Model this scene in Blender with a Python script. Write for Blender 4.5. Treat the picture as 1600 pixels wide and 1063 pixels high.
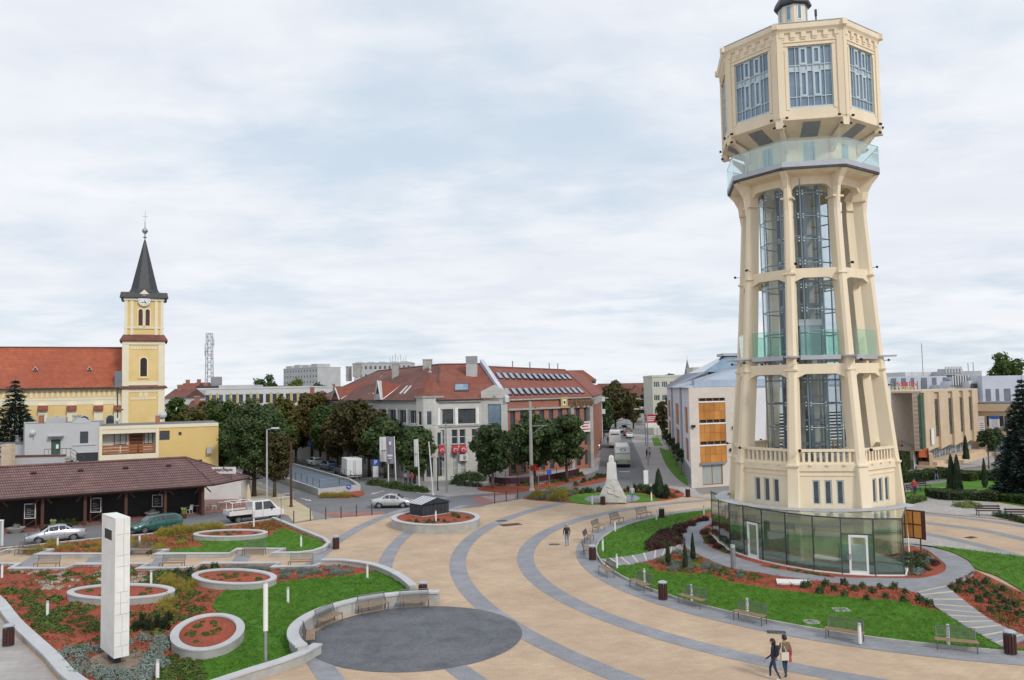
import bpy, bmesh, math, random
from math import sin, cos, pi, radians, sqrt, atan2, hypot
from mathutils import Vector, Matrix
for _o in list(bpy.data.objects): bpy.data.objects.remove(_o)
random.seed(7)
SC = bpy.context.scene
COL = SC.collection
# ------------------------------------------------------------------ camera
F_, P_, R_, H_ = 1252.7, .0615, .0189, 12.3        # focal (px of a 1600 px frame), pitch, roll, eye height
cam_d = bpy.data.cameras.new('camera'); cam = bpy.data.objects.new('camera', cam_d); COL.objects.link(cam)
cam_d.sensor_width = 36; cam_d.lens = 36*F_/1600; cam_d.clip_start = .3; cam_d.clip_end = 8000
cam.matrix_world = Matrix.Translation((0, 0, H_)) @ Matrix.Rotation(pi/2+P_, 4, 'X') @ Matrix.Rotation(-R_, 4, 'Z')
SC.camera = cam
# ------------------------------------------------------------------ world: nishita sky with a broken cloud layer
SUN_EL, SUN_AZ = radians(38), radians(142)          # azimuth of the sun measured clockwise from +Y
W = bpy.data.worlds.new('World'); SC.world = W; W.use_nodes = True
def world_nodes():
    nt = W.node_tree; nt.nodes.clear(); N = nt.nodes.new; L = nt.links.new
    out = N('ShaderNodeOutputWorld'); bg = N('ShaderNodeBackground'); L(bg.outputs[0], out.inputs[0])
    sky = N('ShaderNodeTexSky'); sky.sky_type = 'NISHITA'; sky.sun_disc = False
    sky.sun_elevation = SUN_EL; sky.sun_rotation = SUN_AZ; sky.air_density = 1.0; sky.dust_density = 2.0; sky.ozone_density = 1.5
    tc = N('ShaderNodeTexCoord'); sep = N('ShaderNodeSeparateXYZ'); L(tc.outputs['Generated'], sep.inputs[0])
    def M(op, a, b=None, clamp=False):
        n = N('ShaderNodeMath'); n.operation = op; n.use_clamp = clamp
        for i, v in enumerate((a, b)):
            if v is None: continue
            if isinstance(v, (int, float)): n.inputs[i].default_value = v
            else: L(v, n.inputs[i])
        return n.outputs[0]
    zc = M('MAXIMUM', sep.outputs[2], 0.0); zz = M('ADD', zc, 0.13)
    u = M('DIVIDE', sep.outputs[0], zz); v = M('DIVIDE', sep.outputs[1], zz)
    cmb = N('ShaderNodeCombineXYZ'); L(u, cmb.inputs[0]); L(v, cmb.inputs[1])
    def noise(scale, detail, rough, dist, off, sx=1., sy=1.):
        mp = N('ShaderNodeMapping'); mp.inputs['Location'].default_value = off; mp.inputs['Scale'].default_value = (sx, sy, 1)
        mp.inputs['Rotation'].default_value = (0, 0, .12)
        L(cmb.outputs[0], mp.inputs[0]); n = N('ShaderNodeTexNoise'); n.inputs['Scale'].default_value = scale
        n.inputs['Detail'].default_value = detail; n.inputs['Roughness'].default_value = rough; n.inputs['Distortion'].default_value = dist
        L(mp.outputs[0], n.inputs['Vector']); return n.outputs['Fac']
    def ramp(x, a, b):
        n = N('ShaderNodeMapRange'); n.interpolation_type = 'SMOOTHSTEP'; n.inputs[1].default_value = a; n.inputs[2].default_value = b
        L(x, n.inputs[0]); return n.outputs[0]
    n1 = noise(.9, 5, .5, .25, (3.1, 1.7, 0), .8, 1.0)
    n2 = noise(3.6, 6, .55, .2, (8.2, 4.4, 0), .8, 1.0)
    n3 = noise(.8, 4, .5, .2, (1.3, 9.1, 0), .8, 1.2)
    cov = ramp(M('ADD', M('MULTIPLY', n1, .7), M('MULTIPLY', n2, .3)),   .31, .56)
    shade = ramp(M('ADD', M('MULTIPLY', n3, .6), M('MULTIPLY', n2, .4)), .34, .68)
    lit = N('ShaderNodeMixRGB'); lit.inputs[1].default_value = (.86, .905, .99, 1); lit.inputs[2].default_value = (1.0, 1.025, 1.075, 1); L(shade, lit.inputs[0])
    low = N('ShaderNodeMixRGB'); low.inputs[2].default_value = (.98, 1.02, 1.05, 1); L(lit.outputs[0], low.inputs[1])
    L(M('MULTIPLY', ramp(zc, .13, .0), .75), low.inputs[0])
    gap = N('ShaderNodeMixRGB'); gap.blend_type = 'MIX'
    sk = N('ShaderNodeVectorMath'); sk.operation = 'SCALE'; sk.inputs['Scale'].default_value = .085; L(sky.outputs[0], sk.inputs[0])
    veil = N('ShaderNodeMixRGB'); veil.inputs[0].default_value = .82; veil.inputs[2].default_value = (.78, .905, 1.03, 1); L(sk.outputs[0], veil.inputs[1])
    L(cov, gap.inputs[0]); L(veil.outputs[0], gap.inputs[1]); L(low.outputs[0], gap.inputs[2])
    L(gap.outputs[0], bg.inputs[0]); bg.inputs[1].default_value = 1.0
world_nodes()
sun_d = bpy.data.lights.new('sun', 'SUN'); sun = bpy.data.objects.new('sun', sun_d); COL.objects.link(sun)
sun_d.energy = 2.0; sun_d.angle = radians(10); sun_d.color = (1, .95, .87)
sv = Vector((sin(SUN_AZ)*cos(SUN_EL), cos(SUN_AZ)*cos(SUN_EL), sin(SUN_EL)))
sun.rotation_euler = sv.to_track_quat('Z', 'Y').to_euler()
SC.render.engine = 'CYCLES'
vs = SC.view_settings; vs.view_transform = 'Standard'; vs.look = 'None'; vs.gamma = 1; vs.use_curve_mapping = False; vs.exposure = -0.12
SC.cycles.max_bounces = 6; SC.cycles.transparent_max_bounces = 16

# ------------------------------------------------------------------ helpers
def _ray(x, y):
    a, b = x-800, y-531.5
    x2 = a*cos(R_)-b*sin(R_); y2 = a*sin(R_)+b*cos(R_)
    return Vector((x2/F_, cos(P_)+y2/F_*sin(P_), sin(P_)-y2/F_*cos(P_)))
def G(x, y, z=0.):                      # place on the level z that is seen at (x, y) of the photograph
    d = _ray(x, y); t = (z-H_)/d.z; return Vector((d.x*t, d.y*t, z))
def GY(x, y, Y):                        # place at distance Y
    d = _ray(x, y); t = Y/d.y; return Vector((d.x*t, Y, d.z*t+H_))
class MB:
    def __init__(s): s.v = []; s.f = []; s.m = []; s.cur = 0
    def add(s, vs, fs):
        o = len(s.v); s.v += [tuple(p) for p in vs]
        for f in fs: s.f.append(tuple(i+o for i in f)); s.m.append(s.cur)
    def box(s, x0, x1, y0, y1, z0, z1):
        s.add([(x, y, z) for z in (z0, z1) for y in (y0, y1) for x in (x0, x1)],
              [(0, 2, 3, 1), (4, 5, 7, 6), (0, 1, 5, 4), (2, 6, 7, 3), (0, 4, 6, 2), (1, 3, 7, 5)])
    def rbox(s, c, size, rz=0, rx=0, ry=0):
        M = Matrix.Rotation(rz, 3, 'Z') @ Matrix.Rotation(ry, 3, 'Y') @ Matrix.Rotation(rx, 3, 'X'); c = Vector(c)
        h = [q/2 for q in size]
        s.add([c+M @ Vector((x*h[0], y*h[1], z*h[2])) for z in (-1, 1) for y in (-1, 1) for x in (-1, 1)],
              [(0, 2, 3, 1), (4, 5, 7, 6), (0, 1, 5, 4), (2, 6, 7, 3), (0, 4, 6, 2), (1, 3, 7, 5)])
    def hexa(s, b, t):                  # bottom quad, top quad (same winding, ccw seen from above)
        s.add(list(b)+list(t), [(3, 2, 1, 0), (4, 5, 6, 7), (0, 1, 5, 4), (1, 2, 6, 5), (2, 3, 7, 6), (3, 0, 4, 7)])
    def prism(s, pts, z0, z1, cap=True):
        n = len(pts); a = sum(pts[i][0]*pts[(i+1) % n][1]-pts[(i+1) % n][0]*pts[i][1] for i in range(n))
        if a < 0: pts = pts[::-1]
        s.add([(p[0], p[1], z0) for p in pts]+[(p[0], p[1], z1) for p in pts],
              [(i, (i+1) % n, n+(i+1) % n, n+i) for i in range(n)]+([tuple(range(n-1, -1, -1)), tuple(range(n, 2*n))] if cap else []))
    def loft(s, rings, cap=True):
        n = len(rings[0]); fs = []
        for k in range(len(rings)-1):
            for i in range(n): fs.append((k*n+i, k*n+(i+1) % n, (k+1)*n+(i+1) % n, (k+1)*n+i))
        if cap: fs += [tuple(range(n-1, -1, -1)), tuple(range((len(rings)-1)*n, len(rings)*n))]
        s.add([p for r in rings for p in r], fs)
    def lathe(s, prof, n=16, c=(0, 0, 0), cap=True, a0=0.):
        s.loft([[(c[0]+r*cos(a0+2*pi*i/n), c[1]+r*sin(a0+2*pi*i/n), c[2]+z) for i in range(n)] for r, z in prof], cap)
    def tube(s, a, b, r, r2=None, n=8):
        a, b = Vector(a), Vector(b); r2 = r if r2 is None else r2; d = (b-a).normalized()
        u = d.orthogonal().normalized(); w = d.cross(u)
        s.loft([[p+(u*cos(2*pi*i/n)+w*sin(2*pi*i/n))*q for i in range(n)] for p, q in ((a, r), (b, r2))])
    def pipe(s, pts, r, n=6):
        pts = [Vector(p) for p in pts]; rings = []
        up = None
        for i, p in enumerate(pts):
            d = (pts[min(i+1, len(pts)-1)]-pts[max(i-1, 0)]).normalized()
            u = d.orthogonal().normalized() if up is None else (up-d*up.dot(d)).normalized(); up = u; w = d.cross(u)
            q = r[i] if isinstance(r, (list, tuple)) else r
            rings.append([p+(u*cos(2*pi*k/n)+w*sin(2*pi*k/n))*q for k in range(n)])
        s.loft(rings)
    def quad(s, a, b, c, d): s.add([a, b, c, d], [(0, 1, 2, 3)])
    def poly(s, pts): s.add(pts, [tuple(range(len(pts)))])
    def mesh(s, name, mats=None, smooth=False):
        me = bpy.data.meshes.new(name); me.from_pydata([tuple(v) for v in s.v], [], s.f)
        mats = mats if isinstance(mats, (list, tuple)) else [mats]
        for m in mats:
            if m: me.materials.append(MT(m))
        if len(mats) > 1: me.polygons.foreach_set('material_index', s.m)
        if smooth: me.polygons.foreach_set('use_smooth', [True]*len(me.polygons))
        me.update(); return me
    def build(s, name, mats, parent=None, smooth=False, loc=None, rz=0):
        return put(name, s.mesh(name, mats, smooth), parent, loc, rz)
def put(name, me, parent=None, loc=None, rz=0, sc=None):
    o = bpy.data.objects.new(name, me); COL.objects.link(o)
    if parent: o.parent = parent
    if loc is not None: o.location = loc
    if rz: o.rotation_euler = (0, 0, rz)
    if sc is not None: o.scale = sc if isinstance(sc, (tuple, list)) else (sc, sc, sc)
    return o
def tag(o, label=None, cat=None, group=None, kind=None):
    if label: o['label'] = label
    if cat: o['category'] = cat
    if group: o['group'] = group
    if kind: o['kind'] = kind
    return o
def thing(name, label, cat, loc=(0, 0, 0), rz=0, group=None):
    o = bpy.data.objects.new(name, None); o.empty_display_size = .2; COL.objects.link(o)
    o.location = loc; o.rotation_euler = (0, 0, rz); return tag(o, label, cat, group)
def copy_tree(o, parent=None, loc=None, rz=None, label=None, group=None, sc=None):
    c = o.copy(); COL.objects.link(c)
    if parent: c.parent = parent
    if loc is not None: c.location = loc
    if rz is not None: c.rotation_euler = (0, 0, rz)
    if sc is not None: c.scale = sc if isinstance(sc, (tuple, list)) else (sc, sc, sc)
    if label: c['label'] = label
    if group: c['group'] = group
    for ch in o.children: copy_tree(ch, c)
    return c
def struct(o): o['kind'] = 'structure'; return o
def catmull(pts, n=6, closed=False):
    P = [Vector(p) for p in pts]; out = []; m = len(P)
    for i in range(m if closed else m-1):
        if closed: a, b, c, d = P[i-1], P[i], P[(i+1) % m], P[(i+2) % m]
        else: a, b, c, d = P[max(i-1, 0)], P[i], P[i+1], P[min(i+2, m-1)]
        for k in range(n):
            t = k/n; out.append(.5*((2*b)+(c-a)*t+(2*a-5*b+4*c-d)*t*t+(3*b-a-3*c+d)*t**3))
    if not closed: out.append(P[-1])
    return out
def sheet(name, pts, z, mat, thick=0., kind='structure', parent=None):   # flat area from an outline (any concave outline)
    bm = bmesh.new(); vs_ = [bm.verts.new((p[0], p[1], z)) for p in pts]; f = bm.faces.new(vs_); bm.normal_update()
    if f.normal.z < 0: f.normal_flip()
    if thick:
        r = bmesh.ops.extrude_face_region(bm, geom=[f]); 
        for e in r['geom']:
            if isinstance(e, bmesh.types.BMVert): e.co.z = z
        for v in vs_: v.co.z = z-thick
        bm.normal_update()
    bmesh.ops.triangulate(bm, faces=bm.faces[:], ngon_method='EAR_CLIP')
    bmesh.ops.recalc_face_normals(bm, faces=bm.faces[:]) if thick else None
    me = bpy.data.meshes.new(name); bm.to_mesh(me); bm.free(); me.materials.append(MT(mat))
    o = put(name, me, parent)
    if kind: o['kind'] = kind
    return o
def arcpts(c, r, a0, a1, n): return [(c[0]+r*cos(a0+(a1-a0)*i/n), c[1]+r*sin(a0+(a1-a0)*i/n)) for i in range(n+1)]
def ribbon(pts, w0, w1=None, closed=False):         # outline pairs left/right of a line
    P = [Vector((p[0], p[1])) for p in pts]; n = len(P); L, Rr = [], []
    for i in range(n):
        a = P[i-1] if (closed or i > 0) else P[i]; b = P[(i+1) % n] if (closed or i < n-1) else P[i]
        d = (b-a).normalized(); nn = Vector((-d.y, d.x))
        if 0 < i < n-1 or closed:
            d1 = (P[i]-a).normalized(); k = 1/max(.5, nn.dot(Vector((-d1.y, d1.x))))
        else: k = 1
        L.append(P[i]+nn*w0*k); Rr.append(P[i]-nn*(w0 if w1 is None else w1)*k)
    return L, Rr
def wall_line(mb, pts, w, z0, z1, closed=False, w1=None):
    L, Rr = ribbon(pts, w, w1, closed); n = len(L)
    for i in range(n if closed else n-1):
        j = (i+1) % n
        mb.hexa([(Rr[i].x, Rr[i].y, z0), (Rr[j].x, Rr[j].y, z0), (L[j].x, L[j].y, z0), (L[i].x, L[i].y, z0)],
                [(Rr[i].x, Rr[i].y, z1), (Rr[j].x, Rr[j].y, z1), (L[j].x, L[j].y, z1), (L[i].x, L[i].y, z1)])
def inside(p, poly):
    x, y = p[0], p[1]; r = False; n = len(poly)
    for i in range(n):
        a, b = poly[i], poly[i-1]
        if (a[1] > y) != (b[1] > y) and x < (b[0]-a[0])*(y-a[1])/(b[1]-a[1])+a[0]: r = not r
    return r
# ------------------------------------------------------------------ materials
_M = {}
MDEF = {}
def MT(n):
    if n not in _M: _M[n] = MDEF[n](n)
    return _M[n]
def base(n):
    m = bpy.data.materials.new(n); m.use_nodes = True; nt = m.node_tree; b = nt.nodes['Principled BSDF']; return m, nt, b
def pm(n, c, c2=None, scale=1.5, rough=.8, bump=0., bscale=None, metal=0., spec=.4, detail=6, lo=.35, hi=.65, c3=None, scale3=.15, m3=.5, stretch=None, rand=0., island=0., extra=None):
    """principled material: two colours by noise, a third by a broad noise, fine bump"""
    def mk(nm):
        m, nt, b = base(nm); N = nt.nodes.new; L = nt.links.new
        b.inputs['Roughness'].default_value = rough; b.inputs['Metallic'].default_value = metal; b.inputs['Specular IOR Level'].default_value = spec
        tc = N('ShaderNodeTexCoord'); vec = tc.outputs['Object']
        if stretch:
            mp = N('ShaderNodeMapping'); mp.inputs['Scale'].default_value = stretch; L(vec, mp.inputs[0]); vec = mp.outputs[0]
        col = None
        def mix(f, a, bb, typ='MIX'):
            x = N('ShaderNodeMixRGB'); x.blend_type = typ
            for i, q in ((0, f), (1, a), (2, bb)):
                if hasattr(q, 'links') or hasattr(q, 'is_linked'): L(q, x.inputs[i])
                elif isinstance(q, (int, float)): x.inputs[i].default_value = q
                else: x.inputs[i].default_value = (*q, 1)
            return x.outputs[0]
        def nz(s, d=detail):
            t = N('ShaderNodeTexNoise'); t.inputs['Scale'].default_value = s; t.inputs['Detail'].default_value = d; t.inputs['Roughness'].default_value = .6; L(vec, t.inputs['Vector']); return t.outputs['Fac']
        def mr(x, a, bb, o0=0., o1=1.):
            t = N('ShaderNodeMapRange'); t.inputs[1].default_value = a; t.inputs[2].default_value = bb; t.inputs[3].default_value = o0; t.inputs[4].default_value = o1; L(x, t.inputs[0]); return t.outputs[0]
        if c2: col = mix(mr(nz(scale), lo, hi), c, c2)
        if c3: col = mix(mr(nz(scale3, 4), .42, .62, 0, m3), col if col else c, c3)
        if island:
            g = N('ShaderNodeNewGeometry'); col = mix(mr(g.outputs['Random Per Island'], 0, 1, 0, 1), mix(1., col if col else c, (1-island,)*3, 'MULTIPLY'), mix(1., col if col else c, (1+island,)*3, 'MULTIPLY'))
        if rand:
            g = N('ShaderNodeObjectInfo'); col = mix(g.outputs['Random'], mix(1., col if col else c, (1-rand,)*3, 'MULTIPLY'), mix(1., col if col else c, (1+rand,)*3, 'MULTIPLY'))
        h = None
        if extra: col, h = extra(N, L, vec, col if col else c, mix, mr, nz)
        if col is None: b.inputs['Base Color'].default_value = (*c, 1)
        else: L(col, b.inputs['Base Color'])
        if bump:
            bp = N('ShaderNodeBump'); bp.inputs['Strength'].default_value = bump; bp.inputs['Distance'].default_value = .05
            L(h if h else nz(bscale or scale*6), bp.inputs['Height']); L(bp.outputs[0], b.inputs['Normal'])
        return m
    MDEF[n] = mk
def ex_brick(sx, sy, mortar, mcol, off=.5, axis='z', jit=.25):
    """joint pattern (fine masonry, pavers): brick texture in metres; axis z = vertical faces (u from x+y), xy = ground"""
    def f(N, L, vec, col, mix, mr, nz):
        sp = N('ShaderNodeSeparateXYZ'); L(vec, sp.inputs[0]); cb = N('ShaderNodeCombineXYZ')
        if axis == 'z':
            ad = N('ShaderNodeMath'); ad.operation = 'ADD'; L(sp.outputs[0], ad.inputs[0]); L(sp.outputs[1], ad.inputs[1]); L(ad.outputs[0], cb.inputs[0]); L(sp.outputs[2], cb.inputs[1])
        else: L(sp.outputs[0], cb.inputs[0]); L(sp.outputs[1], cb.inputs[1])
        t = N('ShaderNodeTexBrick'); t.offset = off; t.inputs['Scale'].default_value = 1; t.inputs['Brick Width'].default_value = sx; t.inputs['Row Height'].default_value = sy
        t.inputs['Mortar Size'].default_value = mortar; t.inputs['Mortar Smooth'].default_value = .1; t.inputs['Bias'].default_value = 0
        t.inputs['Color1'].default_value = (1-jit, 1-jit, 1-jit, 1); t.inputs['Color2'].default_value = (1+jit*.6, 1+jit*.6, 1+jit*.6, 1); t.inputs['Mortar'].default_value = (*mcol, 1)
        L(cb.outputs[0], t.inputs['Vector'])
        c = mix(1., col, t.outputs['Color'], 'MULTIPLY')
        inv = N('ShaderNodeMath'); inv.operation = 'SUBTRACT'; inv.inputs[0].default_value = 1; L(t.outputs['Fac'], inv.inputs[1])
        return c, inv.outputs[0]
    return f
def leafmat(n, c, c2, var=.45, trans=.25, rough=.55):
    def mk(nm):
        m, nt, b = base(nm); N = nt.nodes.new; L = nt.links.new
        g = N('ShaderNodeNewGeometry'); tc = N('ShaderNodeTexCoord'); t = N('ShaderNodeTexNoise'); t.inputs['Scale'].default_value = .9; t.inputs['Detail'].default_value = 3
        L(tc.outputs['Object'], t.inputs['Vector'])
        r = N('ShaderNodeMapRange'); r.inputs[1].default_value = .35; r.inputs[2].default_value = .65; L(t.outputs['Fac'], r.inputs[0])
        a = N('ShaderNodeMath'); a.operation = 'MULTIPLY_ADD'; L(g.outputs['Random Per Island'], a.inputs[0]); a.inputs[1].default_value = .6; 
        s_ = N('ShaderNodeMath'); s_.operation = 'MULTIPLY'; L(r.outputs[0], s_.inputs[0]); s_.inputs[1].default_value = .45; L(s_.outputs[0], a.inputs[2])
        oi = N('ShaderNodeObjectInfo'); a2 = N('ShaderNodeMath'); a2.operation = 'MULTIPLY_ADD'; L(oi.outputs['Random'], a2.inputs[0]); a2.inputs[1].default_value = .3; L(a.outputs[0], a2.inputs[2])
        a3 = N('ShaderNodeMath'); a3.operation = 'SUBTRACT'; L(a2.outputs[0], a3.inputs[0]); a3.inputs[1].default_value = .15; a3.use_clamp = True
        x = N('ShaderNodeMixRGB'); x.inputs[1].default_value = (*c, 1); x.inputs[2].default_value = (*c2, 1); L(a3.outputs[0], x.inputs[0])
        L(x.outputs[0], b.inputs['Base Color']); b.inputs['Roughness'].default_value = rough; b.inputs['Specular IOR Level'].default_value = .25
        tr = N('ShaderNodeBsdfTranslucent'); L(x.outputs[0], tr.inputs[0]); ms = N('ShaderNodeMixShader'); ms.inputs[0].default_value = trans
        L(b.outputs[0], ms.inputs[1]); L(tr.outputs[0], ms.inputs[2]); L(ms.outputs[0], nt.nodes['Material Output'].inputs[0])
        return m
    MDEF[n] = mk
def glassmat(n, tint, refl=1.0, rough=.02, ior=1.5):
    def mk(nm):
        m, nt, b = base(nm); N = nt.nodes.new; L = nt.links.new
        t = N('ShaderNodeBsdfTransparent'); t.inputs[0].default_value = (*tint, 1); g = N('ShaderNodeBsdfGlossy'); g.inputs['Roughness'].default_value = rough
        g.inputs[0].default_value = (.95, 1, .98, 1)
        lw = N('ShaderNodeLayerWeight'); lw.inputs[0].default_value = .5; pw = N('ShaderNodeMath'); pw.operation = 'POWER'; L(lw.outputs['Facing'], pw.inputs[0]); pw.inputs[1].default_value = 4
        k = N('ShaderNodeMath'); k.operation = 'MULTIPLY_ADD'; k.use_clamp = True; L(pw.outputs[0], k.inputs[0]); k.inputs[1].default_value = .75; k.inputs[2].default_value = .035*refl
        ms = N('ShaderNodeMixShader'); L(k.outputs[0], ms.inputs[0]); L(t.outputs[0], ms.inputs[1]); L(g.outputs[0], ms.inputs[2]); L(ms.outputs[0], nt.nodes['Material Output'].inputs[0])
        return m
    MDEF[n] = mk
# paving, ground
pm('ground_grey', (.20, .195, .185), (.27, .26, .25), 2.2, .9, .1, 40, c3=(.16, .155, .15), scale3=.05, m3=.5)
pm('paver_tan', (.46, .34, .235), (.55, .415, .29), .55, .85, .25, c3=(.39, .285, .20), scale3=.16, m3=.5, extra=ex_brick(.42, .21, .010, (.85, .84, .83), axis='xy', jit=.07), island=0)
pm('paver_grey', (.245, .25, .275), (.31, .315, .34), .7, .85, .25, c3=(.2, .205, .22), scale3=.2, m3=.4, extra=ex_brick(.42, .21, .010, (.75, .75, .75), axis='xy', jit=.08))
pm('paver_pale', (.36, .335, .32), (.43, .405, .385), .7, .85, .2, c3=(.32, .30, .29), scale3=.15, m3=.5, extra=ex_brick(.5, .5, .012, (.75, .75, .75), axis='xy', jit=.06))
pm('cobble_dark', (.10, .105, .12), (.15, .157, .175), 1.1, .7, .35, c3=(.19, .195, .205), scale3=.35, m3=.45, extra=ex_brick(.12, .12, .012, (.62, .62, .62), axis='xy', jit=.2))
pm('paver_yellow', (.46, .38, .25), (.55, .46, .31), .8, .85, .2, extra=ex_brick(.42, .21, .010, (.75, .75, .75), axis='xy', jit=.08))
pm('paver_red', (.27, .13, .12), (.34, .17, .15), .8, .85, .2, extra=ex_brick(.42, .21, .010, (.8, .8, .8), axis='xy', jit=.1))
pm('asphalt', (.155, .158, .165), (.205, .208, .215), 6, .88, .2, 60, c3=(.13, .133, .14), scale3=.12, m3=.7)
pm('road_paint', (.62, .62, .60), (.42, .42, .41), 3, .7, lo=.45, hi=.75)
pm('concrete', (.36, .355, .335), (.45, .445, .42), 1.6, .85, .15, 25, c3=(.27, .27, .255), scale3=.6, m3=.5)
pm('coping', (.46, .465, .48), (.54, .545, .56), 2.0, .7, .05, 25, c3=(.38, .385, .395), scale3=.5, m3=.4)
pm('grass', (.050, .155, .006), (.10, .265, .012), 9, .9, 1.0, 45, c3=(.075, .165, .012), scale3=.6, m3=.6, detail=14, lo=.3, hi=.7)
pm('mulch', (.26, .050, .024), (.42, .098, .05), 7, .95, .9, 22, c3=(.19, .055, .032), scale3=.45, m3=.55, detail=10)
pm('soil', (.20, .15, .11), (.30, .235, .18), 4, .95, .6, 20)
pm('soil_dark', (.10, .07, .05), (.16, .11, .08), 5, .95, .6, 20)
# masonry, paint, metal
pm('cream', (.785, .665, .49), (.835, .72, .545), .6, .75, .06, 30, c3=(.69, .58, .42), scale3=.5, m3=.4, stretch=(1.6, 1.6, .22))
pm('cream_dark', (.60, .50, .33), (.66, .55, .37), .6, .8)
pm('steel_blue', (.20, .25, .30), (.25, .30, .35), 2, .45, metal=.4)
pm('steel_pale', (.45, .53, .57), (.52, .60, .64), 2, .4, metal=.2)
pm('steel_bench', (.13, .135, .14), (.18, .185, .19), 3, .45, metal=.5)
pm('steel', (.30, .31, .33), (.38, .39, .41), 3, .45, metal=.6)
pm('steel_dark', (.05, .055, .062), (.08, .085, .09), 3, .5, metal=.3)
pm('zinc', (.40, .42, .45), (.48, .50, .54), .8, .5, metal=.3)
pm('zinc_blue', (.33, .40, .50), (.40, .47, .58), .8, .5, metal=.2)
pm('white_paint', (.74, .74, .73), (.80, .80, .79), 1.5, .6, c3=(.66, .655, .64), scale3=.8, m3=.4)
pm('white_stone', (.70, .70, .68), (.79, .79, .775), 1.2, .75, .05, 30, c3=(.62, .615, .59), scale3=.8, m3=.35)
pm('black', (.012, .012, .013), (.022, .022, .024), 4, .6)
pm('black_void', (.006, .006, .007), None, rough=.95, spec=.05)
pm('rubber', (.018, .018, .019), (.028, .028, .029), 8, .85)
pm('wood_brown', (.062, .023, .016), (.105, .038, .026), 3, .6, .1, 30, stretch=(4, 4, .6))
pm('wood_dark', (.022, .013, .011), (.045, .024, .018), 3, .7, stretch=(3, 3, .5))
pm('wood_orange', (.27, .095, .030), (.36, .14, .05), 2, .55, stretch=(3, 3, .7))
pm('wood_slat', (.23, .145, .085), (.32, .21, .13), 3, .6, stretch=(1, 6, 6))
pm('pane', (.035, .045, .055), (.06, .075, .09), .7, .06, spec=1.0)
pm('pane_sky', (.11, .18, .26), (.19, .27, .35), .35, .05, spec=1.0, lo=.4, hi=.6)  # bluish sky reflection put into the pane colour
pm('pane_curtain', (.30, .34, .33), (.40, .43, .42), 1.5, .12, spec=.8, stretch=(6, 6, .4))
pm('pane_teal', (.20, .36, .38), (.26, .42, .43), .8, .08, spec=.8)
glassmat('glass_green', (.80, .93, .88), .9)
glassmat('glass_pav', (.60, .70, .665), 5.0)
glassmat('glass_balcony', (.87, .93, .92), 4.5)
glassmat('glass_clear', (.91, .965, .955), 1.5)
glassmat('glass_shaft', (.80, .86, .88), 1.6)
# ================================================================== ground, plaza, roads, beds
def gpts(px, z=0.): return [G(x, y, z) for x, y in px]
def smooth_px(px, z=0., n=5, closed=False): return catmull(gpts(px, z), n, closed)
_b = MB(); _b.quad((-3000, -200, 0), (3000, -200, 0), (3000, 6000, 0), (-3000, 6000, 0)); struct(_b.build('ground', 'ground_grey'))
TC = Vector((29.2, 59.0)); TW = (22.79, 62.0)        # centre of the round garden, tower axis
sheet('plaza', [(-75, 15), (60, 15), (75, 60), (70, 82), (45, 92), G(1110, 772), G(1070, 776), G(1010, 779), G(900, 772), G(829, 777), G(773, 786), G(750, 792), G(690, 797), G(601, 803.5), G(557, 807), G(509, 811), G(459, 818), G(440, 821), G(300, 834), G(150, 847), G(-60, 872)], .01, 'paver_tan')
# road
road_px = [(300, 702), (380, 735), (430, 765), (487, 797), (520, 808.5), (557, 807), (601, 803.5), (690, 797.5), (750, 792.5), (773, 786.5), (829, 777.5), (900, 769), (1000, 766), (1013, 748), (1000, 715), (988, 690), (978, 664), (957, 664), (940, 690), (937, 722), (930, 737), (900, 749), (850, 762), (780, 771), (700, 776), (655, 771), (605, 760), (575, 750), (545, 722), (480, 702), (430, 690), (380, 683), (300, 678)]
sheet('road', gpts(road_px), .016, 'asphalt')
sheet('market_lane', gpts([(-80, 868), (0, 855), (150, 842.5), (240, 834), (330, 824), (425, 812), (450, 806), (400, 793), (330, 803), (200, 818), (100, 828), (0, 838), (-80, 846)]), .018, 'asphalt')
sheet('market_terrace', gpts([(-80, 845), (0, 836), (200, 816), (395, 795), (370, 770), (200, 780), (0, 792), (-80, 800)]), .03, 'paver_red')
sheet('corner_pavement', gpts([(395, 795), (450, 806), (459, 817), (490, 812), (486, 797), (452, 777), (424, 768), (395, 760), (380, 775)]), .03, 'paver_yellow')
sheet('bank_pavement', gpts([(655, 771.5), (700, 776), (780, 771), (850, 762), (900, 749), (935, 735), (938, 716), (860, 716), (760, 735), (640, 745), (600, 748), (578, 750), (605, 760)]), .03, 'paver_pale')
sheet('street_pavement', gpts([(1000, 766), (1013, 748), (1000, 715), (988, 690), (982, 672), (1010, 672), (1045, 700), (1090, 770), (1110, 780), (1070, 776)]), .04, 'paver_pale')
sheet('crossing', gpts([(735, 776), (790, 771), (812, 775), (805, 779), (770, 786.5), (748, 789)]), .022, 'paver_red')
sheet('crossing_strip', gpts([(500, 800.5), (601, 800), (601, 803.3), (557, 806.8), (520, 808.3)]), .022, 'paver_red')
for i in range(5):
    a = i/5.
    sheet('crossing_bar', gpts([(752+a*22, 776.5+a*9), (806-a*4, 774+a*7), (806-a*4, 774.5+a*7), (752+a*22, 777.1+a*9)]), .028, 'road_paint')
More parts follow.
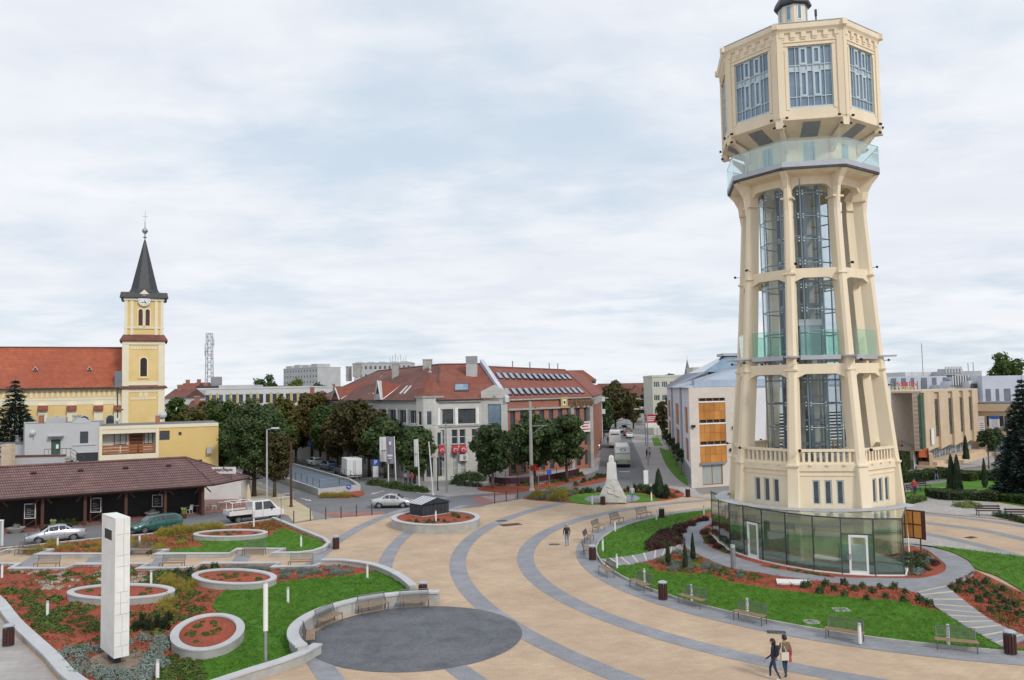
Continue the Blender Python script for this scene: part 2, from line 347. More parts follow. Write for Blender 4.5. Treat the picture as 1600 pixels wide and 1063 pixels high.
# road arrows
for (x, y, s, d) in ((478, 781, 1, 1), (590, 770, 1, -1), (403, 755, 1, 1)):
    p = G(x, y); q = G(x+6*d, y+1.6); t = (q-p).normalized(); n = Vector((-t.y, t.x, 0)); 
    sheet('road_arrow', [p-t*1.6+n*.09, p+t*.4+n*.09, p+t*.4+n*.35, p+t*1.7, p+t*.4-n*.35, p+t*.4-n*.09, p-t*1.6-n*.09], .026, 'road_paint')
for (a, b) in (((1006, 731), (988, 692)), ((1006, 735), (1010, 752))):
    wl = MB(); wall_line(wl, [G(*a), G(*b)], .12, .0, .03); struct(wl.build('gutter_line', 'steel_dark'))
for y in (737, 718, 705):
    sheet('lane_dash', gpts([(968, y), (984, y), (984, y+1), (968, y+1)]), .026, 'road_paint')
# grey bands in the plaza
def band(c, r, w, a0, a1, z=.02, name='paving_band', mat='paver_grey'):
    o = arcpts(c, r+w/2, a0, a1, 90); i = arcpts(c, r-w/2, a0, a1, 90); m = MB()
    for k in range(90): m.quad((*i[k], z), (*o[k], z), (*o[k+1], z), (*i[k+1], z))
    return struct(m.build(name, mat))
band((30.44, 58.97), 29.77, 1.2, radians(98), radians(262))
band((38.42, 60.54), 42.66, 1.15, radians(128), radians(222), .021)
band((50.06, 64.33), 59.73, 1.05, radians(158), radians(212), .022)
band((49.6, 64.2), 64.5, 1.05, radians(150), radians(214), .023)
band(TC, 24.05, 1.5, radians(95), radians(285), .024, 'bench_path')
for px in ([(1420, 829), (1435, 832), (1515, 849), (1600, 872), (1660, 890)], [(1420, 814), (1476, 821), (1540, 830), (1600, 843), (1660, 857)], [(1405, 800), (1470, 806), (1540, 814), (1600, 823), (1660, 833)]):
    L, Rr = ribbon(smooth_px(px), .55); m = MB()
    for k in range(len(L)-1): m.quad((*Rr[k], .02), (*Rr[k+1], .02), (*L[k+1], .02), (*L[k], .02))
    struct(m.build('paving_band', 'paver_grey'))
# grey strips across the alley between the left beds
for px in ([(20, 888), (44, 888), (68, 870), (48, 870)], [(128, 887), (150, 887), (165, 870), (140, 870)], [(228, 890), (250, 890), (268, 869), (246, 869)], [(356, 887), (383, 887), (392, 869), (370, 866)]):
    sheet('alley_strip', gpts(px), .02, 'paver_grey')
DC = (-5.12, 41.31)
o = struct(put('cobble_disc', None)) if False else None
sheet('cobble_circle', arcpts(DC, 5.36, 0, 2*pi*79/80, 79), .026, 'cobble_dark')
# covers and drain grates set in the paving
def grate(x, y, w, h, rz, label, mat='steel_dark'):
    t = thing('drain_cover', label, 'cover', G(x, y, .02), rz, None); m = MB(); m.box(-w/2, w/2, -h/2, h/2, 0, .012); m.build('frame', 'steel_bench', t)
    m = MB(); n = max(3, int(w/.16))
    for i in range(n): xx = -w/2+w*(i+.5)/n; m.box(xx-w/n*.36, xx+w/n*.36, -h/2+.04, h/2-.04, .012, .022)
    m.build('slats', mat, t)
grate(798, 820, 1.9, 1.1, .4, 'brown rectangular grate in the tan paving right of the round planter', 'wood_brown')
grate(784, 814, 1.0, .7, .4, 'small grey cover on the second paving band behind the brown grate')
grate(866, 851, .8, .5, 0, 'small dark drain cover left of the walking man')
grate(1213, 988, .9, .5, -.2, 'dark drain grate in the bench path above the two women')
grate(1517, 840, .9, .6, .5, 'small brown cover in the tan paving beyond the right lawn', 'wood_brown')
# ------------------------------------------------------------------ round garden by the tower
arc = arcpts(TC, 23.25, radians(107), radians(282), 80)
gz = .03
rb = [(1110, 806), (1160, 812)]
sheet('mulch_bed', [Vector((*p, 0)) for p in arc]+gpts([(1680, 1010), (1680, 930), (1600, 928), (1523, 891), (1513, 879), (1450, 862), (1417, 852), (1380, 845), (1250, 830), (1150, 812)]), gz, 'mulch')
path_out = [(1112, 810), (1083, 819), (1067, 830), (1062, 841), (1066, 852), (1088, 866), (1117, 880), (1142, 889), (1180, 895), (1220, 901.6), (1319, 914), (1403, 920), (1434, 928), (1473, 917), (1504, 911), (1518, 903), (1522.6, 891.7), (1513, 879), (1487.5, 866), (1450, 855), (1417, 848)]
path_in = [(1417, 853), (1445, 859), (1465, 873), (1477.6, 884.7), (1473, 896), (1445, 904), (1413, 905), (1380, 904.5), (1305, 902.5), (1192, 884), (1142, 868.5), (1128, 864), (1108, 855), (1097, 841), (1094.5, 830), (1112, 818)]
sheet('pavilion_path', smooth_px(path_out, n=4)+smooth_px(path_in, n=4), .06, 'paver_grey', .04)
sheet('mulch_strip', gpts([(1192, 883.5), (1305, 902), (1303, 905), (1186, 886)]), .066, 'mulch')
def in_arc(a0, a1, n=40, r=23.2): return [Vector((*p, 0)) for p in arcpts(TC, r, radians(a0), radians(a1), n)]
def ang(x, y): p = G(x, y); return math.degrees(atan2(p.y-TC.y, p.x-TC.x)) % 360
A1, A2 = ang(1112, 803), ang(939, 876)
LAWN_A = in_arc(114, A2)+smooth_px([(939, 876), (986, 870.5), (1012, 865)], n=3)+smooth_px([(1012, 865), (1014, 855), (1016, 842), (1040, 830), (1058, 822), (1070, 816)], n=4)
sheet('lawn', LAWN_A, .08, 'grass', .05)
LAWN_B = in_arc(ang(957, 887), 279.5, 60)+gpts([(1569, 1014), (1507, 981), (1468, 957)])+smooth_px([(1468, 957), (1431, 949), (1403, 941), (1319, 935), (1220, 924), (1150, 913), (1128, 907), (1106, 899), (1074, 898), (1027, 893), (1011, 883), (986, 885), (957, 887)], n=4)
sheet('lawn', LAWN_B, .08, 'grass', .05)
LAWN_C = smooth_px([(1418, 851), (1480, 857), (1540, 864), (1680, 882)], n=4)+smooth_px([(1680, 985), (1600, 927), (1558, 901.5), (1525, 890), (1513, 877), (1487.5, 864), (1450, 854)], n=4)
sheet('lawn', LAWN_C, .08, 'grass', .05)
sheet('pale_walk', gpts([(1410, 831), (1435, 835), (1475, 843), (1515, 852), (1545, 860), (1568, 866.5), (1540, 863.7), (1480, 857), (1418, 851), (1400, 845)]), .034, 'paver_pale')
wl = MB(); wall_line(wl, arcpts(TC, 23.26, radians(112), radians(281), 110), .06, 0, .17); struct(wl.build('lawn_kerb', 'concrete'))
# the two stairs through the lawn
def stairs(left, right, n, tread, nose, name):
    L = smooth_px(left, n=6); Rr = smooth_px(right, n=6)
    def at(Pl, t): i = t*(len(Pl)-1); k = min(int(i), len(Pl)-2); return Pl[k].lerp(Pl[k+1], i-k)
    s0 = struct(MB().build(name, tread)) if False else None
    m = MB(); base_ = [Vector((p.x, p.y, 0)) for p in L]+[Vector((p.x, p.y, 0)) for p in Rr[::-1]]
    root = sheet(name, base_, .10, tread, .06)
    for i in range(n):
        t0, t1 = (i+.02)/n, (i+1)/n; q = .16
        a, b, c, d = at(L, t0), at(Rr, t0), at(Rr, t1), at(L, t1)
        m = MB(); z = .112
        m.hexa([(p.x, p.y, .06) for p in (a, b, c, d)], [(p.x, p.y, z) for p in (a, b, c, d)]); st = m.build('step', tread, root)
        a2, b2 = a.lerp(d, q), b.lerp(c, q); m = MB(); m.hexa([(p.x, p.y, z-.01) for p in (a, b, b2, a2)], [(p.x, p.y, z+.012) for p in (a, b, b2, a2)]); m.build('nosing', nose, st)
pm('nose_yellow', (.48, .42, .29), (.55, .48, .34), 3, .8); pm('nose_grey', (.52, .49, .42), (.58, .55, .48), 3, .8)
stairs([(939, 876), (986, 870.7), (1038, 859), (1063, 853)], [(957, 887), (986, 884.5), (1015.5, 877.5), (1043, 868), (1068, 860)], 9, 'paver_grey', 'nose_grey', 'stairs')
stairs([(1434, 928), (1459, 949), (1507, 981), (1569, 1016)], [(1478, 918), (1524, 955), (1558, 977.5), (1610, 1000)], 10, 'paver_grey', 'nose_yellow', 'stairs')
# lids set in the lawn
for (x, y, lb) in ((1314, 953, 'square grey concrete lid in the lower lawn'), (1268, 972, 'round grey concrete lid in the lower lawn')):
    t = thing('lawn_lid', lb, 'lid', G(x, y, .08)); m = MB()
    if 'round' in lb: m.lathe([(.42, 0), (.42, .02), (.38, .03)], 20)
    else: m.box(-.42, .42, -.36, .36, 0, .03)
    m.build('slab', 'concrete', t); m = MB()
    if 'round' in lb: m.lathe([(.3, .028), (.3, .036)], 20)
    else: m.box(-.3, .3, -.25, .25, .03, .04)
    m.build('cover', 'steel', t)
t = thing('white_hatch', 'white flat hatch slab in the mulch in front of the glass pavilion', 'hatch', G(1240, 911, .06), -.25); m = MB(); m.box(-1.0, 1.0, -.55, .55, 0, .1); m.build('slab', 'white_stone', t)
m = MB(); m.box(-.9, .9, -.45, .45, .1, .115); m.build('lid', 'white_paint', t)
# ------------------------------------------------------------------ left beds
A_front = [(-60, 872), (0, 868.5), (12, 864.5), (82, 864.5), (57, 871.5), (195, 871.5), (206, 865), (262, 865), (243, 871.5), (358, 871), (370, 864), (445, 863.5), (428, 870), (466, 869.5), (490, 866.5), (506, 861), (514, 854), (507, 847), (470, 832), (440, 819), (426, 813.5)]
A_back = [(426, 813.5), (380, 820), (300, 831), (203, 840), (150, 844.5), (60, 854), (0, 860), (-60, 867)]
BEDA = gpts(A_front+A_back[1:])
sheet('mulch_bed', BEDA, .09, 'mulch', .08)
LAWN_D = smooth_px([(254, 866), (262, 862), (320, 855), (306, 848), (360, 846), (418, 841), (430, 832), (444, 828)], n=3)+gpts([(448, 829), (500, 847), (506, 853), (500, 859), (480, 865), (444, 866), (445, 862), (370, 862.5), (358, 869), (250, 869.5)])
sheet('lawn', LAWN_D, .13, 'grass', .05)
def kerb(px, w, z1, label, closed=False, cop=.06, mat='concrete'):
    P = gpts(px); t = thing('garden_kerb', label, 'kerb'); m = MB(); wall_line(m, P, w/2, 0, z1-cop, closed); m.build('wall', mat, t)
    m = MB(); wall_line(m, P, w/2+.03, z1-cop, z1, closed); m.build('coping', 'coping', t); return t
kerb(A_front, .27, .34, 'low zigzag concrete kerb along the front of the upper left flower bed')
kerb(A_back, .2, .2, 'thin concrete kerb between the upper left bed and the parking lane', cop=.04)
B_back = [(-60, 884.5), (0, 885.5), (29, 886), (17, 893), (103, 893), (118, 886.5), (232, 886), (216, 893), (305, 892), (316, 885), (437, 885), (425, 891), (491, 889.5), (503, 885)]
B_curve = [(503, 885), (529.5, 885), (552, 887), (575.5, 890.7), (595, 896), (613, 904), (630, 914), (645, 927)]
B_left = [(-20, 932), (0, 950), (21, 978), (48, 1005), (78, 1033), (98, 1056), (108, 1066), (140, 1090)]
Bw = arcpts(DC, 6.02, radians(86), radians(214), 40)
B_low = [G(497, 1022), G(470, 1037), G(437, 1049.5), G(391, 1064), G(330, 1085)]
ep = Vector((*Bw[-1], 0))
BEDB = gpts(B_back)+smooth_px(B_curve, n=4)[1:]+[Vector((*p, 0)) for p in Bw]+B_low+gpts([(140, 1090), (108, 1066), (78, 1033), (48, 1005), (21, 978), (0, 950), (-20, 932)])
sheet('mulch_bed', BEDB, .09, 'mulch', .08)
LAWN_E = smooth_px([(322, 1075), (312, 1045), (318, 1026), (345, 1024), (372, 1006), (374, 985), (352, 966), (332, 950), (342, 934), (356, 926), (400, 922), (430, 914), (470, 909), (520, 905), (560, 900), (588, 896)], n=4)+smooth_px([(588, 896), (612, 905), (628, 914), (640, 926)], n=3)+[Vector((*p, 0)) for p in arcpts(DC, 6.1, radians(88), radians(213), 30)]+[p+Vector((-.12, .2, 0)) for p in B_low]
sheet('lawn', LAWN_E, .13, 'grass', .05)
kerb(B_back, .27, .28, 'low zigzag concrete kerb along the back of the large left flower bed')
P = smooth_px(B_curve, n=4)
t = thing('garden_wall', 'curved pale kerb round the right tip of the large left lawn', 'kerb'); m = MB(); wall_line(m, P, .2, 0, .42); m.build('wall', 'concrete', t); m = MB(); wall_line(m, P, .25, .42, .5); m.build('coping', 'coping', t)
t = thing('curved_wall', 'concave concrete retaining wall with white coping round the dark cobbled circle', 'wall')
n = 13
for i in range(n):     # cast panels with open joints
    a0, a1 = radians(84)+radians(132)*i/n, radians(84)+radians(132)*(i+1)/n-.006; m = MB(); wall_line(m, arcpts(DC, 5.98, a0, a1, 5), .2, 0, .62); m.build('panel', 'concrete', t)
    m = MB(); wall_line(m, arcpts(DC, 6.0, a0, a1+.004, 5), .29, .62, .72); m.build('coping', 'coping', t)
t = thing('garden_wall', 'low pale wall running from the curved wall to the bottom of the picture', 'wall'); m = MB(); wall_line(m, [(p.x, p.y) for p in B_low], .18, 0, .42); m.build('wall', 'concrete', t)
m = MB(); wall_line(m, [(p.x, p.y) for p in B_low], .24, .42, .5); m.build('coping', 'coping', t)
t = thing('garden_wall', 'wide white kerb wall along the lower left edge of the large bed', 'wall'); P = smooth_px(B_left, n=3); m = MB(); wall_line(m, P, .24, 0, .3); m.build('wall', 'concrete', t)
m = MB(); wall_line(m, P, .3, .3, .38); m.build('coping', 'coping', t)
sheet('corner_walk', gpts([(-60, 935), (-8, 952), (15, 985), (40, 1013), (70, 1042), (92, 1070), (-60, 1100)]), .02, 'paver_pale')
# raised oval planters
def ring(c, a, b, rot, z1, label, w=.42, inner=.12, mat='mulch'):
    t = thing('oval_planter', label, 'planter', (c[0], c[1], .0), radians(rot)); n = 56
    def el(A, B, z): return [(A*cos(2*pi*i/n), B*sin(2*pi*i/n), z) for i in range(n)]
    m = MB(); m.loft([el(a-.03, b-.03, .0), el(a-.03, b-.03, z1-.08), el(a-w+.03, b-w+.03, z1-.08), el(a-w+.03, b-w+.03, .0)], False); m.build('wall', 'concrete', t)
    m = MB(); m.loft([el(a, b, z1-.08), el(a, b, z1-.01), el(a-.02, b-.02, z1), el(a-w+.02, b-w+.02, z1), el(a-w, b-w, z1-.08), el(a, b, z1-.08)], False); m.build('coping', 'coping', t)
    m = MB(); m.poly(el(a-w+.02, b-w+.02, z1-inner)); m.build('mulch_fill', mat, t); return t
RINGS = [((-24.45, 69.61), 3.25, 1.86, 173.5, .5, 'oval concrete planter in the upper left bed below the white pickup'), ((-24.13, 49.72), 3.45, 1.86, 169.2, .52, 'oval concrete planter behind the white obelisk'),
         ((-18.44, 53.16), 3.3, 1.92, 151.3, .52, 'oval concrete planter behind the white lamp post'), ((-15.48, 40.91), 3.27, 1.75, -70.6, .58, 'oval concrete planter nearest the camera at the lawn edge'),
         ((-7.3, 74.3), 4.6, 3.9, -56.6, .8, 'large round concrete planter holding the dark hatch house')]
for r_ in RINGS: ring(*r_, w=.42 if r_[1] < 4 else .5)
# ================================================================== water tower
TX, TY = TW; TH = radians(148.07)
tower = thing('water_tower', 'tall cream octagonal water tower with glazed lift shaft and lookout cap', 'tower', (TX, TY, 0))
RZ = [(0, 6.5), (3.8, 6.36), (6.5, 6.14), (14.3, 5.38), (20, 4.98), (25, 4.68), (28, 4.66)]
def RR(z):
    for (a, b), (c, d) in zip(RZ, RZ[1:]):
        if z <= c: return b+(d-b)*(z-a)/(c-a)
    return RZ[-1][1]
def od(i, r, z, t=0.): a = TH+i*pi/4; return Vector((r*cos(a)-t*sin(a), r*sin(a)+t*cos(a), z))   # point at corner direction i, tangential offset t
def octo(r, z, rot=0.): return [(r*cos(TH+rot+i*pi/4), r*sin(TH+rot+i*pi/4), z) for i in range(8)]
class Face:                     # flat face between two local points, outward normal to the right of a->b
    def __init__(s, a, b): s.a = Vector((a[0], a[1])); d = Vector((b[0], b[1]))-s.a; s.len = d.length; s.d = d.normalized(); s.n = Vector((s.d.y, -s.d.x)); s.rz = atan2(s.d.y, s.d.x)
    def p(s, u, z, o=0.): q = s.a+s.d*u+s.n*o; return Vector((q.x, q.y, z))
def fbox(m, f, u0, u1, z0, z1, o0, o1):
    m.hexa([f.p(u0, z0, o1), f.p(u1, z0, o1), f.p(u1, z0, o0), f.p(u0, z0, o0)], [f.p(u0, z1, o1), f.p(u1, z1, o1), f.p(u1, z1, o0), f.p(u0, z1, o0)])
def wall_open(m, f, u0, u1, z0, z1, ops, depth=.25):
    """front skin of a wall with openings [(u0,u1,z0,z1)] and their reveals"""
    us = sorted({u0, u1, *[q for o in ops for q in o[:2]]}); zs = sorted({z0, z1, *[q for o in ops for q in o[2:4]]})
    us = [q for q in us if u0 <= q <= u1]; zs = [q for q in zs if z0 <= q <= z1]
    for i in range(len(us)-1):
        for k in range(len(zs)-1):
            cu, cz = (us[i]+us[i+1])/2, (zs[k]+zs[k+1])/2
            if any(o[0] < cu < o[1] and o[2] < cz < o[3] for o in ops): continue
            m.quad(f.p(us[i], zs[k]), f.p(us[i+1], zs[k]), f.p(us[i+1], zs[k+1]), f.p(us[i], zs[k+1]))
    for (a, b, c, d) in [o[:4] for o in ops]:
        m.quad(f.p(a, c), f.p(a, c, -depth), f.p(a, d, -depth), f.p(a, d)); m.quad(f.p(b, c, -depth), f.p(b, c), f.p(b, d), f.p(b, d, -depth))
        m.quad(f.p(a, c, -depth), f.p(a, c), f.p(b, c), f.p(b, c, -depth)); m.quad(f.p(a, d), f.p(a, d, -depth), f.p(b, d, -depth), f.p(b, d))
_W = {}
def window(parent, f, u, z, w, h, nx=2, ny=1, depth=.16, frame='white_paint', pane='pane', fw=.06, sill=None, name='window'):
    """window part (frame bars) with one pane child per light; meshes shared between alike windows. u,z = lower left corner"""
    key = (round(w, 2), round(h, 2), nx, ny, frame, fw)
    if key not in _W:
        m = MB()
        for i in range(nx+1): x = w*i/nx; m.box(max(0, x-fw/2) if i else 0, min(w, x+fw/2) if i < nx else w, -.05, .0, 0, h) if 0 < i < nx else m.box(0 if i == 0 else w-fw, fw if i == 0 else w, -.05, .01, 0, h)
        for k in range(ny+1): zz = h*k/ny; z0 = 0 if k == 0 else (h-fw if k == ny else zz-fw/2); m.box(fw, w-fw, -.048, .008, z0, z0+fw)
        _W[key] = m.mesh('window', frame)
    kp = (round(w/nx, 3), round(h/ny, 3), pane, fw)
    if kp not in _W:
        m = MB(); m.box(fw*.4, w/nx-fw*.4, 0, .012, fw*.4, h/ny-fw*.4); _W[kp] = m.mesh('pane', pane)
    p = f.p(u, z, -depth+.03); o = put(name, _W[key], parent, p, f.rz)
    for i in range(nx):
        for k in range(ny): put('pane', _W[kp], o, (w*i/nx, -.03, h*k/ny))
    if sill: m = MB(); m.box(-.08, w+.08, -.12-depth, .0, -.08, 0); m.build('sill', sill, o)
    return o
def dwin(parent, f, u, z, w, h, **k): return window(parent, f, u, z, w, h, **k)
# --- base storey: octagonal drum with three slit windows per face
zb = 6.2
for i in range(8):
    a, b = od(i, RR(2)-.45, 0), od(i+1, RR(2)-.45, 0)
    if True:
        f = Face(a, b); c = f.len/2; ops = [(c-1.05+k*.8, c-1.05+k*.8+.5, 3.85, 5.55) for k in range(3)]
        m = MB(); wall_open(m, f, 0, f.len, 0, zb, ops, .3); m.build('wall', 'cream', tower)
        for o_ in ops: window(tower, f, o_[0], o_[2], .5, 1.7, 1, 1, .14, 'steel_pale', 'pane', .09)
        # moulded ledge, balustrade
        m = MB(); fbox(m, f, -.1, f.len+.1, zb-.02, zb+.46, -1.2, .10); fbox(m, f, -.05, f.len+.05, zb-.35, zb-.28, -.02, .05); m.build('ledge', 'cream', tower)
        rail = MB(); fbox(rail, f, .25, f.len-.25, zb+1.32, zb+1.5, -.28, .02); fbox(rail, f, .25, f.len-.25, zb+.46, zb+.60, -.28, .02); bal = rail.build('balustrade', 'cream', tower)
        nb = 9
        for k in range(nb):
            u = .55+(f.len-1.1)*(k+.5)/nb; m = MB(); fbox(m, f, u-.085, u+.085, zb+.6, zb+1.32, -.22, -.05); m.build('baluster', 'cream', bal)
        for k in range(3):
            u = f.len*(k+1)/4; m = MB(); fbox(m, f, u-.1, u+.1, zb+.36, zb+.45, .1, .2); m.build('spout', 'cream', tower)
m = MB(); m.poly(octo(5.9, zb+.47)); m.build('terrace_floor', 'concrete', tower)
# --- eight tapering legs
for i in range(8):
    m = MB(); zs = [0, 3.8, 6.5, 7.0, 10.5, 14.3, 17, 20, 22.5, 25, 26.6, 27.2, 27.7]; rings = []
    for z in zs:
        r = RR(z); w = .43-.006*z; dp = 1.15-.012*z
        out = 0 if z < 26 else {26.6: .22, 27.2: .52, 27.7: .95}.get(z, 0)
        ch = .16 if 6.9 < z < 26.7 else .05
        rings.append([od(i, r+out, z, -w+ch), od(i, r+out, z, w-ch), od(i, r-ch, z, w), od(i, r-dp, z, w), od(i, r-dp, z, -w), od(i, r-ch, z, -w)])
    m.loft(rings); leg = m.build('leg', 'cream', tower)
    for z, e in ((6.55, .1), (13.3, .06), (20.3, .06), (25.9, .06)):
        m = MB(); r = RR(z); w = .44; m.loft([[od(i, r+e, q, -w), od(i, r+e, q, w), od(i, r-.9, q, w), od(i, r-.9, q, -w)] for q in (z-.06, z+.06)]); m.build('collar', 'cream', leg)
# --- ring beams with haunches
for (z0, z1) in ((13.0, 13.72), (20.0, 20.68)):
    for i in range(8):
        r = RR((z0+z1)/2)-.2; f = Face(od(i, r, 0), od(i+1, r, 0)); m = MB(); L_ = f.len; q = .62
        pr_ = [(.2, z0-.28), (.35, z0-.28), (.35+q, z0), (L_-.35-q, z0), (L_-.35, z0-.28), (L_-.2, z0-.28), (L_-.2, z1), (.2, z1)]
        vs_ = [f.p(u, z, .0) for u, z in pr_]+[f.p(u, z, -.5) for u, z in pr_]; k = len(pr_)
        m.add(vs_, [tuple(range(k)), tuple(range(2*k-1, k-1, -1))]+[(a, k+a, k+(a+1) % k, (a+1) % k) for a in range(k)]); m.build('ring_beam', 'cream', tower)
# --- upper arch beams, balcony soffit and balcony
for i in range(8):
    r = RR(26.8)-.25; f = Face(od(i, r, 0), od(i+1, r, 0)); L_ = f.len; m = MB()
    top = 27.75; arch = [(.3+(L_-.6)*k/8, 26.5+.42*(1-abs(k/4-1)**8)) for k in range(9)]; pr_ = arch+[(L_-.3, top), (.3, top)]; k = len(pr_)
    vs_ = [f.p(u, z, .0) for u, z in pr_]+[f.p(u, z, -.55) for u, z in pr_]
    m.add(vs_, [tuple(range(k)), tuple(range(2*k-1, k-1, -1))]+[(a, k+a, k+(a+1) % k, (a+1) % k) for a in range(k)]); m.build('arch_beam', 'cream', tower)
m = MB(); m.loft([octo(4.3, 27.5), octo(5.2, 27.62), octo(5.55, 27.82)], False); m.poly(octo(4.3, 27.5)[::-1]); m.build('balcony_soffit', 'cream', tower)
m = MB(); m.loft([octo(5.5, 27.8), octo(5.74, 27.8), octo(5.74, 27.95), octo(5.5, 27.95)]); m.build('balcony_edge', 'steel_dark', tower)
m = MB(); m.loft([octo(5.72, 27.95), octo(5.76, 27.95), octo(5.76, 28.32), octo(5.4, 28.32)]); m.build('balcony_fascia', 'zinc', tower)
m = MB(); m.loft([octo(5.5, 27.96), octo(5.5, 28.25)]); m.build('balcony_floor', 'concrete', tower)
for i in range(8):
    f = Face(od(i, 5.74, 0), od(i+1, 5.74, 0)); n = 4; ps = None
    for k in range(n):
        m = MB(); u0, u1 = f.len*k/n+.015, f.len*(k+1)/n-.015; fbox(m, f, u0, u1, 28.2, 29.88, -.03, -.01); g = m.build('balcony_pane', 'glass_balcony', tower)
        m = MB(); fbox(m, f, u0, u1, 29.86, 29.9, -.035, -.005); m.build('pane_edge', 'pane_teal', g)
# --- drum behind the balcony with teal windows
for i in range(8):
    f = Face(od(i, 4.25, 0), od(i+1, 4.25, 0)); c = f.len/2; op = (c-.45, c+.45, 28.35, 30.1); m = MB(); wall_open(m, f, 0, f.len, 28.2, 30.6, [op], .15); m.build('drum_wall', 'cream', tower)
    window(tower, f, op[0], op[2], .9, 1.75, 2, 1, .1, 'steel_pale', 'pane_teal', .05)
# --- flared underside of the cap, grilles, corbels
m = MB(); m.loft([octo(4.2, 30.1), octo(4.3, 30.45), octo(5.95, 31.25), octo(6.05, 31.3)], False); m.build('cap_underside', 'cream', tower)
for i in range(8):
    c0 = (Vector(octo(4.32, 30.46)[i])+Vector(octo(4.32, 30.46)[(i+1) % 8]))/2; c1 = (Vector(octo(5.8, 31.19)[i])+Vector(octo(5.8, 31.19)[(i+1) % 8]))/2
    tdir = (Vector(octo(5, 0)[(i+1) % 8])-Vector(octo(5, 0)[i])).normalized(); dz = Vector((0, 0, -.03)); m = MB()
    def q_(a, b, w0, w1): m.hexa([a-tdir*w0+dz, b-tdir*w1+dz, b+tdir*w1+dz, a+tdir*w0+dz], [a-tdir*w0+dz*.2, b-tdir*w1+dz*.2, b+tdir*w1+dz*.2, a+tdir*w0+dz*.2])
    q_(c0.lerp(c1, .02), c1, .62, .62); m.build('soffit_grille', 'steel', tower)
    m = MB(); e = [od(i, 4.3, 30.2), od(i, 4.3, 29.3), od(i, 4.75, 29.9), od(i, 5.75, 30.95), od(i, 6.0, 31.2)]
    tt = Vector((-sin(TH+i*pi/4), cos(TH+i*pi/4), 0))*.16; vs_ = [p-tt for p in e]+[p+tt for p in e]
    m.add(vs_, [(0, 1, 2, 3, 4), (9, 8, 7, 6, 5), (1, 6, 7, 2), (2, 7, 8, 3), (3, 8, 9, 4), (0, 5, 6, 1)]); m.build('bracket', 'cream', tower)
    m = MB(); m.loft([[od(i, 5.55, z, -w), od(i, 6.02, z, -w), od(i, 6.02, z, w), od(i, 5.55, z, w)] for z, w in ((30.72, .2), (30.85, .26), (31.28, .26))]); m.build('corbel', 'cream', tower)
    for s in (-1, 1):
        m = MB(); m.rbox(od(i, 5.95, 30.85, s*.36), (.16, .16, .13), TH+i*pi/4+s*.5, 0, .4); m.build('spotlight', 'wood_dark', tower)
        m = MB(); m.rbox(od(i, 6.02, 31.42, s*.55), (.15, .18, .15), TH+i*pi/4+s*pi/8, 0, .3); m.build('spotlight', 'wood_dark', tower)
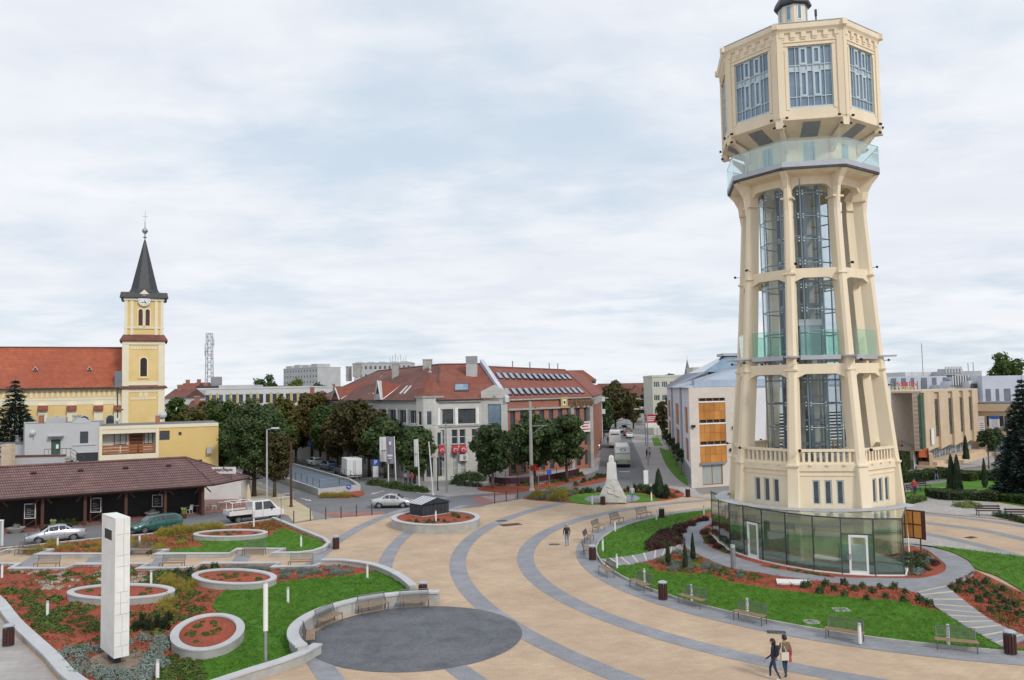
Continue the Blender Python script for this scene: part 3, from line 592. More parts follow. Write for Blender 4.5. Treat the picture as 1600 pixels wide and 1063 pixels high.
# --- cap walls with big windows
RC0, RC1, ZC0, ZC1 = 5.97, 5.95, 31.3, 37.75
for i in range(8):
    f = Face(od(i, RC0, 0), od(i+1, RC0, 0)); L_ = f.len; c = L_/2; ww = 3.05; op = (c-ww/2, c+ww/2, 32.15, 36.75)
    m = MB(); wall_open(m, f, 0, L_, ZC0, ZC1, [op], .22); fbox(m, f, .0, .42, ZC0+.15, ZC1, -.05, .08); fbox(m, f, L_-.42, L_, ZC0+.15, ZC1, -.05, .08)
    m.build('cap_wall', 'cream', tower)
    m = MB(); fbox(m, f, .1, L_-.1, ZC0-.02, ZC0+.16, -.1, .06); m.build('base_moulding', 'cream', tower)
    sur = MB(); fbox(sur, f, op[0]-.22, op[0], op[2]-.1, op[3]-.25, -.02, .045); fbox(sur, f, op[1], op[1]+.22, op[2]-.1, op[3]-.25, -.02, .045); fbox(sur, f, op[0]-.22, op[1]+.22, op[3]+.0, op[3]+.12, -.02, .05); sur.build('window_surround', 'cream', tower)
    # curtain wall: frame, lights, spandrel
    fr = MB(); d0, d1 = -.2, -.1
    fbox(fr, f, op[0], op[1], op[2]-.04, op[2]+.14, -.2, -.02); fbox(fr, f, op[0], op[1], op[3]-.09, op[3], d0, d1); fbox(fr, f, op[0], op[0]+.07, op[2]+.14, op[3]-.09, d0, d1); fbox(fr, f, op[1]-.07, op[1], op[2]+.14, op[3]-.09, d0, d1)
    cols = [.0, .5, .78, .98, 1.32, 1.72, 2.06, 2.27, 2.55, 3.05]; cols = [0, .52, .80, 1.32, 1.72, 2.25, 2.53, 3.05]
    for u in cols[1:-1]: fbox(fr, f, op[0]+u-.025, op[0]+u+.025, op[2]+.14, op[3]-.09, d0, d1+.01)
    zl = [op[2]+.14, op[2]+.85, op[2]+2.75, op[2]+3.2, op[3]-.09]
    for z in zl[1:-1]: fbox(fr, f, op[0], op[1], z-.03, z+.03, d0, d1+.005)
    win = fr.build('cap_window', 'steel_pale', tower)
    for k in range(7):
        for q in range(4):
            u0, u1 = op[0]+cols[k]+.02, op[0]+cols[k+1]-.02; m = MB(); fbox(m, f, u0, u1, zl[q]+.02, zl[q+1]-.02, -.2, -.17)
            if q == 2: m.build('spandrel_panel', 'steel_pale', win)
            else: m.build('pane', 'pane_sky', win)
            if q in (1, 3) and k in (2, 4):      # opening sashes
                m = MB(); w_ = .11
                for (a, b, c_, d_) in ((u0, u1, zl[q]+.02, zl[q]+.02+w_*1.3), (u0, u1, zl[q+1]-w_*1.3-.02, zl[q+1]-.02), (u0, u0+w_, zl[q]+.16, zl[q+1]-.16), (u1-w_, u1, zl[q]+.16, zl[q+1]-.16)): fbox(m, f, a, b, c_, d_, -.18, -.075)
                m.build('sash', 'steel_pale', win)
    # cornice: frieze band, modillions
    m = MB(); fbox(m, f, 0, L_, 37.02, 37.12, -.05, .06); m.build('fillet', 'cream', tower)
    for k in range(6):
        u = L_*(k+.5)/6; m = MB(); fbox(m, f, u-.17, u+.17, 37.36, 37.72, -.05, .12); fbox(m, f, u-.15, u+.15, 37.22, 37.36, -.05, .07); m.build('modillion', 'cream', tower)
m = MB(); m.loft([octo(5.93, 37.7), octo(6.08, 37.72), octo(6.12, 37.82), octo(6.24, 37.98), octo(6.24, 38.34), octo(6.1, 38.4)], False); m.build('cornice', 'cream', tower)
for i in range(8): m = MB(); m.rbox(od(i, 6.22, 38.15), (.3, .38, .4), TH+i*pi/4); m.build('corner_block', 'cream', tower)
m = MB(); m.loft([octo(6.2, 38.36), octo(6.26, 38.4), octo(6.2, 38.46), octo(1.4, 40.3)], False); m.build('cap_roof', 'zinc', tower)
# lantern
lan = MB(); lan.loft([octo(1.12, 40.0, .3), octo(1.12, 42.1, .3)]); la = lan.build('lantern', 'cream', tower)
for i in range(8):
    q = octo(1.13, 0, .3); f = Face(q[i], q[(i+1) % 8]); m = MB(); fbox(m, f, f.len/2-.2, f.len/2+.2, 40.7, 41.95, -.01, .02); w_ = m.build('lantern_window', 'steel_pale', la)
    m = MB(); fbox(m, f, f.len/2-.12, f.len/2+.12, 40.8, 41.85, .02, .03); m.build('pane', 'pane_sky', w_)
pm('slate', (.032, .034, .042), (.05, .053, .062), 3, .5, .1)
m = MB(); m.loft([octo(1.1, 41.95, .3), octo(1.42, 42.05, .3), octo(1.42, 42.2, .3), octo(1.3, 42.5, .3), octo(1.0, 42.95, .3), octo(.6, 43.25, .3), octo(.25, 43.5, .3), octo(.1, 44.4, .3), octo(.02, 45.6, .3)]); m.build('lantern_roof', 'slate', la)
m = MB(); m.tube((.95, -2.2, 39.2), (.95, -2.2, 40.4), .06); m.tube((.95, -2.2, 40.4), (.95, -2.2, 40.9), .1); m.build('antenna', 'steel_dark', tower)
# --- glazed lift shaft
SX, SY, SR, SN = -.75, -1.2, 2.75, 12
def sp(k, r, z): a = 2*pi*(k+.5)/SN; return Vector((SX+r*cos(a), SY+r*sin(a), z))
m = MB()
for k in range(SN): m.tube(sp(k, SR, 6.7), sp(k, SR, 27.4), .055, n=6)
for z in [7.4+1.72*j for j in range(12)]:
    for k in range(SN): m.tube(sp(k, SR-.02, z), sp(k+1, SR-.02, z), .05, n=5)
sf = m.build('shaft_frame', 'steel_blue', tower)
zl = [7.4+1.72*j for j in range(12)]; zl = [6.7]+zl+[27.4]
for k in range(SN):
    for j in range(len(zl)-1):
        if zl[j+1]-zl[j] < .2: continue
        m = MB(); m.quad(sp(k, SR+.05, zl[j]+.03), sp(k+1, SR+.05, zl[j]+.03), sp(k+1, SR+.05, zl[j+1]-.03), sp(k, SR+.05, zl[j+1]-.03)); m.build('shaft_pane', 'glass_shaft', sf)
        if j and 5 < k < 11:
            for e in (.12, .88):
                for dz in (-.12, .12):
                    q = sp(k, SR+.07, zl[j]+dz).lerp(sp(k+1, SR+.07, zl[j]+dz), e); m = MB(); m.lathe([(.055, -.03), (.055, .03)], 6, q); m.build('clamp', 'white_paint', sf)
core = MB()
for (x, y) in ((-1.1, -1.2), (1.1, -1.2), (-1.1, 1.2), (1.1, 1.2), (0, -1.35), (0, 1.3)): core.box(SX+x-.13, SX+x+.13, SY+y-.13, SY+y+.13, 6.7, 27.4)
for j in range(12):
    z = 7.9+1.72*j; core.box(SX-1.1, SX+1.1, SY-1.28, SY-1.16, z-.08, z+.08); core.box(SX-1.1, SX+1.1, SY+1.1, SY+1.3, z-.08, z+.08); core.box(SX-1.2, SX-1.05, SY-1.2, SY+1.2, z-.08, z+.08); core.box(SX+1.05, SX+1.2, SY-1.2, SY+1.2, z-.08, z+.08)
core.build('lift_frame', 'steel_blue', tower)
pm('lift_wall', (.46, .44, .39), (.55, .53, .47), 1.2, .5)
m = MB(); m.box(SX-.95, SX-.15, SY-.3, SY+1.0, 6.7, 27.3); m.box(SX+.25, SX+1.0, SY-.1, SY+1.05, 6.7, 27.3); m.build('lift_wall', 'lift_wall', tower)
m = MB(); m.box(SX-.75, SX+.75, SY-1.75, SY-1.55, 14.35, 16.6); d_ = m.build('lift_door', 'steel_pale', tower); m = MB(); m.box(SX-.85, SX+.85, SY-1.8, SY-1.55, 16.6, 17.05); m.build('door_head', 'white_paint', d_)
# --- glass-railed platform
for i in range(8):
    r0 = RR(14.2)-.35; f = Face(od(i, r0, 0), od(i+1, r0, 0)); e = .55; m = MB()
    fbox(m, f, e, f.len-e, 14.02, 14.34, -1.6, .3); pl = m.build('platform', 'zinc', tower)
    m = MB(); m.loft([[od(i, 4.0, z, -.9), od(i, 6.3, z, -.15), od(i, 6.3, z, .15), od(i, 4.0, z, .9)] for z in (14.18, 14.30)]); m.build('platform_fin', 'zinc', tower)
    n = 2
    for k in range(n):
        m = MB(); u0, u1 = e+.05+(f.len-2*e-.1)*k/n+.01, e+.05+(f.len-2*e-.1)*(k+1)/n-.01; fbox(m, f, u0, u1, 14.34, 16.15, .2, .225); g = m.build('railing_pane', 'glass_green', tower); m = MB(); fbox(m, f, u0, u1, 16.13, 16.16, .195, .23); m.build('pane_edge', 'pane_teal', g)
# --- floodlights on stalks and box lights on the legs
for i in range(8):
    for z in (13.9, 20.9, 7.6):
        m = MB(); r = RR(z); m.tube(od(i, r-.1, z, .45), od(i, r+.2, z+.05, .55), .02, n=5); m.rbox(od(i, r+.26, z+.05, .56), (.15, .18, .15), TH+i*pi/4, 0, .5); m.build('floodlight', 'wood_dark', tower)
# ------------------------------------------------------------------ glass pavilion
pav = thing('glass_pavilion', 'crescent shaped green glass pavilion wrapped round the foot of the water tower', 'pavilion')
base_px = [(1113, 837), (1124.5, 848), (1141, 861), (1163, 869), (1192, 877.5), (1229, 885.5), (1272, 893), (1316.5, 897.8), (1368, 900.5), (1414, 900.5)]
BP = gpts(base_px); HP = 3.58
m = MB(); back = [Vector((TX+5.2*cos(a), TY+5.2*sin(a), 0)) for a in [radians(q) for q in (300, 270, 240, 210, 180, 165)]]
endp = Vector((27.6, 57.2, 0))
flo = [*BP, endp]+back
o_ = sheet('floor', flo, .085, 'concrete', .0, None, pav); 
rf = sheet('roof_glass', flo, HP+.02, 'glass_clear', .0, None, pav)
fl = MB(); 
for a, b in zip(range(0, 36), range(1, 37)):
    a0, a1 = radians(140+a*5), radians(140+b*5); fl.quad((TX+6.35*cos(a0), TY+6.35*sin(a0), HP+.12), (TX+7.25*cos(a0), TY+7.25*sin(a0), HP+.05), (TX+7.25*cos(a1), TY+7.25*sin(a1), HP+.05), (TX+6.35*cos(a1), TY+6.35*sin(a1), HP+.12))
fl.build('roof_flashing', 'zinc', pav)
walls = list(zip(BP, BP[1:]))+[(BP[-1], endp)]
for k, (a, b) in enumerate(walls):
    f = Face(a, b); L_ = f.len
    m = MB(); fbox(m, f, -.03, .03, .08, HP+.06, -.06, .02); fbox(m, f, .03, L_-.03, HP-.02, HP+.06, -.05, .03); fbox(m, f, .03, L_-.03, .05, .12, -.05, .02); fr = m.build('frame', 'steel_dark', pav)
    m = MB(); fbox(m, f, .03, L_-.03, .02, .1, .0, .12); m.build('sill', 'white_paint', fr)
    if k in (3, 7):         # doors
        dw = min(1.15, L_-.5); c = L_*.52; u0 = c-dw/2
        m = MB(); fbox(m, f, .03, u0, .12, HP-.02, -.02, 0); m.build('pane', 'glass_pav', fr); m = MB(); fbox(m, f, u0+dw, L_-.03, .12, HP-.02, -.02, 0); m.build('pane', 'glass_pav', fr); m = MB(); fbox(m, f, u0, u0+dw, 2.62, HP-.02, -.02, 0); m.build('pane', 'glass_pav', fr)
        m = MB(); fbox(m, f, .03, L_-.03, 2.55, 2.62, -.05, .02); m.build('transom', 'steel_dark', fr)
        m = MB(); fbox(m, f, u0, u0+.13, .1, 2.55, -.05, .05); fbox(m, f, u0+dw-.13, u0+dw, .1, 2.55, -.05, .05); fbox(m, f, u0+.13, u0+dw-.13, 2.4, 2.55, -.05, .05); fbox(m, f, u0+.13, u0+dw-.13, .1, .28, -.05, .05); d_ = m.build('door', 'white_paint', pav)
        m = MB(); fbox(m, f, u0+.13, u0+dw-.13, .28, 2.4, -.01, .01); m.build('pane', 'glass_clear', d_); m = MB(); fbox(m, f, u0+.04, u0+.1, 1.0, 1.35, .05, .1); m.build('handle', 'steel', d_)
    else:
        m = MB(); fbox(m, f, .03, L_-.03, .12, HP-.02, -.02, 0); m.build('pane', 'glass_pav', fr)
        m = MB(); fbox(m, f, .03, L_-.03, 2.7, 2.73, -.09, -.05); m.build('tie_rod', 'steel', fr)
    p, q = f.p(0, HP-.1, -.1), None; d = Vector((TX, TY, HP-.1))-p; e = p+d*max(.1, 1-6.4/d.length); m = MB(); m.tube(p, e, .06, n=6); m.tube(f.p(0, .08, -.15), f.p(0, HP-.1, -.15), .04, n=6); m.build('rafter', 'steel_pale', pav)
for (x, y, a, w, h) in ((1195, 858, .4, 1.6, 1.0), (1340, 878, -.5, 2.2, 1.1), (1270, 872, .1, 1.3, 1.1)):
    m = MB(); m.rbox(G(x, y)+Vector((0, 0, h/2+.09)), (w, .5, h), a); m.build('counter', 'white_paint', pav)
# ------------------------------------------------------------------ banner stand right of pavilion
t = thing('sign_board', 'orange panel sign board on a brown post beside the glass pavilion', 'sign', G(1430, 862)); f = Face((-.9, .9), (.45, -.75))
m = MB(); m.tube(f.p(1.7, 0, -.1), f.p(1.7, 3.0, -.1), .05); m.tube(f.p(.3, 0, -.1), f.p(.3, 3.0, -.1), .05); m.build('post', 'wood_brown', t)
m = MB(); fbox(m, f, 0, f.len, .95, 3.0, -.05, 0); fr = m.build('frame', 'wood_brown', t); pm('panel_orange', (.52, .24, .06), (.62, .32, .10), 1.5, .6)
for i in range(3):
    for k in range(2): m = MB(); fbox(m, f, .08+i*.62, .62+i*.62-.03, 1.05+k*.97, 1.92+k*.97, 0, .02); m.build('panel', 'panel_orange', fr)
# ================================================================== buildings
pm('church_yellow', (.70, .52, .22), (.76, .585, .28), .5, .85, .05, 20, c3=(.65, .47, .2), scale3=.2, m3=.4)
pm('church_cream', (.72, .66, .50), (.78, .72, .56), .5, .85)
pm('house_yellow', (.66, .48, .19), (.72, .54, .23), .6, .85, .05, 20, c3=(.6, .43, .17), scale3=.3, m3=.4)
pm('render_grey', (.46, .475, .49), (.53, .545, .56), .6, .85, .05, 20, c3=(.40, .41, .42), scale3=.3, m3=.4)
pm('render_white', (.60, .60, .585), (.68, .68, .66), .6, .85, c3=(.52, .52, .50), scale3=.2, m3=.5)
pm('tile_church', (.36, .088, .042), (.44, .125, .065), .8, .8, .35, c3=(.31, .08, .045), scale3=.12, m3=.6, extra=ex_brick(.22, .3, .015, (.6, .6, .6), axis='z', jit=.14))
pm('tile_red', (.205, .068, .048), (.27, .10, .073), .8, .8, .35, c3=(.28, .07, .04), scale3=.12, m3=.6, extra=ex_brick(.22, .3, .015, (.6, .6, .6), axis='z', jit=.14))
pm('tile_old', (.15, .062, .05), (.225, .09, .07), .8, .85, .35, c3=(.13, .065, .055), scale3=.15, m3=.7, extra=ex_brick(.22, .3, .015, (.6, .6, .6), axis='z', jit=.16))
pm('tile_brown', (.19, .105, .098), (.26, .15, .14), .9, .75, .8, c3=(.16, .095, .095), scale3=.2, m3=.5, extra=ex_brick(.27, .22, .035, (.38, .36, .38), axis='z', jit=.12, off=0.))
pm('roof_felt', (.13, .135, .14), (.19, .195, .20), 1.2, .9)
pm('bank_stone', (.53, .52, .49), (.60, .59, .56), .5, .8, .08, c3=(.46, .45, .43), scale3=.2, m3=.5, extra=ex_brick(1.6, .55, .02, (.82, .82, .82), axis='z', jit=.05))
pm('bank_brick', (.30, .125, .085), (.36, .155, .11), .7, .85, .1, c3=(.26, .12, .09), scale3=.2, m3=.5, extra=ex_brick(.26, .085, .012, (1.15, 1.2, 1.2), axis='z', jit=.12))
pm('lime_stone', (.58, .53, .475), (.65, .60, .54), .5, .8, .05, c3=(.52, .475, .43), scale3=.25, m3=.5, extra=ex_brick(1.2, .6, .012, (.9, .9, .9), axis='z', jit=.05))
pm('lav_white', (.62, .635, .68), (.68, .695, .74), .5, .75)
pm('panel_wood', (.40, .165, .035), (.50, .225, .06), .5, .5, rand=.18, spec=.3)
pm('brown_stone', (.54, .42, .31), (.61, .485, .365), .5, .85, .08, c3=(.48, .375, .28), scale3=.25, m3=.5, extra=ex_brick(.9, .3, .014, (.75, .75, .75), axis='z', jit=.1))
pm('tan_render', (.55, .42, .285), (.61, .48, .335), .5, .85, c3=(.48, .37, .26), scale3=.3, m3=.4)
pm('panel_blue', (.46, .50, .585), (.53, .57, .65), .4, .7); pm('panel_slate', (.135, .15, .185), (.18, .195, .235), .5, .7)
pm('office_beige', (.52, .51, .43), (.58, .57, .49), .5, .85); pm('far_white', (.58, .585, .59), (.64, .645, .65), .3, .85); pm('far_grey', (.40, .405, .41), (.46, .465, .47), .3, .85)
pm('orange_box', (.55, .11, .04), (.6, .14, .05), 2, .6); pm('sign_red', (.36, .018, .03), (.42, .025, .04), 2, .5); pm('gold', (.48, .39, .17), (.54, .44, .2), 2, .4, metal=.2); pm('bronze', (.16, .12, .06), (.22, .165, .09), 2, .4, metal=.3)
pm('green_door', (.03, .085, .06), (.05, .11, .08), 2, .6); pm('sign_blue', (.03, .10, .42), (.04, .12, .46), 3, .5); pm('panel_yellow', (.50, .40, .13), (.56, .45, .17), 1, .7)
def facade(parent, f, z0, z1, wins, mat, name='wall', u0=0, u1=None, depth=.22):
    """wins: (u, z, w, h, nx, ny, frame, pane, sill)"""
    m = MB(); wall_open(m, f, u0, f.len if u1 is None else u1, z0, z1, [(w[0], w[0]+w[2], w[1], w[1]+w[3]) for w in wins], depth); o = m.build(name, mat, parent)
    for w in wins:
        q = list(w)+[None]*(9-len(w)); window(parent, f, q[0], q[1], q[2], q[3], q[4] or 1, q[5] or 1, depth*.7, q[6] or 'white_paint', q[7] or 'pane', .07, q[8])
    return o
def grid(u0, du, nu, z0, dz, nz, w, h, *r): return [(u0+du*i, z0+dz*k, w, h, *r) for k in range(nz) for i in range(nu)]
def hull(parent, pts, z0, z1, mat, name='body', skip=()):     # plain walls for the sides that face away
    m = MB()
    for i in range(len(pts)):
        if i in skip: continue
        a, b = pts[i], pts[(i+1) % len(pts)]; m.quad((a[0], a[1], z0), (b[0], b[1], z0), (b[0], b[1], z1), (a[0], a[1], z1))
    return m.build(name, mat, parent)
def slab(parent, pts, z0, z1, mat, name): m = MB(); m.prism(pts, z0, z1); return m.build(name, mat, parent)
def pivot(root, p, a, sx=1.):           # turn a thing about a point of its plan
    c, s_ = cos(a), sin(a); root.rotation_euler = (0, 0, a); root.scale = (sx, 1, 1); root.location = (p[0]-sx*c*p[0]+s_*p[1], p[1]-sx*s_*p[0]-c*p[1], 0)
def zy(x, y, Y): return GY(x, y, Y).z
# ------------------------------------------------------------------ church
Y = 112.; ch = thing('church', 'yellow church with red tiled nave and a dark spired clock tower', 'church'); xl, xr = GY(224.2, 600, Y).x-2.72, GY(224.2, 600, Y).x+2.72; W_ = xr-xl; cx = (xl+xr)/2
fT = Face((xl, Y), (xr, Y)); z1, z2, z3 = zy(224, 605, Y), zy(224, 531, Y), zy(226, 466, Y)
def arched(parent, f, uc, z0, w, h, pane, fr='church_cream', name='window', dd=.0):
    """round-headed window: surround, pane, bars"""
    n = 10; m = MB()
    def prof(e): return [(uc-w/2-e, z0-e)]+[(uc-(w/2+e)*cos(pi*k/n), z0+h-w/2+(w/2+e)*sin(pi*k/n)) for k in range(n+1)]+[(uc+w/2+e, z0-e)]
    A, B = prof(0), prof(.16); k = len(A)
    for i in range(k-1): m.hexa([f.p(*B[i], dd-.02), f.p(*B[i], dd+.09), f.p(*A[i], dd+.09), f.p(*A[i], dd-.02)], [f.p(*B[i+1], dd-.02), f.p(*B[i+1], dd+.09), f.p(*A[i+1], dd+.09), f.p(*A[i+1], dd-.02)])
    o = m.build(name, fr, parent); m = MB(); m.add([f.p(u, z, dd+.012) for u, z in A], [tuple(range(k-1, -1, -1))]); m.build('pane', pane, o)
    m = MB(); fbox(m, f, uc-w/2-.25, uc+w/2+.25, z0-.3, z0-.16, dd-.02, dd+.16); m.build('sill', fr, o); return o
hull(ch, [(xl, Y), (xr, Y), (xr, Y+W_), (xl, Y+W_)], 0, z2, 'church_yellow', 'tower_wall')
i3 = .22; hull(ch, [(xl+i3, Y+i3), (xr-i3, Y+i3), (xr-i3, Y+W_-i3), (xl+i3, Y+W_-i3)], z2, z3, 'church_yellow', 'belfry_wall')
f3 = Face((xl+i3, Y+i3), (xr-i3, Y+i3)); L3 = f3.len
m = MB(); 
for u in (0, W_-.85): fbox(m, fT, u, u+.85, 0, z2-.25, -.3, .1)
fbox(m, fT, 0, W_, z1+.25, z1+.75, -.3, .07); fbox(m, fT, 0, W_, z2-.7, z2-.25, -.3, .13); fbox(m, fT, .85, W_-.85, z1-.7, z1-.2, -.3, .06)
m.build('quoins', 'church_cream', ch)
m = MB()
for u in (.0, .75, L3-1.15, L3-.4): fbox(m, f3, u, u+.4, z2+.6, z3-.25, -.2, .12)
fbox(m, f3, -.1, L3+.1, z3-.35, z3, -.3, .2); fbox(m, f3, -.05, L3+.05, z2+1.55, z2+1.72, -.1, .14); m.build('pilasters', 'church_cream', ch)
for zz, e in ((z1, .35), (z2-.02, .35)):
    m = MB(); pts0 = [(xl-e, Y-e), (xr+e, Y-e), (xr+e, Y+W_+e), (xl-e, Y+W_+e)]; pts1 = [(xl+.12, Y+.12), (xr-.12, Y+.12), (xr-.12, Y+W_-.12), (xl+.12, Y+W_-.12)]
    m.loft([[(*p, zz-.2) for p in pts0], [(*p, zz-.05) for p in pts0], [(*p, zz+(.35 if zz == z1 else .75)) for p in pts1]]); m.build('skirt_roof', 'tile_old', ch)
for k in range(9):
    for zz in (z2-1.35, z1-1.75): m = MB(); u = 1.05+(W_-2.1)*(k+.5)/9; fbox(m, fT, u-.14, u+.14, zz, zz+.3, -.02, .07); m.build('corbel', 'church_cream', ch)
arched(ch, fT, W_/2, z1+1.5, .85, 2.6, 'wood_dark'); 
for u in (-.45, .45): arched(ch, f3, L3/2+u, z2+2.0, .55, 2.3, 'wood_brown')
m = MB(); fbox(m, fT, W_/2-.55, W_/2-.1, z1-1.35, z1-.75, 0, .05); fbox(m, fT, W_/2+.1, W_/2+.55, z1-1.35, z1-.75, 0, .05); m.build('relief_panel', 'church_cream', ch)
# clock in a little gable
zc = z3-.35; m = MB(); m.add([f3.p(L3/2-1.25, z3-.05, .25), f3.p(L3/2+1.25, z3-.05, .25), f3.p(L3/2, z3+1.2, .25), f3.p(L3/2-1.25, z3-.05, -.6), f3.p(L3/2+1.25, z3-.05, -.6), f3.p(L3/2, z3+1.2, -.6)], [(0, 1, 2), (5, 4, 3), (1, 4, 5, 2), (0, 2, 5, 3), (0, 3, 4, 1)]); m.build('clock_gable', 'church_cream', ch)
m = MB(); c_ = f3.p(L3/2, zc, .27); n = 24
m.loft([[c_+Vector((.8*cos(2*pi*k/n), y_, .8*sin(2*pi*k/n))) for k in range(n)] for y_ in (0, -.07)]); clock = m.build('clock_face', 'white_paint', ch)
for k in range(12): a = pi*k/6; m = MB(); m.rbox(c_+Vector((.64*cos(a), -.085, .64*sin(a))), (.17, .03, .05), 0, 0, -a); m.build('hour_mark', 'black', clock)
m = MB(); m.rbox(c_+Vector((.12, -.1, -.18)), (.5, .03, .08), 0, 0, 1.0); m.rbox(c_+Vector((-.06, -.1, -.3)), (.66, .03, .06), 0, 0, 1.4+pi/2+.3); m.build('hands', 'black', clock)
# spire
cy = Y+W_/2; zt = zy(228, 376, cy); h2 = W_/2
def sq(h, z): return [(cx-h, cy-h, z), (cx+h, cy-h, z), (cx+h, cy+h, z), (cx-h, cy+h, z)]
def oc(r, z): return [(cx+r*cos(pi/8+k*pi/4), cy+r*sin(pi/8+k*pi/4), z) for k in range(8)]
m = MB(); m.loft([sq(h2+.15, z3-.02), sq(h2+.28, z3+.05), sq(h2-.05, z3+.75), sq(h2-.8, z3+.95)]); m.build('spire_skirt', 'slate', ch)
m = MB(); m.loft([oc(h2-.35, z3+.6), oc(h2-.85, z3+1.5), oc(.12, zt)]); m.build('spire', 'slate', ch)
for sx_ in (-1, 1):
    m = MB(); m.loft([[(cx+sx_*(h2-.1)+a*.5, Y+b*.5-.05+.3, z3+.02) for a, b in ((-1, -1), (1, -1), (1, 1), (-1, 1))], [(cx+sx_*(h2-.1)+a*.35, Y+b*.35+.25, z3+.8) for a, b in ((-1, -1), (1, -1), (1, 1), (-1, 1))]]); m.build('corner_turret', 'slate', ch)
m = MB(); m.lathe([(.1, 0), (.08, .6), (.3, .7), (.08, .85), (.09, 1.2), (.28, 1.35), (.42, 1.65), (.28, 1.95), (.07, 2.1), (.05, 3.0)], 10, (cx, cy, zt-.3)); m.box(cx-.03, cx+.03, cy-.03, cy+.03, zt+2.6, zt+4.2); m.box(cx-.32, cx+.32, cy-.025, cy+.025, zt+3.4, zt+3.47); m.build('finial_cross', 'steel', ch)
# nave
ze = zy(100, 607, Y-.3); Yr = Y+7.5; zr = zy(100, 547.5, Yr); xn = GY(-120, 600, Y).x; fN = Face((xn, Y+.6), (xl, Y+.6)); wn = []
m = MB(); wall_open(m, fN, 0, fN.len, 0, ze, []); m.build('nave_wall', 'church_yellow', ch)
m = MB(); m.hexa([(xn, Y, ze-.1), (xl+.1, Y, ze-.1), (xl+.1, Yr, zr-.15), (xn, Yr, zr-.15)], [(xn, Y, ze+.08), (xl+.1, Y, ze+.08), (xl+.1, Yr, zr+.05), (xn, Yr, zr+.05)]); m.hexa([(xn, Yr, zr-.16), (xl+.1, Yr, zr-.16), (xl+.1, Yr+7.5, ze-.1), (xn, Yr+7.5, ze-.1)], [(xn, Yr, zr+.05), (xl+.1, Yr, zr+.05), (xl+.1, Yr+7.5, ze+.08), (xn, Yr+7.5, ze+.08)]); rfn = m.build('nave_roof', 'tile_church', ch)
m = MB(); m.tube((xn, Yr, zr+.08), (xl+.1, Yr, zr+.08), .13, n=6); m.build('ridge_tiles', 'tile_old', rfn)
m = MB(); m.tube((xn, Y-.02, ze-.05), (xl, Y-.02, ze-.05), .1, n=6); m.tube((xl-.5, Y+.1, ze-.1), (xl-.5, Y+.45, 0), .07, n=6); m.build('gutter', 'steel_dark', ch)
m = MB(); m.box(xl-.9, xl+.05, Y-.1, Y+1.2, ze-.1, ze+2.2); m.build('roof_flashing', 'panel_slate', ch)
for px_ in (49, 136):
    q = GY(px_, 580, Y+3.2); q.x = xl-(GY(191, 580, Y).x-GY(px_, 580, Y).x)*.84; q.z = ze+(zr-ze)*3.2/7.5; m = MB(); m.add([q+Vector((-.35, -.5, .05)), q+Vector((.35, -.5, .05)), q+Vector((0, -.5, .55)), q+Vector((0, .5, .5))], [(0, 1, 2), (0, 2, 3), (1, 3, 2)]); dm = m.build('roof_vent', 'zinc', rfn); m = MB(); m.add([q+Vector((-.2, -.51, .1)), q+Vector((.2, -.51, .1)), q+Vector((0, -.51, .42))], [(0, 1, 2)]); m.build('vent_opening', 'black_void', dm)
m = MB(); fbox(m, fN, 0, fN.len, ze-1.65, ze-1.35, -.02, .1); fbox(m, fN, 0, fN.len, ze-2.3, ze-1.65, -.02, .05); m.build('string_course', 'church_cream', ch)
for k in range(int(fN.len/.62)):
    m = MB(); u = .3+k*.62; fbox(m, fN, u, u+.3, ze-1.25, ze-.35, -.02, .08); m.build('arcade_arch', 'church_cream', ch)
for px_ in (22, 65, 110, 153, 186):
    u = xl-(GY(191, 640, Y).x-GY(px_, 640, Y).x)*.84-xn; m = MB(); fbox(m, fN, u-.55, u+.55, 0, ze-2.2, -.02, .35); b_ = m.build('buttress', 'church_cream', ch)
    zc_ = zy(px_, 641, Y); m = MB(); m.hexa([fN.p(u-.6, zc_, .75), fN.p(u+.6, zc_, .75), fN.p(u+.6, zc_, .3), fN.p(u-.6, zc_, .3)], [fN.p(u-.6, zc_+.1, .75), fN.p(u+.6, zc_+.1, .75), fN.p(u+.6, zc_+.75, .3), fN.p(u-.6, zc_+.75, .3)]); m.build('buttress_cap', 'tile_red', b_)
for px_ in (44, 86, 130, 173): arched(ch, fN, xl-(GY(191, 640, Y).x-GY(px_, 640, Y).x)*.84-xn, zy(173, 672, Y), 1.1, zy(173, 649, Y)-zy(173, 672, Y), 'pane', 'render_grey')
pivot(ch, (cx, Y), radians(24.5))
# ------------------------------------------------------------------ grey house and yellow house
Y = 93.; hs = thing('grey_house', 'grey rendered house with a green door and a small stepped gable', 'house'); xa, xb = GY(38.5, 690, Y).x, GY(154.5, 690, Y).x; zt = zy(95, 660.5, Y); f = Face((xa, Y), (xb, Y))
du = GY(79, 690, Y).x-xa; dz = zy(86, 712, Y); wu = GY(124, 690, Y).x-xa; wz = zy(130, 692.5, Y)
facade(hs, f, 0, zt, [(du, dz, 1.08, 1.95, 1, 1, 'green_door', 'green_door'), (wu, wz, .98, 1.35, 1, 2, 'steel_dark', 'pane', None), (GY(118, 715, Y).x-xa, zy(120, 721, Y), 2.6, 1.0, 3, 1, 'steel_dark', 'pane')], 'render_grey')
hull(hs, [(xa, Y), (xb, Y), (xb, Y+9), (xa-1.5, Y+9)], 0, zt, 'render_grey', 'side_wall', skip=(0,))
slab(hs, [(xa+.2, Y+.2), (xb-.2, Y+.2), (xb-.2, Y+8.9), (xa-1.2, Y+8.9)], zt-.25, zt-.15, 'roof_felt', 'roof')
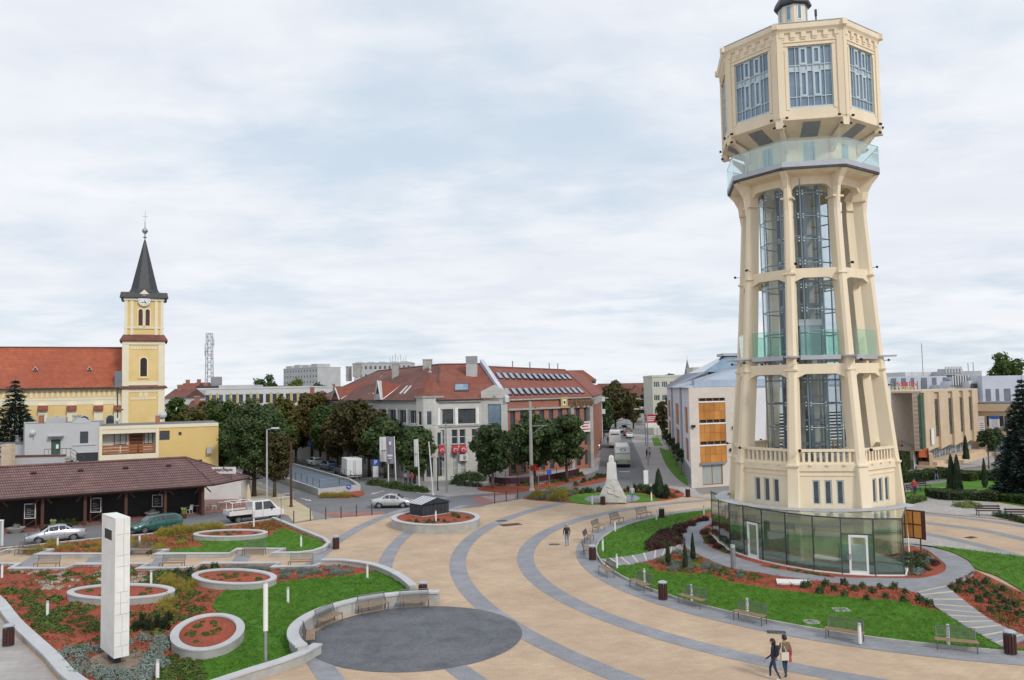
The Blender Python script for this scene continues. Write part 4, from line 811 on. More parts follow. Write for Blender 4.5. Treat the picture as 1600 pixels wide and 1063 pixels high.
gu0, gu1 = GY(113, 655, Y).x-xa, GY(141, 655, Y).x-xa; zg = zy(127, 653, Y); m = MB(); P_g = [(gu0, zt-.1), (gu1, zt-.1), (gu1, zt+.05), ((gu0+gu1)/2+.35, zg), ((gu0+gu1)/2-.35, zg), (gu0, zt+.05)]; k = 6
m.add([f.p(u, z, .03) for u, z in P_g]+[f.p(u, z, -.4) for u, z in P_g], [tuple(range(k)), tuple(range(2*k-1, k-1, -1))]+[(a, k+a, k+(a+1) % k, (a+1) % k) for a in range(k)]); m.build('gable', 'render_grey', hs)
m = MB(); fbox(m, f, wu-.9, wu+1.9, wz-.22, wz-.1, 0, .1); m.build('window_ledge', 'render_grey', hs)
m = MB(); fbox(m, f, du-.35, du+1.45, dz+2.25, dz+2.35, 0, .7); m.build('door_canopy', 'steel', hs)
m = MB(); fbox(m, f, du+.55, du+.85, dz+.9, dz+1.35, -.1, -.04); m.build('door_notice', 'white_paint', hs)
m = MB(); fbox(m, f, du-.6, du+2.4, dz-.2, dz, 0, 1.4); fbox(m, f, du-.6, du+2.4, dz-.5, dz-.25, 0, 1.3)
for k in range(9): fbox(m, f, du+2.4+k*.28, du+2.7+k*.28, dz-.38-k*.19, dz-.2-k*.19, .1, 1.2)
stp = m.build('stair', 'concrete', hs); m = MB()
for k in range(7): q0 = f.p(du-.6+k*.5, dz, 1.35); m.tube(q0, q0+Vector((0, 0, .95)), .025, n=5)
m.tube(f.p(du-.6, dz+.95, 1.35), f.p(du+2.4, dz+.95, 1.35), .03, n=5); m.tube(f.p(du+2.4, dz+.95, 1.35), f.p(du+4.9, dz-.8, 1.15), .03, n=5); m.tube(f.p(du+2.4, dz+.5, 1.35), f.p(du+4.9, dz-1.25, 1.15), .02, n=5); m.build('railing', 'wood_brown', stp)
def dish(parent, p, r, az):
    m = MB(); n = 14; M_ = Matrix.Rotation(az, 3, 'Z') @ Matrix.Rotation(-radians(62), 3, 'X')
    m.loft([[Vector(p)+M_ @ Vector((r*q*cos(2*pi*k/n), r*q*sin(2*pi*k/n), -.18*r+.5*r*q*q)) for k in range(n)] for q in (.05, .5, 1.0)]); d = m.build('dish', 'far_white', parent); m = MB(); m.tube(Vector(p)+Vector((0, .1, -.1)), Vector(p)+Vector((0, .3, -.7)), .03, n=5); m.tube(Vector(p), Vector(p)+M_ @ Vector((0, 0, .7*r)), .02, n=4); m.build('arm', 'steel', d)
dish(hs, f.p(GY(52, 675, Y).x-xa, zy(52, 676, Y), .4), .42, .5)
def chimney(parent, x, y, z0, z1, w, mat='bank_brick'):
    m = MB(); m.box(x-w/2, x+w/2, y-w/2, y+w/2, z0, z1-.15); c = m.build('chimney', mat, parent); m = MB(); m.box(x-w/2-.06, x+w/2+.06, y-w/2-.06, y+w/2+.06, z1-.15, z1); m.build('chimney_cap', 'concrete', c)
q = GY(93, 650, Y+5); chimney(hs, q.x, q.y, zt-.2, zt+.95, .6); q = GY(110, 650, Y+4); m = MB(); m.box(q.x-1.2, q.x+1.2, q.y, q.y+2, zt-.2, zt+.55); m.build('roof_unit', 'far_grey', hs); chimney(hs, GY(142, 650, Y+4).x, Y+4, zt-.2, zt+.8, .9, 'concrete')
yh = thing('yellow_house', 'yellow flat roofed house with a wooden loggia beside the grey house', 'house'); xc = GY(340.5, 690, Y).x; z0y, z1y = zy(158, 666, Y), zy(338, 661.5, Y); zt = (z0y+z1y)/2-.1; f = Face((xb+.02, Y-.05), (xc, Y-.05)); U = lambda x: GY(x, 690, Y).x-xb-.02
bz0, bz1 = zy(200, 711, Y), zy(200, 678, Y)
facade(yh, f, 0, zt-.35, [(U(246), zy(250, 690, Y), U(262)-U(246), zy(250, 675, Y)-zy(250, 690, Y), 4, 1, 'steel_dark', 'pane'), (U(276), zy(278, 683, Y), .36, .42, 1, 1, 'steel_dark', 'pane')], 'house_yellow', u0=U(244))
m = MB(); fbox(m, f, 0, f.len, zt-.38, zt, -.6, .08); fbox(m, f, U(240.5), U(245), 0, zt-.38, -1.4, .06); fbox(m, f, 0, U(159.5), 0, zt-.38, -1.4, .06); fbox(m, f, U(159.5), U(240.5), 0, bz0-.0, -1.4, .04); fbox(m, f, U(159.5), U(240.5), bz1, zt-.38, -1.4, .02); m.build('loggia_frame', 'church_cream', yh)
m = MB(); fbox(m, f, U(159.5), U(240.5), 0, zt-.38, -1.6, -1.4); m.build('loggia_wall', 'render_white', yh)
for a, b, p_ in ((176, 195, 'pane_curtain'), (222, 236, 'pane_curtain')): window(yh, f, U(a), zy(190, 697, Y), U(b)-U(a), 1.45, 2, 1, 1.36, 'wood_brown', p_, .08)
m = MB(); fbox(m, f, U(199), U(221), bz0, bz1-.15, -1.4, -1.3); dd = m.build('loggia_door', 'wood_orange', yh)
for k in range(6): m = MB(); fbox(m, f, U(199)+.1, U(221)-.1, bz0+.12+k*.42, bz0+.44+k*.42, -1.3, -1.27); m.build('door_panel', 'wood_brown', dd)
bal = MB(); fbox(bal, f, U(159.5), U(240.5), bz0+.0, bz0+.09, -.2, -.1); ba = bal.build('balcony_rail', 'wood_brown', yh)
for k in range(3):
    for a, b in ((159.5, 186), (187, 213), (214, 240.5)): m = MB(); fbox(m, f, U(a)+.03, U(b)-.03, bz0+.16+k*.34, bz0+.42+k*.34, -.18, -.12); m.build('rail_board', 'wood_orange', ba)
hull(yh, [(xb+.02, Y), (xc, Y), (xc, Y+10), (xb+.02, Y+10)], 0, zt, 'house_yellow', 'side_wall', skip=(0,)); slab(yh, [(xb+.02, Y+.55), (xc, Y+.55), (xc, Y+10), (xb+.02, Y+10)], zt-.1, zt+.02, 'roof_felt', 'roof')
chimney(yh, GY(261, 655, Y+3).x, Y+3, zt, zt+1.1, .55); dish(yh, (GY(275, 655, Y+4).x, Y+4, zt+.9), .55, .35); dish(yh, (GY(200, 655, Y+3).x, Y+3, zt+.5), .35, .5)
m = MB(); m.rbox((GY(320, 703, Y-1).x, Y-.4, zy(320, 708, Y)), (.6, .4, .8)); m.build('air_unit', 'far_grey', yh)
pivot(hs, (xb, Y), radians(24), .86); pivot(yh, (xb, Y), radians(24), .945)
# low yard wall and chimney pots left
yw = thing('yard_wall', 'long low garden wall with orange coping behind the market roof', 'wall', (0, 0, 0)); a, b = GY(-20, 720, 88), GY(100, 715, 88); f = Face((a.x, 88), (b.x, 88)); zt = zy(50, 714, 88)
m = MB(); fbox(m, f, 0, f.len, 0, zt, -.3, 0); m.build('wall', 'render_grey', yw); m = MB(); fbox(m, f, -.05, f.len+.05, zt, zt+.18, -.38, .08); m.build('coping', 'tile_old', yw)
m = MB(); q = GY(13, 700, 87); m.box(q.x-.5, q.x+.5, q.y-.4, q.y+.4, 0, zy(13, 694, 87)); m.build('pillar', 'brown_stone', yw)
gh = thing('back_shed', 'small low white shed with grey flat roof left of the grey house', 'shed'); a, b = GY(-60, 690, 97), GY(38, 690, 97); zt = zy(20, 694, 97); slab(gh, [(a.x, 97), (b.x, 97), (b.x, 103), (a.x, 103)], 0, zt, 'render_grey', 'wall'); slab(gh, [(a.x-.1, 96.9), (b.x+.1, 96.9), (b.x+.1, 103), (a.x-.1, 103)], zt, zt+.2, 'roof_felt', 'roof'); chimney(gh, GY(28, 670, 99).x, 99, zt+.2, zy(28, 680, 99), .9, 'far_grey')
# ------------------------------------------------------------------ market hall
mk = thing('market_hall', 'long open market hall with brown tiled hip roof and dark timber posts', 'market hall'); ZE = 3.2
FL, FR, BR = G(-160, 790.4, ZE), G(333.5, 757, ZE), G(390, 745.8, ZE); d = (FR-FL).normalized(); wv = BR-FR; wv = wv-d*wv.dot(d); wl_ = wv.length; BL = FL+wv; BR2 = BR
re = (FR+BR2)/2-d*(wl_*.28); qd = GY(291, 715.3, re.y); re = Vector((qd.x, qd.y, 0)); ZR = qd.z; rs = re-d*70
roof = MB(); e0, e1 = (FL.x, FL.y, ZE), (FR.x, FR.y, ZE); r0, r1 = (rs.x, rs.y, ZR), (re.x, re.y, ZR); b0, b1 = (BL.x, BL.y, ZE), (BR2.x, BR2.y, ZE)
roof.quad(e0, e1, r1, r0); roof.add([e1, b1, r1], [(0, 1, 2)]); roof.quad(b1, b0, r0, r1); rfm = roof.build('roof', 'tile_brown', mk)
m = MB(); dz_ = -.14
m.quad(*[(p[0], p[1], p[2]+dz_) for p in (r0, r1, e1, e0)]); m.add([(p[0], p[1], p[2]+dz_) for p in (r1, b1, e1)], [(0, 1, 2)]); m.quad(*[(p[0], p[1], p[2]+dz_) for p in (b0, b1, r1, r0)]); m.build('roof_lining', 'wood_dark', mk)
m = MB()
for a, b, r in ((r0, r1, .13), (r1, e1, .1), (r1, b1, .1)): m.tube(Vector(a)+Vector((0, 0, .03)), Vector(b)+Vector((0, 0, .03)), r, n=6)
m.build('ridge_tiles', 'tile_brown', rfm)
m = MB(); m.tube(Vector(e0)+Vector((0, -.05, -.08)), Vector(e1)+Vector((0, -.05, -.08)), .09, n=6); m.tube(Vector(e1)+Vector((0, -.05, -.08)), Vector(b1)+Vector((0, 0, -.08)), .09, n=6); m.build('gutter', 'wood_dark', mk)
up = (Vector(r1)-Vector(e1)); nrm = d.cross((Vector(r0)-Vector(e0))).normalized(); 
for k in range(12):                     # snow guards / vent tiles
    for t_ in (.72,):
        p = Vector(e1).lerp(Vector(r1), 0)+(-d)*(4+k*4.0)+(Vector(re)+Vector((0, 0, ZR))-Vector(e1)-d*(Vector(re)-Vector(e1)).dot(d))*t_; m = MB(); m.rbox(p+Vector((0, 0, .1)), (.5, .3, .12), atan2(d.y, d.x), .3); m.build('vent_tile', 'wood_dark', rfm)
vin = wv.normalized()
for k in range(19):
    p = Vector((FR.x, FR.y, 0))-d*(.9+k*3.55)+vin*.9; m = MB(); m.box(-.13, .13, -.13, .13, 0, ZE+.15); po = m.build('post', 'wood_brown', mk, loc=p, rz=atan2(d.y, d.x)); m = MB(); m.rbox((.4, 0, ZE-.45), (1.1, .1, .12), 0, 0, .85); m.rbox((-.4, 0, ZE-.45), (1.1, .1, .12), 0, 0, -.85); m.build('brace', 'wood_brown', po)
for k in range(3):
    p = Vector((FR.x, FR.y, 0))-d*.9+vin*(.9+(wl_-1.8)*(k+1)/3); m = MB(); m.box(-.13, .13, -.13, .13, 0, ZE+.15); m.build('post', 'wood_brown', mk, loc=p, rz=atan2(d.y, d.x))
m = MB(); p0, p1 = Vector((FR.x, FR.y, 0))-d*.6+vin*(wl_*.85), Vector((FL.x, FL.y, 0))+vin*(wl_*.85); fB = Face((p1.x, p1.y), (p0.x, p0.y)); fbox(m, fB, 0, fB.len, 0, ZR-.3, -.2, 0); m.build('back_wall', 'black', mk)  # wall coloured black to stand in for the deep shade inside the hall
m = MB(); fC = Face((FL.x, FL.y), (FR.x, FR.y)); fbox(m, fC, 0, fC.len-.6, ZE-.35, ZE-.1, -1.0, -.8); m.build('beam', 'wood_brown', mk)
fw_ = Vector((FR.x, FR.y, 0))
sg = thing('roof_sign', 'white sign board with handwriting standing on the market roof corner', 'sign'); a, b = GY(330.5, 742.5, re.y+.8), GY(368, 738, re.y+.2); zt = zy(349, 730, re.y+.5); f = Face((a.x, a.y), (b.x, b.y)); zb_ = (a.z+b.z)/2
pm('sign_white', (.72, .66, .66), (.76, .70, .70), 1, .6); m = MB(); fbox(m, f, 0, f.len, zb_, zt, -.08, 0); m.build('board', 'sign_white', sg); m = MB(); n = 40; rnd = random.Random(4)
pts = [f.p(.35+(f.len-.7)*k/n, zb_+.33+.16*sin(k*1.9)+.1*rnd.random()+(.25 if k in (2, 20, 21) else 0), .02) for k in range(n+1)]
m.pipe(pts[:18], .035, 4); m.pipe(pts[19:], .035, 4); m.build('handwriting', 'steel_dark', sg)
m = MB(); m.tube(f.p(.5, zb_-.5, -.1), f.p(.5, zb_, -.05), .04); m.tube(f.p(f.len-.5, zb_-.6, -.1), f.p(f.len-.5, zb_, -.05), .04); m.build('bracket', 'steel_dark', sg)
# round roofed kiosk behind
kk = thing('barrel_kiosk', 'pale kiosk with a grey barrel roof behind the market hall corner', 'kiosk'); q = GY(357, 735, 96); q.x -= 2.2; m = MB(); n = 10
m.loft([[(q.x-2+6*t_, 97+1.8*cos(pi*k/n), 2.3+1.35*sin(pi*k/n)) for k in range(n+1)] for t_ in (0, 1)], False); m.build('roof', 'zinc', kk); m = MB(); m.box(q.x-1.9, q.x+3.9, 95.4, 98.6, 0, 2.3); m.build('wall', 'render_white', kk)
# ================================================================== town behind
def flatblock(name, label, cat, x0, x1, ytop, Y, depth, rows, cols, mat, z0w=1.0, skew=0., wfrac=.55, hfrac=.5, frame='white_paint', pane='pane', roofm='roof_felt', parapet=.35, xb=.0, nx=1):
    t = thing(name, label, cat); a, b = GY(x0, ytop, Y), GY(x1, ytop, Y+skew); zt = (a.z+b.z)/2; f = Face((a.x, a.y), (b.x, b.y)); st = (zt-z0w)/rows; cu = f.len/cols
    wins = [(cu*(i+.5-wfrac/2), z0w+st*k+st*.25, cu*wfrac, st*hfrac, nx, 1, frame, pane) for k in range(rows) for i in range(cols)]
    facade(t, f, 0, zt, wins, mat); bk = [f.p(0, 0), f.p(f.len, 0), f.p(f.len, 0, -depth), f.p(0, 0, -depth)]; hull(t, bk, 0, zt, mat, 'side_wall', skip=(0,))
    slab(t, [f.p(-.1, 0, .1), f.p(f.len+.1, 0, .1), f.p(f.len+.1, 0, -depth-.1), f.p(-.1, 0, -depth-.1)], zt, zt+parapet, mat, 'parapet'); return t, f, zt
def gablehouse(name, label, x0, x1, ye, yr, Y, depth, mat, roofm, rows=1, cols=3, hip=0.):
    t = thing(name, label, 'house'); a, b = GY(x0, ye, Y), GY(x1, ye, Y); ze = a.z; zr = zy((x0+x1)/2, yr, Y+depth/2); f = Face((a.x, Y), (b.x, Y)); cu = f.len/cols; st = ze/rows
    facade(t, f, 0, ze, [(cu*(i+.3), st*k+st*.35, cu*.4, st*.45) for k in range(rows) for i in range(cols)], mat); P4 = [f.p(0, 0), f.p(f.len, 0), f.p(f.len, 0, -depth), f.p(0, 0, -depth)]; hull(t, P4, 0, ze, mat, 'side_wall', skip=(0,))
    m = MB(); e = [f.p(-.3, ze, .3), f.p(f.len+.3, ze, .3), f.p(f.len+.3, ze, -depth-.3), f.p(-.3, ze, -depth-.3)]; r = [f.p(hip-.3, zr, -depth/2), f.p(f.len+.3-hip, zr, -depth/2)]
    m.quad(e[0], e[1], r[1], r[0]); m.quad(e[2], e[3], r[0], r[1]); m.add([e[1], e[2], r[1]], [(0, 1, 2)]); m.add([e[3], e[0], r[0]], [(0, 1, 2)]); rf = m.build('roof', roofm, t); chimney(rf, f.p(f.len*.3, 0, -depth*.4).x, Y+depth*.4, ze+(zr-ze)*.5, zr+.8, .7); return t
# white strip building behind the trees
lb, f, zt = flatblock('long_building', 'long white low building with a strip of windows behind the trees', 'building', 308, 497, 607.5, 172, 14, 3, 18, 'far_white', 1.0, wfrac=.72, hfrac=.48, parapet=.3)
for i in range(18):
    for k in (2,):
        m = MB(); cu = f.len/18; st = (zt-1)/3; fbox(m, f, cu*(i+.86), cu*(i+1.14), 1+st*k+st*.2, 1+st*k+st*.8, .0, .04); m.build('panel', 'panel_yellow' if i % 3 else 'far_white', lb)
m = MB(); q0, q1 = GY(342, 604, 180), GY(398, 604, 180); m.box(q0.x, q1.x, 180, 186, zt, zy(360, 602, 180)); m.build('roof_room', 'far_grey', lb)
m = MB(); q0, q1 = GY(398, 606, 178), GY(480, 606, 178); m.box(q0.x, q1.x, 178, 186, zt, zy(430, 604, 178)); m.build('roof_strip', 'concrete', lb)
m = MB(); m.box(GY(286, 612, 168).x, GY(310, 612, 168).x, 168, 184, 0, zy(300, 609, 168)); m.build('end_block', 'far_grey', lb)
gablehouse('red_house', 'red gabled house roof left of the lattice mast', 276, 300, 612, 599, 182, 9, 'render_white', 'tile_red')
gablehouse('red_house', 'bright orange red roofed house at the foot of the lattice mast', 297, 316, 608, 598, 192, 8, 'orange_box', 'tile_red')
gablehouse('tile_house', 'old brown tiled house roof beside the church tower', 258, 288, 622, 608, 150, 10, 'render_white', 'tile_old')
gablehouse('tile_house', 'tan tiled house roof between the trees right of the church', 286, 316, 648, 626, 140, 9, 'tan_render', 'tile_old')
gablehouse('tile_house', 'dark brown hip roof below the long white building', 455, 520, 640, 611, 150, 16, 'render_white', 'tile_old', hip=4)
for i, (a, b, ye, yr, Y_, lab) in enumerate(((400, 440, 609, 603, 260, 'far grey roof right of the round tree'), (505, 545, 612, 604, 250, 'far brown roof left of the big bank roof'), (330, 352, 609, 603, 240, 'far red roof behind the mast foot'))): gablehouse('far_house', lab, a, b, ye, yr, Y_, 10, 'far_grey', 'tile_old' if i else 'roof_felt')
# lattice mast
Y = 186.; ms = thing('lattice_mast', 'tall thin lattice radio mast with antennas on a rooftop', 'mast', (GY(327, 600, Y).x, Y, zy(327, 600, Y))); hm = zy(327, 521, Y)-zy(327, 600, Y)
m = MB(); n = 14; w0, w1 = .75, .55
for sx, sy in ((-1, -1), (1, -1), (1, 1), (-1, 1)): m.tube((sx*w0, sy*w0, -3), (sx*w1, sy*w1, hm), .075, n=5)
for k in range(n):
    za, zb_ = hm*k/n, hm*(k+1)/n; wa = w0+(w1-w0)*k/n; wb = w0+(w1-w0)*(k+1)/n
    for (ax, ay), (bx_, by_) in (((-1, -1), (1, -1)), ((1, -1), (1, 1)), ((1, 1), (-1, 1)), ((-1, 1), (-1, -1))):
        s = 1 if k % 2 else -1; p, q = ((ax, ay), (bx_, by_)) if s > 0 else ((bx_, by_), (ax, ay)); m.tube((p[0]*wa, p[1]*wa, za), (q[0]*wb, q[1]*wb, zb_), .04, n=4); m.tube((ax*wb, ay*wb, zb_), (bx_*wb, by_*wb, zb_), .04, n=4)
m.build('lattice', 'steel', ms); rnd = random.Random(3)
for k in range(9): z = hm*(.55+.45*k/9); a = rnd.random()*6.3; m = MB(); m.rbox((cos(a)*.95, sin(a)*.95, z), (.25, .2, 1.3), a); m.build('antenna', 'far_white', ms)
m = MB(); m.box(-2.4, 2.8, -2, 2, -2.5, -.5); m.build('equipment_room', 'steel_dark', ms); m = MB(); m.box(.9, 2.6, -1, 1, -.5, 1.6); m.build('cabinet', 'steel', ms)
# apartment blocks on the skyline
t, f, zt = flatblock('apartment_block', 'tall pale apartment block on the skyline left of the bank roof', 'building', 443, 496, 576, 430, 14, 8, 12, 'far_grey', 2.0, skew=-22, wfrac=.5, hfrac=.45)
f2 = Face(f.p(f.len, 0), f.p(f.len, 0)+Vector((8.5, 10, 0))); facade(t, f2, 0, zt, grid(1.6, 3.6, 3, 3, 3.0, 8, 1.5, 1.5), 'far_white', 'end_wall')
for k in range(4): m = MB(); fbox(m, f, f.len*(k+.1)/4, f.len*(k+.75)/4, zt, zt+1.6+.4*(k % 2), -9, -1); m.build('roof_room', 'far_grey', t)
t, f, zt = flatblock('apartment_block', 'flat grey apartment block top rising behind the bank roof ridge', 'building', 553, 642, 568, 300, 12, 7, 12, 'far_grey', 2., wfrac=.55, hfrac=.45)
for k in range(5): m = MB(); fbox(m, f, f.len*(k+.1)/5, f.len*(k+.6)/5, zt, zt+.7, -9, -1); m.build('roof_room', 'far_grey', t)
m = MB(); q = GY(622, 566, 305)
for k in range(7): m.tube((q.x-3+k, 305, zt), (q.x-3+k, 305, zt+2.2+(k*37 % 5)*.4), .08, n=4)
m.build('roof_antennas', 'steel_dark', t)
# ------------------------------------------------------------------ bank building on the corner
bk = thing('bank_building', 'large corner bank building with red hip roofs, stone turret and brick wing', 'bank')
g = lambda px, Yd: Vector((GY(px, 640, Yd).x, Yd, 0))
P0, P1, P2, P3, P4 = g(497, 150), g(653, 111.6), g(752, 112.6), g(793, 112.0), g(922, 124.7)
P1b = g(682, 110.8); ZE = 11.05
fl_, ff, fg, fb_ = Face(P0, P1), Face(P1b, P2), Face(P2, P3), Face(P3, P4)
# left wing
wl = []
n = 12; cu = fl_.len/n
for i in range(n):
    wl += [(cu*i+.5, 7.75, cu-.75, 1.9, 2, 1, 'white_paint', 'pane'), (cu*i+.9, 4.3, 1.2, 1.9, 1, 1, 'white_paint', 'pane'), (cu*i+.9, .8, 1.2, 2.0, 1, 1, 'steel_dark', 'pane')]
facade(bk, fl_, 0, ZE, wl, 'bank_stone', depth=.5)
for i in range(n): m = MB(); fbox(m, fl_, cu*i-.1, cu*i+.3, 7.4, 9.9, -.1, .12); m.build('loggia_post', 'white_paint', bk)
# front face
U = lambda px: (GY(px, 640, 111.5).x-P1b.x)
wf = [(.35, 7.7, U(715)-.5-.35, 2.05, 3, 1, 'steel_dark', 'pane'), (U(715)+.1, 7.7, U(747)-U(715)-.3, 2.05, 3, 1, 'steel_dark', 'pane')]
for px in (690, 711, 723.5, 743): wf += [(U(px)-.42, 4.9, .85, 2.0, 1, 2, 'white_paint', 'pane', 'concrete')]
for px in (690, 711, 723.5): wf += [(U(px)-.36, .55, .72, 3.2, 1, 3, 'white_paint', 'pane_curtain')]
facade(bk, ff, 0, ZE, wf, 'bank_stone', depth=.4)
for u in (.1, U(714.5)-.22, U(748)-.2): m = MB(); fbox(m, ff, u, u+.4, 7.55, 9.9, -.2, .14); m.build('loggia_post', 'white_paint', bk)
m = MB(); fbox(m, ff, 0, ff.len, 7.3, 7.55, -.1, .16); fbox(m, ff, 0, ff.len, ZE-.35, ZE-.05, -.1, .3); fbox(m, fl_, 0, fl_.len, 7.3, 7.55, -.1, .16); fbox(m, fl_, 0, fl_.len, ZE-.35, ZE-.05, -.1, .3); m.build('string_course', 'concrete', bk)
def awning_sign(px):
    m = MB(); u = U(px); m.hexa([ff.p(u-.42, 3.75, .75), ff.p(u+.42, 3.75, .75), ff.p(u+.42, 3.75, .0), ff.p(u-.42, 3.75, 0)], [ff.p(u-.42, 3.85, .75), ff.p(u+.42, 3.85, .75), ff.p(u+.42, 4.75, .02), ff.p(u-.42, 4.75, .02)]); a = m.build('awning', 'sign_red', bk)
    m = MB()
    for k in range(8): a0, a1 = pi*k/8, pi*(k+1)/8; pa, pb = [ff.p(u+.24*cos(q), 3.95+.3*sin(q)+.1, .75-.62*(.2+.3*sin(q))+.04) for q in (a0, a1)]; m.tube(pa, pb, .045, n=4)
    m.build('emblem', 'white_paint', a)
for px in (690, 711, 723.5): awning_sign(px)
m = MB(); u = U(724); fbox(m, ff, u-.6, u+.6, 2.6, 3.5, .05, .5); ac = m.build('air_conditioner', 'render_white', bk); m = MB(); q = ff.p(u, 3.05, .51); m.loft([[q+Vector((.32*cos(2*pi*k/12), 0, .32*sin(2*pi*k/12))) for k in range(12)], [q+Vector((.3*cos(2*pi*k/12), -.02, .3*sin(2*pi*k/12))) for k in range(12)]]); m.build('fan', 'steel', ac)
# turret
tc = (P1+P1b)/2+Vector((.35, 1.0, 0)); TR = 2.05; m = MB()
tp = [(tc.x+TR*cos(pi/8+k*pi/4), tc.y+TR*sin(pi/8+k*pi/4)) for k in range(8)]
for k in range(8):
    f = Face(tp[k-1], tp[k]) if False else Face(tp[k], tp[(k+1) % 8]); w = f.len
    facade(bk, f, 0, ZE+.35, [(w/2-.38, 7.6, .76, 1.95, 1, 1, 'white_paint', 'pane'), (w/2-.38, 4.3, .76, 2.3, 1, 1, 'white_paint', 'pane'), (w/2-.45, .6, .9, 2.6, 1, 1, 'steel_dark', 'pane')], 'bank_stone', 'turret_wall')
m = MB(); m.prism([(tc.x+(TR+.15)*cos(pi/8+k*pi/4), tc.y+(TR+.15)*sin(pi/8+k*pi/4)) for k in range(8)], ZE+.3, ZE+.65); m.build('turret_cornice', 'concrete', bk)
def ring8(r, z): return [(tc.x+r*cos(pi/8+k*pi/4), tc.y+r*sin(pi/8+k*pi/4), z) for k in range(8)]
m = MB(); m.loft([ring8(TR+.2, ZE+.62), ring8(TR-.1, ZE+.95), ring8(.85, ZE+2.6), ring8(.1, ZE+3.8)]); tr_ = m.build('turret_roof', 'tile_red', bk)
m = MB(); m.lathe([(.2, 0), (.28, .15), (.1, .4), (.22, .7), (.1, 1.0), (.03, 1.6)], 8, (tc.x, tc.y, ZE+3.7)); m.build('finial', 'concrete', tr_)
# gable section
gz_ = zy(772, 601.5, 112.3); m = MB(); c = fg.len/2; gp_ = [(0, 0), (fg.len, 0), (fg.len, 12.1), (c, gz_), (0, 12.1)]
op = (c-.95, 6.5, 1.9, 3.9)
facade(bk, fg, 0, 11.0, [(c-.95, 6.4, 1.9, 3.9, 2, 3, 'steel_blue', 'pane_sky')], 'bank_stone', 'gable_wall', depth=.35)
m.add([fg.p(0, 11.0), fg.p(fg.len, 11.0), fg.p(fg.len, 12.1), fg.p(c, gz_), fg.p(0, 12.1), fg.p(0, 11.0, -.4), fg.p(fg.len, 11.0, -.4), fg.p(fg.len, 12.1, -.4), fg.p(c, gz_, -.4), fg.p(0, 12.1, -.4)], [(0, 1, 2, 3, 4), (9, 8, 7, 6, 5), (2, 7, 8, 3), (3, 8, 9, 4), (1, 6, 7, 2), (4, 9, 5, 0)]); m.build('gable', 'bank_stone', bk)
m = MB(); m.add([fg.p(c-.75, gz_-2.2, .05), fg.p(c+.75, gz_-2.2, .05), fg.p(c, gz_-1.4, .05), fg.p(c-.75, gz_-2.2, 0), fg.p(c+.75, gz_-2.2, 0), fg.p(c, gz_-1.4, 0)], [(0, 1, 2), (0, 2, 5, 3), (1, 4, 5, 2), (0, 3, 4, 1)]); m.build('gable_mark', 'steel', bk)
# roofs
D_ = 10.5; ZR_ = zy(690, 570, 122)
Q0, Q1, Q2 = fl_.p(3.5, ZR_, -D_), g(688, 121.5)+Vector((0, 0, ZR_)), g(754, 122.5)+Vector((0, 0, ZR_))
E0, E1, E1b, E2 = fl_.p(-.5, ZE, .45), fl_.p(fl_.len, ZE, .45), ff.p(0, ZE, .45), ff.p(ff.len, ZE, .35)
Bk0, Bk1 = Q0+Vector((-3, 10, ZE-ZR_)), Q2+Vector((0, 10, ZE-ZR_))
m = MB(); m.quad(E0, E1, Q1, Q0); m.add([E1, E1b, Q1], [(0, 1, 2)]); m.add([E0, Q0, Bk0], [(0, 1, 2)]); rl = m.build('roof_left', 'tile_old', bk)
m = MB(); m.quad(E1b, E2, Q2, Q1); m.add([E2, fg.p(fg.len, ZE, .0), Q2], [(0, 1, 2)]); m.quad(Q0, Q1, Bk1, Bk0) ; m.quad(Q1, Q2, Bk1, Bk1); m.build('roof_front', 'tile_red', bk)
m = MB(); m.tube(Q0, Q1, .16, n=6); m.tube(Q1, Q2, .16, n=6); m.tube(Q1, E1b, .14, n=6); m.tube(Q0, E0, .14, n=6); m.build('ridge_tiles', 'tile_old', bk)
m = MB(); m.tube(E0+Vector((0, 0, -.05)), E1+Vector((0, 0, -.05)), .1, n=6); m.tube(E1b+Vector((0, 0, -.05)), E2+Vector((0, 0, -.05)), .1, n=6); m.build('gutter', 'steel_dark', bk)
# red cross gables on the left wing with white verges
def roofpt(a, b, c_, d_, s, t): return a.lerp(b, s).lerp(d_.lerp(c_, s), t)
def skylights(parent, a, b, c_, d_, ss, t0, t1, w, mat='pane_sky', wide=1):
    nrm = (b-a).cross(d_-a).normalized(); nrm = nrm if nrm.z > 0 else -nrm
    for s in ss:
        h = w/(b-a).length/2
        def quad_at(e, lift): return [roofpt(a, b, c_, d_, s-h+e, t0+e*2)+nrm*lift, roofpt(a, b, c_, d_, s+h-e, t0+e*2)+nrm*lift, roofpt(a, b, c_, d_, s+h-e, t1-e*2)+nrm*lift, roofpt(a, b, c_, d_, s-h+e, t1-e*2)+nrm*lift]
        m = MB(); m.hexa(quad_at(0, 0), quad_at(0, .14)); o = m.build('skylight', 'steel_dark' if mat != 'white' else 'far_white', parent); m = MB(); e = h*.16; m.hexa(quad_at(e, .14), quad_at(e, .16)); m.build('pane', 'pane_sky' if mat != 'white' else 'far_white', o)
skylights(rl, E0, E1, Q1, Q0, [.13, .17, .21, .46, .50, .54, .58, .62, .84, .875], .16, .38, .55, 'white')
skylights(bk, E1b, E2, Q2, Q1, [.47, .60], .2, .42, 1.25)
